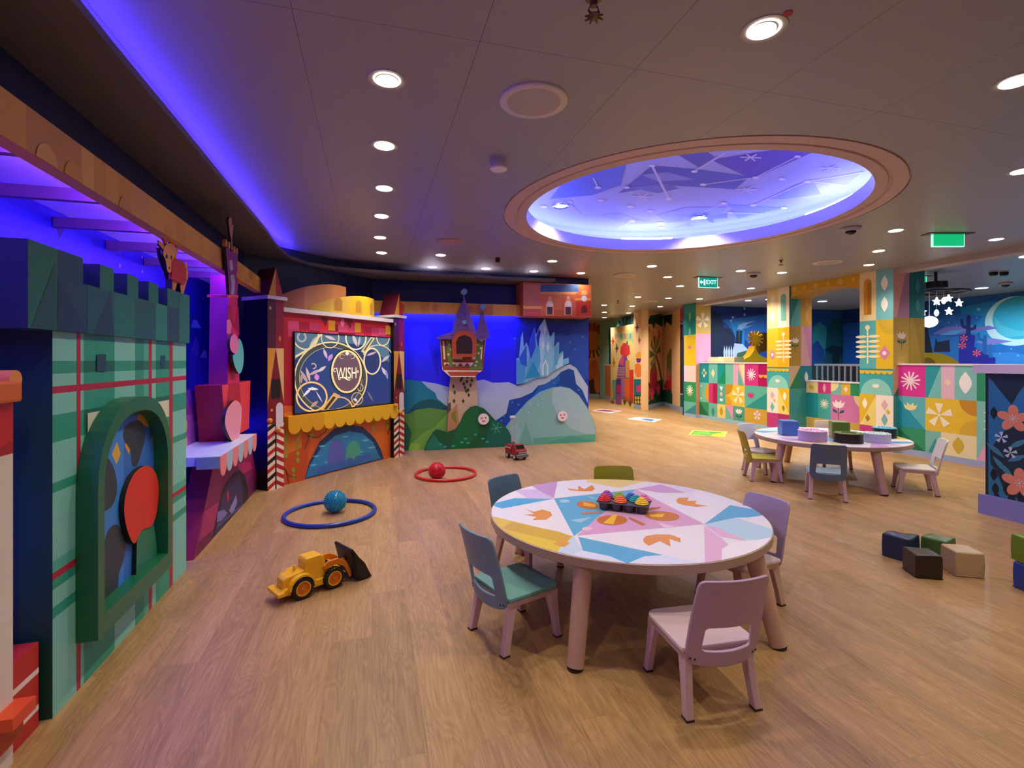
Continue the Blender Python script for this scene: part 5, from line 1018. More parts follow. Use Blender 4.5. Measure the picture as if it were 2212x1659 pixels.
for x, y, l_, w_, an, c_ in [(280, 940, 130, 28, 60, '#a48c8c'), (340, 900, 130, 26, 75, '#b89c94'), (450, 860, 120, 26, -25, '#a8909c'), (560, 810, 90, 26, -35, '#b8b0b4'), (230, 960, 90, 24, 95, '#94807c'), (330, 1180, 120, 22, -45, '#c8c4c8'), (420, 1130, 90, 22, 5, '#d0ccd0'), (520, 1260, 110, 10, 60, '#c8c4c8'), (440, 1380, 80, 30, -40, '#a88478'), (620, 560, 90, 26, 70, '#b09cb8'), (700, 620, 70, 34, 120, '#a878c0'), (480, 940, 60, 40, 80, '#b878b8'), (430, 350, 110, 26, -50, '#a0989c'), (700, 300, 100, 26, 20, '#b0a8ac'), (1100, 340, 110, 30, 70, '#b0a8ac'), (1170, 360, 90, 20, 100, '#a09ca4'), (1600, 640, 90, 26, -40, '#a4a4b4'), (1580, 850, 90, 26, 60, '#b4acb8'), (1370, 560, 90, 20, -20, '#a894a4'), (1620, 900, 80, 20, 80, '#8c7cac'), (1110, 1310, 40, 22, 40, '#c8c4cc'), (1350, 1250, 100, 18, 60, '#645c70')]: leaf(x, y, l_, w_, an, c_)
hoop(235, 290, 80, 85, 30, '#9c949c', 6, -60, 240); hoop(425, 760, 50, 50, 18, '#b89c94', 6, -140, 100)
ea([(540, 1480), (760, 1190), (860, 1240), (650, 1480)], '#c09858', 7); ea([(590, 1470), (750, 1250), (790, 1270), (640, 1470)], '#2c281c', 8); ea([(1200, 520), (1360, 290), (1430, 300), (1260, 560)], '#bdb48c', 7); ea([(1240, 500), (1370, 310), (1395, 315), (1260, 520)], '#4c4c3c', 8)
ea([(110, 600), (340, 470), (540, 230), (560, 250), (360, 500), (110, 640)], '#c8b888', 6)
oc = (965, 850)
for rx, ry, c_, l in ((268, 370, '#14120c', 9), (252, 352, '#d8c48c', 10), (222, 322, '#5c4452', 11)): ea([(oc[0]+rx*math.cos(R(k*9)), oc[1]+ry*math.sin(R(k*9))) for k in range(40)], c_, l)
hoop(895, 605, 45, 38, 8, '#c8c0a8', 12, 60, 330, 14); hoop(1055, 605, 45, 38, 8, '#c8c0a8', 12, -150, 120, 14); ea([(940, 560), (975, 510), (1010, 560), (975, 590)], '#d8d4b8', 12)
mb.build('display', t2)
me = text_mesh('WISH', .155, E('#f4ecc0')); o = bpy.data.objects.new('lettering', me); SC.collection.objects.link(o); o.parent = t2
uu, zz = pS.hit(620+965/7.54, 690+885/7.54); p = pS.P(uu, zz, .009); o.location = tuple(p[i]-t2['_w'][i] for i in range(3)); o.rotation_euler = (R(90), 0, math.atan2(TV.u[1], TV.u[0])); o.scale = (.86, 1.25, 1)
mb = MB(); a = Art(mb, pS, .3).zoom(*KV); a.off = .009
ea([(860, 940), (940, 935), (1010, 985), (1040, 975), (1020, 995), (980, 990), (920, 950), (860, 955)], '#f4ecc0', 14); hoop(780, 825, 26, 34, 12, '#f4ecc0', 14, 60, 300, 12); hoop(1150, 850, 16, 20, 8, '#f4ecc0', 14); hoop(850, 965, 18, 22, 9, '#f4ecc0', 14, -60, 220, 12)
mb.build('letter_flourish', t2)
# ---------------- back wall cutouts ----------------
KB = (860, 580, 3.77); DGR = M('#0a4a34', .5)
PH = Pl((0, 7.35), (1, 0))
t = thing('hill_board', 'large pale aqua snow hill cutout at right end of back mural', 'wall display', (PH.U(1180), 7.30, 0)); mb = MB()
zslab(mb, PH, KB, [(880, 1290), (960, 1190), (1060, 1080), (1160, 1005), (1260, 970), (1330, 960), (1400, 975), (1470, 1030), (1540, 1130), (1590, 1230), (1608, 1300), (1608, 1412), (800, 1455)], .008, .05, M('#86bdb4', .5), 0, M('#5aa0d0', .5)); a = Art(mb, PH, .5); a.off = .05; a.zoom(*KB); 
q = [PH.hit(860+x/3.77, 580+y/3.77, .05) for x, y in [(880, 1290), (960, 1190), (1060, 1080), (1160, 1005), (1260, 970), (1330, 960), (1400, 975), (1470, 1030), (1540, 1130), (1590, 1230), (1608, 1300), (1608, 1412), (800, 1455)]]
a.px([(1260, 975), (1330, 965), (1400, 980), (1470, 1035), (1535, 1130), (1585, 1230), (1603, 1300), (1603, 1350), (1520, 1345), (1400, 1300), (1300, 1200), (1250, 1080)], '#a4c8cc', 1)
a.px([(1100, 1380), (1603, 1350), (1603, 1405), (1100, 1435)], '#5cb094', 2); a.px([(820, 1450), (900, 1300), (980, 1260), (1000, 1340), (960, 1445)], '#8cc4c4', 1); a.px([(980, 1440), (1040, 1250), (1100, 1440)], '#6cb0a4', 1); a.px([(1200, 1430), (1400, 1360), (1603, 1400), (1603, 1408)], '#4aa88c', 3)
for x, y in [(1000, 1150), (1080, 1100), (1180, 1060), (960, 1210), (1140, 1110), (1380, 1080), (1440, 1200), (1060, 1170)]: u, z = a.pt((x, y)); a.uv(star5(u, z, .018), '#b4d8dc', 3)
mb.build('board', t)
t = thing('hill_board', 'dark green bush-shaped hill cutout below the tower', 'wall display', (PH.U(1010), 7.28, 0)); mb = MB()
hp = [(215, 1482), (240, 1410), (290, 1330), (320, 1310), (400, 1335), (470, 1310), (510, 1250), (540, 1180), (590, 1130), (640, 1118), (700, 1140), (750, 1190), (790, 1235), (850, 1260), (900, 1320), (925, 1380), (925, 1448)]
zslab(mb, PH, KB, hp, .05, .09, M('#0c5c30', .5), 0, DGR); a = Art(mb, PH, .5); a.off = .09; a.zoom(*KB)
a.px([(220, 1480), (245, 1410), (290, 1345), (320, 1390), (380, 1470)], '#1c8060', 1); a.px([(480, 1310), (545, 1185), (600, 1135), (650, 1128), (670, 1250), (640, 1380), (560, 1460), (420, 1470)], '#0f6c34', 1); a.px([(760, 1230), (850, 1270), (895, 1325), (918, 1380), (918, 1445), (700, 1455)], '#0a6650', 1)
for x, y in [(345, 1430), (380, 1450), (450, 1445), (520, 1415), (570, 1420), (550, 1385), (630, 1350), (690, 1385), (725, 1410)]: u, z = a.pt((x, y)); tulip(a, u, z, .03, '#2cb0a0', 3)
u, z = a.pt((800, 1300)); burst(a, u, z, .09, '#3ca48c', 3, 6)
mb.build('board', t)
for (px, py, l) in ((1044, 905, 'white round button with red marks on the dark green hill'), (1216, 899, 'white round button with red marks on the snow hill')):
    u, z = PH.hit(px, py, .1); t = thing('round_button', l, 'wall button', PH.P(u, z, .1)); dd = .09 if px < 1100 else .05
    mb = MB(); mb.slab(PH, ell(u, z, .082, n=32), dd, dd+.035, M('#efe6e6', .4), M('#9c9494', .4)); mb.build('disc', t)
    mb = MB(); a = Art(mb, PH, .4); a.off = dd+.035
    for dx, dy in ((-.03, .015), (.03, .02), (-.01, -.03)): a.uv(ell(u+dx, z+dy, .014, n=10), '#d8405c', 1)
    a.uv(ell(u+.015, z-.03, .01, n=8), '#3a4ca8', 1); mb.build('mark', t)
# storybook tower
t = thing('tower_board', 'timber-framed storybook tower cutout with purple cone roofs', 'wall display', (PH.U(1000), 7.29, .3)); z0 = .03
mb = MB(); zslab(mb, PH, KB, [(400, 1330), (405, 1100), (425, 880), (635, 880), (650, 1120), (600, 1130), (540, 1190), (500, 1300)], .01, .05, M('#cdb28e', .5), 0, M('#4a4038', .5)); a = Art(mb, PH, .5); a.off = .05; a.zoom(*KB)
a.px([(405, 1100), (430, 1090), (430, 1330), (400, 1330)], '#5c4a44', 1); a.px([(400, 1330), (405, 1180), (480, 1100), (500, 1300)], '#c08a60', 1); a.px([(430, 1180), (470, 1150), (475, 1260), (440, 1230)], '#7c8a2c', 2)
for x, y in [(510, 910), (535, 940), (565, 880), (560, 920), (590, 950), (545, 970), (570, 990), (600, 910), (575, 1030), (450, 960), (460, 1010), (455, 1080), (530, 1080), (520, 890), (555, 1000), (600, 870)]: a.px([(x, y-20), (x+12, y), (x, y+20), (x-12, y)], '#2c4c2c', 3)
mb.build('shaft', t)
mb = MB(); zslab(mb, PH, KB, [(340, 570), (715, 570), (690, 830), (635, 860), (630, 882), (425, 882), (360, 825)], .10, .19, M('#efe4d8', .5), 0, M('#6a3420', .5)); a = Art(mb, PH, .5); a.off = .19; a.zoom(*KB); BR = '#8a3c20'
for pts, c_ in [([(345, 572), (430, 572), (435, 590), (348, 590)], BR), ([(355, 740), (700, 740), (698, 765), (358, 765)], BR), ([(362, 800), (692, 800), (690, 832), (365, 828)], '#a04424'), ([(400, 840), (660, 840), (632, 875), (425, 875)], '#b84c28'), ([(375, 590), (395, 590), (405, 740), (385, 740)], BR), ([(640, 590), (655, 590), (650, 740), (635, 740)], BR), ([(690, 580), (710, 580), (695, 800), (678, 800)], BR), ([(345, 580), (360, 580), (375, 800), (360, 800)], BR), ([(525, 715), (600, 715), (600, 760), (525, 760)], '#a04828')]: a.px(pts, c_, 1)
for k in range(6): a.px([(370+k*55, 798), (397+k*55, 768), (424+k*55, 798)], BR, 1)
a.px([(400, 575), (435, 580), (440, 735), (470, 790), (420, 800), (395, 700)], '#6c8c34', 2); a.px([(640, 575), (690, 600), (670, 720), (690, 820), (580, 825), (630, 740)], '#5a8c3c', 2)
for x, y in [(415, 620), (410, 700), (430, 660), (450, 770), (650, 620), (675, 650), (640, 760), (630, 790), (655, 690)]: u, z = a.pt((x, y)); a.uv(star5(u, z, .022, ri=.6), '#f0e4a0', 4)
mb.build('room_storey', t)
mb = MB(); wn = [(440, 720), (438, 580), (460, 540), (500, 510), (540, 502), (590, 515), (630, 550), (640, 590), (635, 720)]; zslab(mb, PH, KB, wn, .19, .30, M('#b04a20', .45), 0, M('#5a2814', .5)); a = Art(mb, PH, .5); a.off = .30; a.zoom(*KB)
a.px([(475, 695), (472, 600), (490, 560), (540, 540), (590, 560), (605, 600), (603, 695)], '#2a0f0e', 1); mb.build('arched_window', t)
mb = MB(); RP = M('#6a4c9c', .5)
zslab(mb, PH, KB, [(300, 565), (440, 515), (470, 400), (540, 235), (590, 380), (640, 520), (760, 560), (700, 575), (340, 575)], .20, .275, RP, 0, M('#3c2c6c', .5)); zslab(mb, PH, KB, [(635, 530), (680, 345), (690, 345), (745, 545), (700, 560)], .18, .255, RP, 0, M('#3c2c6c', .5)); a = Art(mb, PH, .5); a.off = .275; a.zoom(*KB)
for x, y, w_ in [(500, 400, 30), (545, 370, 26), (530, 300, 22), (570, 430, 26), (490, 460, 28), (600, 480, 24), (560, 405, 18), (440, 545, 34), (350, 555, 40), (680, 560, 40), (545, 260, 12), (510, 350, 20)]: a.px([(x-w_/2, y-5), (x+w_/2, y-5), (x+w_/2-2, y+5), (x-w_/2+2, y+5)], '#48308c', 1)
a.px([(540, 240), (590, 380), (638, 520), (620, 550), (560, 450)], '#7c5cac', 1)
mb.build('roof', t)
for (x, y, r_) in ((537, 190, 22), (537, 438, 16), (685, 315, 22)):
    mb = MB(); u, z = PH.hit(860+x/3.77, 580+y/3.77, .28); mb.slab(PH, ell(u, z, r_/3.77*.0069, n=20), .24, .32, M('#6ca8d0', .35), M('#b8c8dc', .4)); mb.slab(PH, rect(u-.01, z-.1, u+.01, z-r_/3.77*.0062), .25, .27, M('#5a6cb0', .4)); mb.build('finial', t)
# ice spires
t = thing('ice_board', 'pale blue ice crystal spires cutout on back mural', 'wall display', (PH.U(1180), 7.32, 1.2)); mb = MB()
zslab(mb, PH, KB, [(963, 945), (963, 730), (985, 728), (1000, 560), (1015, 510), (1025, 640), (1045, 600), (1060, 640), (1110, 480), (1125, 540), (1150, 470), (1195, 405), (1215, 480), (1240, 560), (1262, 520), (1275, 520), (1270, 640), (1300, 600), (1312, 600), (1310, 700), (1335, 675), (1345, 675), (1345, 740), (1390, 725), (1392, 770), (1330, 800), (1260, 840), (1215, 880), (1120, 890), (1040, 930)], .008, .03, M('#7cc4e0', .4), 0, M('#3c7cc0', .4)); a = Art(mb, PH, .4); a.off = .03; a.zoom(*KB)
for pts, c_ in [([(1150, 480), (1195, 410), (1190, 700), (1170, 880), (1140, 720)], '#a8e0f0'), ([(1195, 410), (1240, 570), (1270, 700), (1250, 840), (1200, 880), (1190, 640)], '#8cd0e4'), ([(1100, 520), (1150, 600), (1160, 760), (1110, 880), (1040, 890)], '#58b0dc'), ([(965, 740), (1040, 780), (1030, 925), (965, 940)], '#4ca4d8'), ([(985, 730), (1045, 620), (1050, 800), (1000, 780)], '#2a68d0'), ([(1030, 900), (1100, 760), (1160, 880)], '#2c9cc4'), ([(1060, 640), (1110, 490), (1120, 640), (1080, 740)], '#2c4cd8'), ([(1280, 780), (1345, 690), (1340, 795), (1290, 820)], '#b4e4f0'), ([(1275, 640), (1310, 620), (1300, 780), (1270, 800)], '#5cb4dc'), ([(1125, 560), (1150, 490), (1160, 520), (1140, 640)], '#1c2cc0')]: a.px(pts, c_, 1)
for (x, y, h_) in ((1195, 500, 90), (1180, 620, 80), (1220, 640, 90)): a.px([(x-14, y), (x, y-h_/2), (x+14, y), (x, y+h_/2)], '#d4f2f8', 3)
a.px([(1172, 870), (1176, 790), (1200, 740), (1222, 790), (1222, 870), (1212, 870), (1212, 795), (1200, 760), (1186, 795), (1184, 870)], '#e4f8fc', 4)
mb.build('board', t)
# ---------------- play area fittings ----------------
t = thing('star_chandelier', 'black ring chandelier with glowing stars and one white globe', 'chandelier', (0, 0, 0)); 
Y0 = 7.4
def CP(px, py, Y=Y0): a_ = W((px-CX)/F*Y, Y); return (a_[0], a_[1], H-(py-HY)/F*Y)
c0 = CP(2032, 631); t.location = (0, 0, 0)
mb = MB(); rr = .33; mb.tube([(c0[0]+rr*math.cos(R(k*12)), c0[1]+rr*math.sin(R(k*12)), c0[2]) for k in range(30)], .012, M('#0c0c10', .4), closed=True); mb.lathe([(.14, c0[2]+.05), (.14, 2.45), (.02, 2.46), (.02, 2.6)], M('#0c0c10', .4), (c0[0]-.1, c0[1], 0), 20); mb.rod((c0[0]-rr, c0[1], c0[2]), (c0[0]+rr, c0[1], c0[2]), .008, M('#0c0c10', .4)); mb.rod((c0[0], c0[1]-rr, c0[2]), (c0[0], c0[1]+rr, c0[2]), .008, M('#0c0c10', .4)); mb.build('ring_frame', t)
GW = M('#eef2ff', .3, emit=2.6)
for i, (zx, zy, dY) in enumerate([(390, 560, -.2), (548, 520, .2), (685, 580, .1), (553, 690, .15), (200, 700, 0)]):
    px, py = 1960+zx/6.143, 560+zy/6.143; p = CP(px, py, Y0+dY); pl_ = Pl(p[:2], (CS, -SN)); mb = MB(); mb.slab(pl_, star5(0, p[2], .062, 90), -.012, .012, GW); mb.build('star', t); 
    if i < 3: MB().rod(p, (p[0], p[1], c0[2]), .0025, M('#d8dcf0', .4), n=5).build('hanging_cord', t)
for i, (zx, zy, dY) in enumerate([(195, 525, 0), (483, 550, -.1), (387, 712, -.2)]):
    p = CP(1960+zx/6.143, 560+zy/6.143, Y0+dY); mb = MB(); mb.sphere(p, .034, GW, sq=(.8, .8, 1.45)); mb.build('drop_light', t, smooth=60); MB().rod((p[0], p[1], p[2]+.04), (p[0], p[1], c0[2]), .0025, M('#d8dcf0', .4), n=5).build('hanging_cord', t)
p = CP(1960+292/6.143, 560+830/6.143); mb = MB(); mb.sphere(p, .102, M('#fbf6c8', .3, emit=2.4), 24, 14, sq=(1, 1, .82)); mb.build('globe', t, smooth=60); MB().rod((p[0], p[1], p[2]+.08), (p[0], p[1], c0[2]), .004, M('#d8dcf0', .4), n=5).build('hanging_cord', t)
# yellow arch tunnel
p = CP(2012, 790, 8.0); px0 = W((2012-CX)/F*8.0, 8.0); t = thing('play_arch', 'yellow padded arch tunnel behind the near tiled wall', 'play arch', (px0[0], px0[1], 0))
mb = MB(); pl_ = Pl(W((1940-CX)/F*8.0, 8.0), (CS, -SN)); wd = 150/F*8.0
def arc(r1, r2, zc, cx_): return [(cx_+r1*math.cos(R(180-k*9)), zc+r2*math.sin(R(k*9))) for k in range(21)]
ztop = H-(762-HY)/F*8.0; oo_ = arc(wd/2, ztop-.95, .95, wd/2); ii_ = arc(.20, ztop-.95-.075, .95, wd/2-.08)
o_ = [(0, 0)]+oo_+[(wd, 0)]+[(ii_[-1][0], 0)]+ii_[::-1]+[(ii_[0][0], 0)]
mb.slab(pl_, o_, -.5, 0, M('#e8c018', .4), M('#b8a420', .4)); mb.build('arch', t)
# golden onion dome tower and crenellated top
t = thing('play_tower', 'golden domed play tower with starburst behind the far tiled wall', 'play tower', (*W((1635-CX)/F*10.6, 10.6), 0)); KQ = (1500, 620, 5.186)
pl_ = Pl(W((1500-CX)/F*10.6, 10.6), (CS, -SN)); mb = MB()
zslab(mb, pl_, KQ, [(520, 1000), (540, 860), (560, 810), (620, 775), (655, 730), (675, 690), (683, 660), (692, 690), (720, 750), (790, 790), (840, 820), (840, 1000)], -.3, 0, M('#f0b818', .35), 4); mb.build('dome', t)
mb = MB(); u, z = pl_.hit(1500+685/5.186, 620+580/5.186)
for k in range(6): mb.slab(pl_, wedge(u, z, -.17, .17, k*30, .014, .02), -.02, .01+.001*k, M('#e8a818', .35))
mb.slab(pl_, ell(u, z, .06), -.02, .02, M('#f0b41c', .35)); mb.build('starburst', t)
mb = MB(); zslab(mb, pl_, KQ, [(690, 510), (850, 510), (850, 700), (735, 740), (705, 650)], -.35, -.05, M('#7a5a20', .3, .4)); mb.build('drum', t)
t = thing('play_battlement', 'cream crenellated block standing behind the far tiled wall', 'play castle', (7.45, 9.2, 0)); pl_ = Pl((7.33, 0), (0, -1)); mb = MB()
zslab(mb, pl_, KQ, [(72, 1000), (72, 788), (112, 788), (112, 815), (162, 815), (162, 785), (215, 785), (215, 812), (268, 812), (268, 782), (445, 785), (445, 1000)], -.25, 0, M('#f0e2b0', .5), 0, M('#c8b484', .5)); a = Art(mb, pl_, .5).zoom(*KQ); a.px([(330, 790), (443, 790), (443, 870), (330, 870)], '#d8c890', 1); a.px([(215, 820), (268, 820), (268, 868), (215, 868)], '#ece47c', 1); mb.build('block', t)
# railing behind gate wall
t = thing('railing', 'white barred railing behind the low gate wall', 'railing', (7.75, 6.4, 0)); y0, y1 = 5.3, 7.3; RW = M('#c9ccd8', .4)
mb = MB(); mb.box((7.78, y0, 1.20), (7.84, y1, 1.235), RW); mb.box((7.78, y0, 0), (7.84, y1, .54), RW); mb.build('rail', t)
for k in range(18): yy = y0+.05+k*.112; tag_ = MB().box((7.8, yy, .54), (7.82, yy+.025, 1.2), RW).build('bar', t)
mb = MB(); mb.box((7.9, y0-.3, .2), (7.93, y1+.3, 1.2), M('#3a3c44', .5)); struct(mb.build('wall_play_divider'))
# ---------------- furniture ----------------
def curve_chair(label, cX, cY, face, seat_c, back_c, leg_c, group=None, screws=True):
    # cX, cY, face given in the camera-aligned plan; converted to room axes
    x0, y0 = W(cX, cY); fx, fy = W(*face); yaw = math.atan2(fy, fx)-math.pi/2
    t = thing('childs_chair', label, 'chair', (0, 0, 0), group); t['_w'] = (0, 0, 0)
    SM, BM, LM = M(seat_c, .38), M(back_c, .38), M(leg_c, .45)
    # seat
    mb = MB(); pts = []
    w, d0, d1, r = .155, -.135, .155, .045
    for (cx_, cy_, a0) in ((w-r, d1-r, 0), (-w+r, d1-r, 90), (-w+.012, d0+.012, 180), (w-.012, d0+.012, 270)):
        rr = r if cy_ > 0 else .012
        pts += [(cx_+rr*math.cos(R(a0+k*15)), cy_+rr*math.sin(R(a0+k*15))) for k in range(7)]
    rings = [[(p[0]*s, p[1]*s, z) for p in pts] for s, z in ((.985, .232), (1, .236), (1, .246), (.985, .250))]
    mb.loft(rings, SM); mb.build('seat', t, smooth=40)
    # apron under the seat
    mb = MB(); rings = [[(p[0]*s, p[1]*s, z) for p in pts] for s, z in ((.93, .205), (.97, .2315))]; mb.loft(rings, LM); mb.build('seat_frame', t, smooth=40)
    # legs
    def leg(sx, top, bot, tw, bw):
        mb = MB(); (tx, ty), (bx, by) = top, bot; n = 6; rings = []
        for k in range(n+1):
            q = k/n; e = q**.6
            cx_, cy_ = tx+(bx-tx)*q, ty+(by-ty)*q; ww = tw+(bw-tw)*min(1, q*1.6)**.7; z = .225*(1-q)+.006*q
            rings.append([(cx_-.015, cy_-ww/2, z), (cx_+.015, cy_-ww/2, z), (cx_+.015, cy_+ww/2, z), (cx_-.015, cy_+ww/2, z)])
        mb.loft(rings, LM); o = mb.build('leg', t, bevel=.004)
        MB().box((bx-.0155, by-bw/2-.0005, 0), (bx+.0155, by+bw/2+.0005, .007), M('#2a1f24', .6)).build('foot', o)
    for sx in (-1, 1):
        leg(sx, (sx*.130, .115), (sx*.143, .147), .070, .032); leg(sx, (sx*.125, -.105), (sx*.140, -.150), .060, .036)
    # backrest: curved board with a slot
    mb = MB(); rows = []; zs_ = [.203, .207, .222, .262, .266, .272, .335, .341, .345, .40, .46, .505, .522, .529, .532]
    ow = [.115, .130, .143, .148, .148, .148, .147, .147, .147, .145, .143, .141, .136, .128, .118]
    iw = [.07]*3+[.088, .097, .100, .094, .091, .082]+[.07]*6
    def bp(x, z):
        q = (z-.2)/.33; bow = .030*(x/.15)**2
        zz = z-(.016*(1-(x/.15)**2) if z < .275 else 0)*(1 if z < .25 else .8)
        return (x, -.142-.060*q-.02*q*q+bow-.018, zz)
    xsn = [-1, -.8, -.6] ; grid = []
    for z, o_, i_ in zip(zs_, ow, iw):
        xs_ = [-o_, -(o_*.66+i_*.34), -(o_*.33+i_*.67), -i_, -i_*.6, -i_*.2, i_*.2, i_*.6, i_, (o_*.33+i_*.67), (o_*.66+i_*.34), o_]
        grid.append([bp(x, z) for x in xs_])
    nr, nc = len(grid), 12; th = .014; vs = [p for r_ in grid for p in r_]; nv = len(vs)
    vs += [(p[0], p[1]-th, p[2]) for p in vs[:nv]]; fs = []; cells = {(i, j) for i in range(nr-1) for j in range(nc-1) if not (3 <= i < 8 and 3 <= j < 8)}
    for (i, j) in cells:
        a_, b_, c_, d_ = i*nc+j, i*nc+j+1, (i+1)*nc+j+1, (i+1)*nc+j
        fs.append((d_, c_, b_, a_)); fs.append((nv+a_, nv+b_, nv+c_, nv+d_))
        for (n_, e0, e1) in (((i-1, j), a_, b_), ((i, j+1), b_, c_), ((i+1, j), c_, d_), ((i, j-1), d_, a_)):
            if n_ not in cells: fs.append((e0, e1, nv+e1, nv+e0))
    mb.add(vs, fs, BM); mb.build('backrest', t, smooth=35, bevel=.003, fixn=True)
    if screws:
        for sx in (-1, 1):
            for dx in (.118, .134):
                p = bp(sx*dx, .226); q = MB(); q.lathe([(.0045, -.002), (.0045, .0), (.003, .0015)], M('#3a2f34', .4, .5), (0, 0, 0), 10, axis='y'); q.v = [(v[0]+p[0], -v[1]+p[1]-th-.0005, v[2]+p[2]) for v in q.v]; q.build('screw', t)
    t.location = (x0, y0, 0); t.rotation_euler = (0, 0, yaw)
    return t
def round_table(label, cX, cY, legs, art_rot, grp=None):
    x0, y0 = W(cX, cY); t = thing('round_table', label, 'table', (0, 0, 0), grp); r = .75
    mb = MB(); rim = M('#b39886', .4); mb.lathe([(r-.004, .408), (r, .412), (r, .448), (r-.003, .4505)], rim, (0, 0, 0), 96)
    mb.build('table_rim', t, smooth=40)
    # printed top: layers drawn in the table's own plan
    mb = MB(); zt = .4512; mb.ngon([(.745*math.cos(2*math.pi*k/96), .745*math.sin(2*math.pi*k/96), zt) for k in range(96)], M('#eeeaf2', .28))
    circ = [(.745*math.cos(2*math.pi*k/72), .745*math.sin(2*math.pi*k/72)) for k in range(72)]
    bx, by = W(.63, 2.82)
    def tp(p): g = G(1040+p[0]/3.3515, 1020+p[1]/3.3515, .45); return (g[0]-bx, g[1]-by)
    def add(pts, col, lay=1, sm=0):
        q = [tp(p) for p in pts]; q = smooth_poly(q, sm) if sm else q; q = clip(q, circ)
        if len(q) > 2: mb.pend.append((lay, len(mb.pend), M(col, .28), lambda e, q=q: [(a_, b_, zt+e*.4) for a_, b_ in q]))
    B_, P_, L_, Y_ = '#5cb2da', '#dda8d0', '#c8dcf2', '#e8cc3c'
    add([(525, 192), (1120, 125), (880, 310), (670, 465)], B_, 1)
    add([(1120, 125), (1615, 378), (690, 462), (850, 320)], P_, 1)
    add([(0, 300), (665, 465), (520, 620), (0, 600)], Y_, 1); add([(220, 360), (570, 435), (660, 470), (620, 520), (150, 410)], '#d9b434', 2)
    add([(665, 465), (735, 565), (520, 640), (560, 560)], L_, 2)
    add([(700, 470), (1310, 600), (1060, 665), (930, 610), (735, 570)], B_, 2); add([(520, 620), (735, 568), (930, 608), (1060, 662), (1060, 760), (500, 700)], '#dfe4fa', 1)
    add([(1060, 662), (1180, 612), (1320, 602), (1600, 660), (1500, 760), (1060, 760)], '#dfe4fa', 2)
    add([(1612, 390), (1620, 700), (1900, 640), (1740, 480)], '#e8b8da', 1); add([(1740, 640), (1740, 560), (1820, 510), (1920, 505), (2130, 470), (2130, 640), (1800, 720)], '#f6f1fa', 3); add([(1920, 500), (1740, 470), (1615, 385), (1700, 400)], '#e8b8da', 2)
    add([(1615, 378), (1800, 240), (1960, 270), (2130, 300), (1930, 330), (1850, 330)], B_, 2); add([(1615, 378), (1850, 335), (2130, 420), (2110, 490), (1900, 490)], '#b9dcee', 1)
    add([(525, 190), (410, 130), (300, 60), (540, 40), (550, 70)], '#c89cd0', 2); add([(240, 130), (400, 125), (525, 190), (330, 190)], '#dcc4ec', 1)
    add([(60, 235), (240, 190), (520, 195), (150, 265)], B_, 2)
    add([(760, 20), (1200, 20), (1180, 70), (1000, 115), (760, 70)], '#efd98a', 1); add([(1120, 122), (1300, 90), (1480, 150), (1300, 150)], '#d8a8d4', 2); add([(1190, 60), (1330, 90), (1500, 150), (1560, 130), (1400, 60)], '#e9dcf4', 1)
    for pts in ([(620, 118), (700, 130), (700, 98), (745, 125), (800, 95), (822, 120), (800, 138), (720, 140), (640, 132)], [(320, 270), (380, 290), (440, 272), (500, 290), (512, 315), (470, 345), (370, 348), (400, 325), (310, 310), (385, 305)],
                [(1410, 205), (1430, 188), (1500, 186), (1490, 210), (1560, 208), (1545, 232), (1640, 245), (1560, 252), (1470, 240), (1420, 225)], [(1170, 490), (1190, 465), (1270, 452), (1370, 455), (1440, 480), (1440, 510), (1360, 485), (1370, 540), (1290, 500), (1210, 535), (1175, 510)]): add(pts, '#e89a48', 3)
    for cx_, cy_, rx, ry, a0 in ((770, 240, 80, 28, 8), (945, 350, 110, 36, 0), (1310, 320, 125, 34, 5), (1145, 215, 90, 30, 0)):
        add([(cx_+rx*math.cos(R(k*15)), cy_+ry*math.sin(R(k*15))+rx*math.cos(R(k*15))*a0*.012) for k in range(24)], '#cf7a2c', 4)
    add([(740, 220), (830, 240), (820, 255), (735, 245)], '#f2b82c', 5); add([(880, 372), (950, 312), (985, 310), (955, 380)], '#f6c830', 5); add([(1210, 310), (1325, 305), (1310, 330), (1230, 325)], '#f6c830', 5)
    add([(720, 293), (870, 285), (875, 298), (725, 308)], '#b98a78', 4); add([(1060, 335), (1080, 330), (1190, 380), (1165, 390)], '#cf7a2c', 4); add([(1180, 265), (1300, 250), (1290, 265), (1190, 280)], '#cf7a2c', 4)
    add([(635, 350), (800, 328), (720, 370)], '#9fd0e4', 3); add([(750, 165), (840, 195), (800, 195)], '#9fd0e4', 3); add([(1270, 365), (1400, 395), (1330, 410)], '#f0d0e8', 3)
    for cx_, cy_ in ((602, 212), (765, 412)): add([(cx_+38*math.cos(R(k*30)), cy_+13*math.sin(R(k*30))) for k in range(12)], '#a9d4e8' if cx_ < 700 else '#f0d0e4', 3)
    add([(520, 520), (580, 490), (640, 515), (600, 545)], '#e8a838', 4)
    o = mb.build('printed_top', t); o.rotation_euler = (0, 0, R(art_rot))
    for an in legs:
        fx, fy = math.cos(R(an)), math.sin(R(an)); a_, b_ = W(fx*.69, fy*.69), W(fx*.80, fy*.80)
        mb = MB(); mb.rod((b_[0], b_[1], .008), (a_[0], a_[1], .410), .036, M('#c49a84', .42), .043, 24); o = mb.build('leg', t, smooth=40)
        MB().lathe([(.035, 0), (.036, .01)], M('#2a1e20', .5), (b_[0], b_[1], 0), 24).build('foot', o)
    t.location = (x0, y0, 0); return t
round_table('large round table with kite-patterned white top in the foreground', .63, 2.82, (-117, -44, 63, 136), 0)
round_table('round patterned table holding cubes and tubs by the tiled wall', 3.545, 5.6, (-160, -88, 20, 92), 150)
PKL, BGL, TEAL = '#d0aeb0', '#caa696', '#7fb4ae'
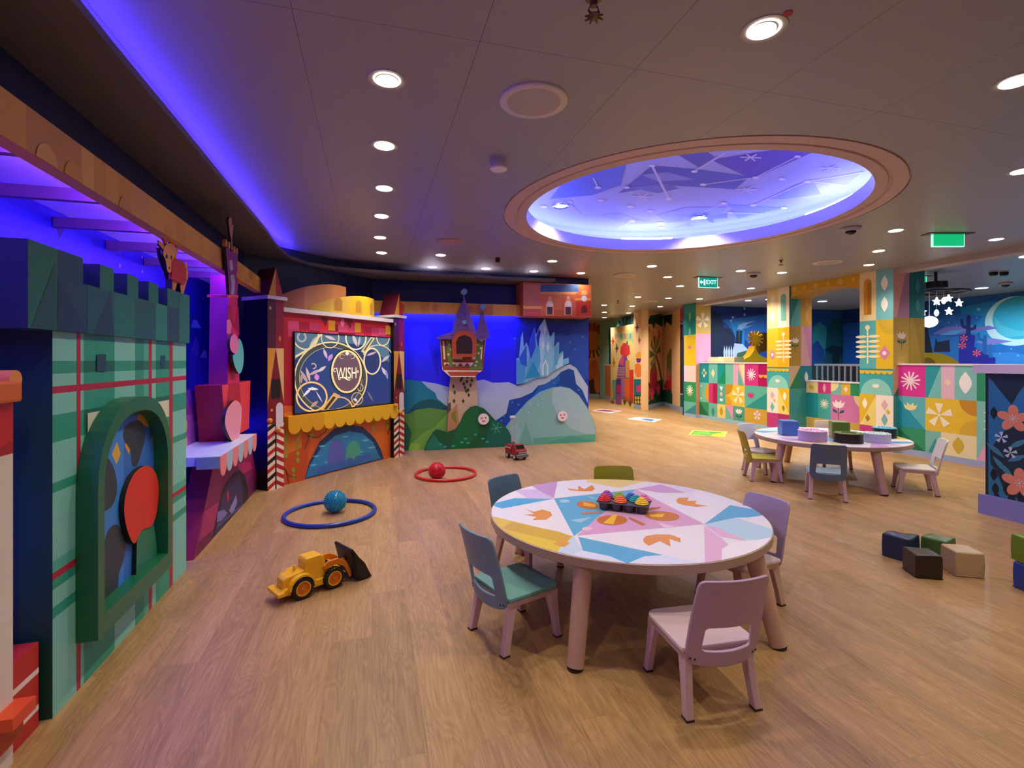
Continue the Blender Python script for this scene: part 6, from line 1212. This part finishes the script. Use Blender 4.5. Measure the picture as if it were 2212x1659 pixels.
curve_chair('lavender-pink chair in front of the big table, back to camera', .742, 1.985, (-.066, .308), '#d8bfc4', '#b89ab0', PKL)
curve_chair('teal-seated blue-backed chair left of the big table', .012, 2.392, (.247, .172), '#6ea49e', '#7090a6', PKL)
curve_chair('grey-blue chair tucked at the far left of big table', .10, 3.146, (.715, -.70), '#5f7c88', '#587480', BGL, screws=False)
curve_chair('olive green chair tucked behind the far side of big table', .733, 3.40, (0, -1), '#8a8424', '#8f8a1c', BGL, screws=False)
curve_chair('lavender chair with cream seat right of the big table', 1.235, 2.72, (-.91, -.41), '#d8c8cc', '#a892b4', BGL, screws=False)
curve_chair('white chair at the back left of the far table', 2.935, 5.86, (.46, -.89), '#d8d2d4', '#d8d8e0', BGL, screws=False)
curve_chair('yellow-olive chair at the left side of the far table', 2.74, 5.47, (.98, -.19), '#b4ac30', '#a89c28', PKL, screws=False)
curve_chair('grey-blue chair in front of the far table, back to camera', 2.985, 4.76, (.42, .9), '#7c98a8', '#5f7488', PKL, screws=False)
curve_chair('white chair at the right end of the far table', 3.99, 4.955, (-.88, .47), '#e4dcd2', '#e2dee0', PKL, screws=False)
curve_chair('cream chair half hidden behind the far table', 3.93, 6.12, (-.25, -.97), '#d8c0a8', '#d8c8b8', BGL, screws=False)
# ---------------- things on the tables ----------------
def local_thing(name, label, cat, X, Y, yaw, z=0, group=None):
    x, y = W(X, Y); t = thing(name, label, cat, (0, 0, 0), group); return t, (x, y, z, yaw-TH)
def place(t, p): t.location = p[:3]; t.rotation_euler = (0, 0, p[3])
# baking tray with ribbed dome toys
g0 = G(1348, 1100, .45); Xg, Yg = CS*g0[0]-SN*g0[1], SN*g0[0]+CS*g0[1]
t, pp = local_thing('muffin_tray', 'dark grey muffin tray in the centre of the big table', 'tray', Xg, Yg, R(-22), .4545)
mb = MB(); TG_ = M('#4a4450', .4); w_, d_ = .125, .072
def rr(w, d, z, r=.02): return [(cx_+r*math.cos(R(a0+k*18)), cy_+r*math.sin(R(a0+k*18)), z) for cx_, cy_, a0 in ((w-r, d-r, 0), (-w+r, d-r, 90), (-w+r, -d+r, 180), (w-r, -d+r, 270)) for k in range(6)]
mb.loft([rr(w_, d_, .034), rr(w_, d_, .038)], TG_); mb.build('rim', t, smooth=40, bevel=.001)
for i in range(4):
    for j in range(2):
        MB().lathe([(.022, 0), (.028, .034)], TG_, (-.09+i*.06, -.034+j*.068, 0), 20).build('cup', t, smooth=40)
place(t, pp); TS = 1.17; t.scale = (TS, TS, TS); ca, sa = math.cos(pp[3])*TS, math.sin(pp[3])*TS
for (i, j, col, nm) in ((0, 0, '#d8202c', 'red'), (1, 0, '#ee6a2c', 'orange'), (2, 0, '#f0c81c', 'yellow'), (0, 1, '#9c48b4', 'purple'), (1, 1, '#8cb82c', 'lime green'), (2, 1, '#1c58b0', 'dark blue'), (3, 1, '#e878b8', 'pink'), (3, 0, '#1c9cb0', 'turquoise')):
    # turquoise sits between blue and yellow in the photograph
    lx, ly = -.09+i*.06, -.034+j*.068
    if nm == 'turquoise': lx, ly = .055, .008
    if nm == 'yellow': lx, ly = .088, -.030
    if nm == 'orange': lx = -.012
    x, y = pp[0]+lx*ca-ly*sa, pp[1]+lx*sa+ly*ca; z = .4545+.040*TS
    b = MB(); prof = []
    for k, r_ in enumerate((.037, .033, .026, .017)): prof += [(r_-.001, k*.0085), (r_+.0008, k*.0085+.003), (r_-.0005, k*.0085+.006), (r_-.0045, k*.0085+.0085)]
    b.lathe([(max(q[0], .0005), z+q[1]) for q in prof], M(col, .35), (x, y, 0), 28)
    tag(b.build('ribbed_dome_toy', smooth=50), nm+' ribbed dome toy sitting in the muffin tray', 'toy', 'ribbed dome toys in the tray')
def soft_cube(label, X, Y, yaw, s, col, z=0, h=None, squash=0):
    t, pp = local_thing('foam_cube', label, 'cube', X, Y, yaw, z); h = h or s; m = M(col, .35, var=.06); n = 8; r = .012
    bm = bmesh.new(); bmesh.ops.create_cube(bm, size=1); bmesh.ops.subdivide_edges(bm, edges=bm.edges, cuts=7, use_grid_fill=True)
    random.seed(label)
    ph = [random.uniform(0, 6) for _ in range(4)]
    for v in bm.verts:
        x, y, zz = v.co; q = (1-(2*x)**2)*(1-(2*y)**2)
        dz = .05*math.sin(5*x+ph[0])*math.cos(4*y+ph[1])*(1 if zz > .4 else 0)*squash
        bul = 1+.035*(1-(2*zz)**2)
        v.co = (x*s*bul, y*s*bul, (zz+.5+dz+.025*q*(1 if zz > .4 else 0))*h)
    me = bpy.data.meshes.new('cover'); bm.to_mesh(me); bm.free(); me.materials.append(m); me.polygons.foreach_set('use_smooth', [True]*len(me.polygons)); me.set_sharp_from_angle(angle=R(50))
    o = bpy.data.objects.new('cover', me); SC.collection.objects.link(o); o.parent = t
    b = o.modifiers.new('bevel', 'BEVEL'); b.width = .008; b.segments = 3; b.limit_method = 'ANGLE'; b.angle_limit = R(50)
    place(t, pp)
    hs = s/2+.001; mb = MB(); mb.tube([(-hs, -hs, .006), (hs, -hs, .006), (hs, hs, .006), (-hs, hs, .006)], .0022, m, 6, closed=True); mb.build('piping', t)
    return t
def gp(px, py, z=0): g = G(px, py, z); return (CS*g[0]-SN*g[1], SN*g[0]+CS*g[1])
X, Y = gp(1708, 942, .45); soft_cube('blue padded cube standing on the far table', X+.02, Y+.09, R(-12), .17, '#4a78c8', .452, .165)
X, Y = gp(1815, 948, .45); soft_cube('olive green padded cube standing on the far table', X+.04, Y+.08, R(-20), .165, '#708a34', .452, .18)
def ring_tub(label, px, py, rad, h, side, top, edge, inner):
    X, Y = gp(px, py, .45); x, y = W(X, Y+rad); t = thing('round_tub', label, 'tub', (x, y, .4535)); z = .4535
    mb = MB(); mb.lathe([(rad-.004, z), (rad, z+.004), (rad, z+h-.004)], M(side, .35), (x, y, 0), 48, caps=False); mb.lathe([(rad+.003, z), (rad+.003, z+.006)], M(edge, .35), (x, y, 0), 48); mb.build('side_wall', t, smooth=40)
    mb = MB(); mb.lathe([(rad+.002, z+h-.006), (rad+.002, z+h), (rad-.01, z+h+.002), (rad*.55, z+h+.001), (rad*.5, z+h-.012), (.001, z+h-.014)], M(top, .35), (x, y, 0), 48); mb.build('lid', t, smooth=40)
    random.seed(int(px)); mb = MB(); cs = inner
    for k in range(26):
        an, r_ = random.uniform(0, 6.28), rad*random.uniform(.58, .93); mb.sphere((x+r_*math.cos(an), y+r_*math.sin(an), z+h+.003), .0065, M(cs[k % len(cs)], .35), 8, 5)
    mb.build('bead_topping', t)
ring_tub('lilac round tub with pink edge on the far table', 1772, 956, .135, .105, '#b9a4dc', '#e8b4dc', '#e47cc0', ['#f4d0e8', '#e87cc0', '#f8e8f4'])
ring_tub('black round tub with yellow-green beaded top on far table', 1851, 960, .130, .095, '#1c120e', '#4a5a14', '#141014', ['#b8c82c', '#d8d83c', '#7c9420'])
ring_tub('pale lilac round tub with mint edge on the far table', 1913, 959, .118, .09, '#cfcbe8', '#d4e4e4', '#d0d0e8', ['#bfe8dc', '#e8f0f4', '#a4dcd0'])
ring_tub('blue-topped dark round tub behind the pale tub', 1927, 948, .110, .105, '#1c3038', '#4cbcdc', '#24404c', ['#e8f4fc', '#6cc8e8', '#ffffff'])
# loose cubes on the floor
soft_cube('dark brown foam cube in front of the cube cluster', 2.49, 3.035, R(-11), .140, '#2a1c18', squash=.25)
soft_cube('beige foam cube at the right of the cube cluster', 2.755, 3.06, R(-13), .148, '#b89a70', squash=.2)
soft_cube('navy blue foam cube at the left of the cube cluster', 2.565, 3.30, R(29), .150, '#18284c', squash=1.0)
soft_cube('moss green foam cube at the back of the cube cluster', 2.80, 3.285, R(30), .138, '#48662c', squash=.6)
soft_cube('royal blue foam cube under the green one at right edge', 2.955, 2.80, R(4), .15, '#2c4490', 0)
soft_cube('lime green foam cube stacked on the blue one at right edge', 2.952, 2.81, R(-6), .15, '#6c8a10', .152)
# ---------------- floor toys ----------------
def hoop_(label, px, py, r, tube, col):
    X, Y = gp(px, py); x, y = W(X, Y); mb = MB(); mb.tube([(r*math.cos(R(k*6)), r*math.sin(R(k*6)), tube) for k in range(60)], tube, M(col, .3), 14, closed=True)
    o = tag(mb.build('hula_hoop', smooth=60), label, 'hoop'); o.location = (x, y, 0)
def spiky(label, px, pyb, r, col, rough=.2, trans=0):
    X, Y = gp(px, pyb); x, y = W(X, Y); t = thing('spiky_ball', label, 'ball', (0, 0, 0)); m = M(col, rough, trans=trans); rb = r*.91
    mb = MB(); mb.sphere((0, 0, r), rb, m, 40, 24); mb.build('shell', t, smooth=60)
    mb = MB(); n = 300; ga = math.pi*(3-math.sqrt(5))
    for k in range(n):
        z = 1-2*(k+.5)/n; q = math.sqrt(1-z*z); d = Vector((q*math.cos(ga*k), q*math.sin(ga*k), z)); c = Vector((0, 0, r))
        mb.rod(c+d*rb*.985, c+d*r, .0062, m, .002, 6)
    mb.build('nubs', t); t.location = (x, y, 0)
hoop_('blue plastic hoop lying on the floor around the blue ball', 714, 1111, .36, .017, '#163a9c'); hoop_('red plastic hoop lying on the floor around the red ball', 963, 1026, .335, .016, '#c41820')
spiky('translucent blue spiky ball inside the blue hoop', 724, 1107, .096, '#1f88b0', .18); spiky('red spiky ball inside the red hoop', 944, 1036, .096, '#c4122c', .35)
# wheel loader
t, pp = local_thing('toy_loader', 'yellow toy wheel loader with black bucket on the floor', 'toy vehicle', -1.1275, 2.834, math.atan2(.131, .125))
YB, YO, BT = M('#f2b61c', .3), M('#d97a14', .35), M('#141414', .45)
def hull(nm, prof, y0, y1, mat, bev=.006, par=None, inset=0):      # side profile (x,z) swept across
    mb = MB(); n = len(prof); A = [(x, y0, z) for x, z in prof]; B = [(x, y1, z) for x, z in prof]
    mb.add(A+B, [tuple(range(n)), tuple(reversed(range(n, 2*n)))]+[(i, n+i, n+(i+1) % n, (i+1) % n) for i in range(n)], mat); return mb.build(nm, par, bevel=bev, fixn=True, seg=3)
hull('chassis', [(-.20, .045), (-.205, .068), (-.17, .075), (.13, .075), (.15, .05), (.13, .035), (-.16, .035)], -.060, .060, YB, par=t)
hull('hood', [(-.188, .070), (-.184, .118), (-.168, .130), (-.05, .148), (-.05, .07)], -.042, .042, YB, .008, t)
hull('cab', [(-.065, .07), (-.068, .185), (-.058, .203), (.02, .206), (.040, .195), (.062, .10), (.062, .07)], -.048, .048, YB, .007, t)
for sy in (-1, 1):
    hull('cab_window', [(-.055, .095), (-.057, .178), (.018, .182), (.030, .172), (.048, .10)], sy*.0485-.0005, sy*.0485+.0005, M('#eeb020', .3), 0, t)
MB().lathe([(.009, .135), (.009, .165), (.007, .168)], YB, (-.105, 0, 0), 16).build('exhaust_stub', t, smooth=40)
hull('nose', [(.06, .06), (.06, .112), (.10, .118), (.145, .10), (.15, .06)], -.035, .035, YB, .006, t)
hull('bumper', [(-.222, .044), (-.224, .066), (-.19, .070), (-.18, .044)], -.075, .075, YB, .006, t)
for sy in (-1, 1):
    fe = [(-.09+.075*math.cos(R(k*15)), .060+.075*math.sin(R(k*15))) for k in range(0, 13)]+[(-.09-.062*math.cos(R(k*15)), .060+.062*math.sin(R(k*15))) for k in range(0, 13)]
    y_ = sorted((sy*.045, sy*.080)); hull('fender', fe, y_[0], y_[1], YB, .002, t)
    y_ = sorted((sy*.048, sy*.062)); hull('loader_arm', [(.03, .135), (.06, .158), (.12, .160), (.17, .13), (.20, .07), (.205, .035), (.190, .03), (.180, .06), (.155, .105), (.11, .128), (.07, .125), (.04, .115)], y_[0], y_[1], YO, .003, t)
for sx in (-.09, .09):
    for sy in (-1, 1):
        w1 = MB(); c = (sx, 0, .060); yi, yo = sy*.050, sy*.084
        w1.lathe([(.040, yi), (.056, yi+sy*.004), (.059, yi+sy*.010), (.059, yo-sy*.010), (.055, yo-sy*.003), (.042, yo), (.040, yo-sy*.004)], BT, c, 36, axis='y', caps=False)
        for k in range(22):
            an = R(k*360/22); r0, r1 = .057, .0615
            for (ya, yb) in ((yi+sy*.004, yi+sy*.016), (yo-sy*.016, yo-sy*.004)):
                a2 = an+(R(8) if ya == yi+sy*.004 else 0); tx, tz = math.cos(a2), math.sin(a2); ux, uz = -tz*.0035, tx*.0035
                p = [(sx+tx*r0-ux, .060+tz*r0-uz), (sx+tx*r1-ux, .060+tz*r1-uz), (sx+tx*r1+ux, .060+tz*r1+uz), (sx+tx*r0+ux, .060+tz*r0+uz)]
                w1.add([(q[0], ya, q[1]) for q in p]+[(q[0], yb, q[1]) for q in p], [(0, 1, 2, 3), (7, 6, 5, 4), (0, 4, 5, 1), (1, 5, 6, 2), (2, 6, 7, 3)], BT)
        wo = w1.build('wheel', t, smooth=35, fixn=True)
        h1 = MB(); h1.lathe([(.0405, yo-sy*.004), (.0405, yo-sy*.001), (.035, yo-sy*.001)], YB, c, 32, axis='y', caps=False); h1.lathe([(.035, yo-sy*.001), (.032, yo-sy*.012), (.012, yo-sy*.012), (.011, yo-sy*.004), (.001, yo-sy*.003)], YO, c, 32, axis='y', caps=False); h1.build('hub', wo, smooth=40)
mb = MB(); bk = [(.185, .195), (.178, .185), (.200, .10), (.212, .03), (.24, .006), (.315, .006), (.318, .012), (.245, .016), (.225, .04), (.215, .10), (.197, .188)]
n = len(bk); A = [(x, -.095, z) for x, z in bk]; B = [(x, .095, z) for x, z in bk]; mb.add(A+B, [tuple(range(n)), tuple(reversed(range(n, 2*n)))]+[(i, n+i, n+(i+1) % n, (i+1) % n) for i in range(n)], BT)
for y in (-.095, .09):
    s_ = [(.185, .19), (.21, .03), (.24, .008), (.315, .008), (.27, .10), (.235, .14), (.20, .19)]; m_ = len(s_)
    mb.add([(x, y, z) for x, z in s_]+[(x, y+.005, z) for x, z in s_], [tuple(range(m_)), tuple(reversed(range(m_, 2*m_)))]+[(i, m_+i, m_+(i+1) % m_, (i+1) % m_) for i in range(m_)], BT)
mb.rod((.186, -.097, .192), (.186, .097, .192), .010, BT, n=14); mb.build('bucket', t, fixn=True, bevel=.0015)
hull('cross_link', [(.12, .10), (.185, .13), (.19, .115), (.13, .085)], -.012, .012, YO, .002, t)
place(t, pp)
# fire engine
t, pp = local_thing('toy_fire_engine', 'dark red toy fire engine with raised grey ladder near back wall', 'toy vehicle', .055, 6.62, math.atan2(-.13, .085)); FR, CH = M('#8c1220', .3), M('#8f9096', .25, .7)
hull('body', [(-.125, .045), (-.13, .135), (-.12, .145), (-.02, .145), (-.01, .13), (.0, .045)], -.062, .062, FR, .006, t)
hull('cab', [(.0, .045), (.0, .150), (.01, .16), (.055, .158), (.085, .115), (.115, .10), (.122, .045)], -.062, .062, FR, .008, t)
hull('windscreen', [(.060, .150), (.084, .116), (.087, .118), (.064, .154)], -.05, .05, M('#141418', .15), 0, t)
hull('bumper', [(.112, .030), (.112, .062), (.132, .062), (.138, .03)], -.072, .072, CH, .005, t); hull('grille', [(.115, .062), (.114, .088), (.126, .085), (.127, .062)], -.05, .05, CH, .003, t)
for sy in (-1, 1): y_ = sorted((sy*.063, sy*.0645)); hull('stripe', [(-.12, .112), (-.12, .124), (-.01, .124), (-.01, .112)], y_[0], y_[1], M('#c8b0b0', .4), 0, t)
for sx in (-.075, .07):
    for sy in (-1, 1):
        w1 = MB(); c = (sx, 0, .033); yi, yo = sy*.045, sy*.073; w1.lathe([(.02, yi), (.031, yi+sy*.003), (.033, yi+sy*.006), (.033, yo-sy*.006), (.029, yo), (.02, yo)], BT, c, 28, axis='y', caps=False); wo = w1.build('wheel', t, smooth=40)
        h1 = MB(); h1.lathe([(.0205, yo-sy*.001), (.018, yo+sy*.001), (.006, yo), (.001, yo+sy*.003)], M('#c4b8b4', .3, .3), c, 24, axis='y', caps=False); h1.build('hub', wo, smooth=40)
mb = MB(); mb.lathe([(.03, .145), (.028, .17), (.015, .175)], CH, (-.055, 0, 0), 20); mb.build('turntable', t, smooth=40)
mb = MB(); GL = M('#b4acac', .35, .2)
for sy in (-1, 1): mb.rod((-.055, sy*.022, .17), (-.075, sy*.022, .44), .004, GL, n=8)
for k in range(17): z = .185+k*.0155; x = -.055-.02*(z-.17)/.27; mb.rod((x, -.022, z), (x, .022, z), .0025, GL, n=6)
mb.build('ladder', t); hull('ladder_tip', [(-.085, .43), (-.085, .455), (-.062, .455), (-.062, .43)], -.028, .028, M('#e6e2e2', .35), .003, t)
for sy in (-.03, .03): MB().lathe([(.008, .158), (.008, .168), (.004, .172)], M('#c8801c', .3), (.03, sy, 0), 12).build('beacon', t)
place(t, pp); t.scale = (1.22, 1.22, 1.22)
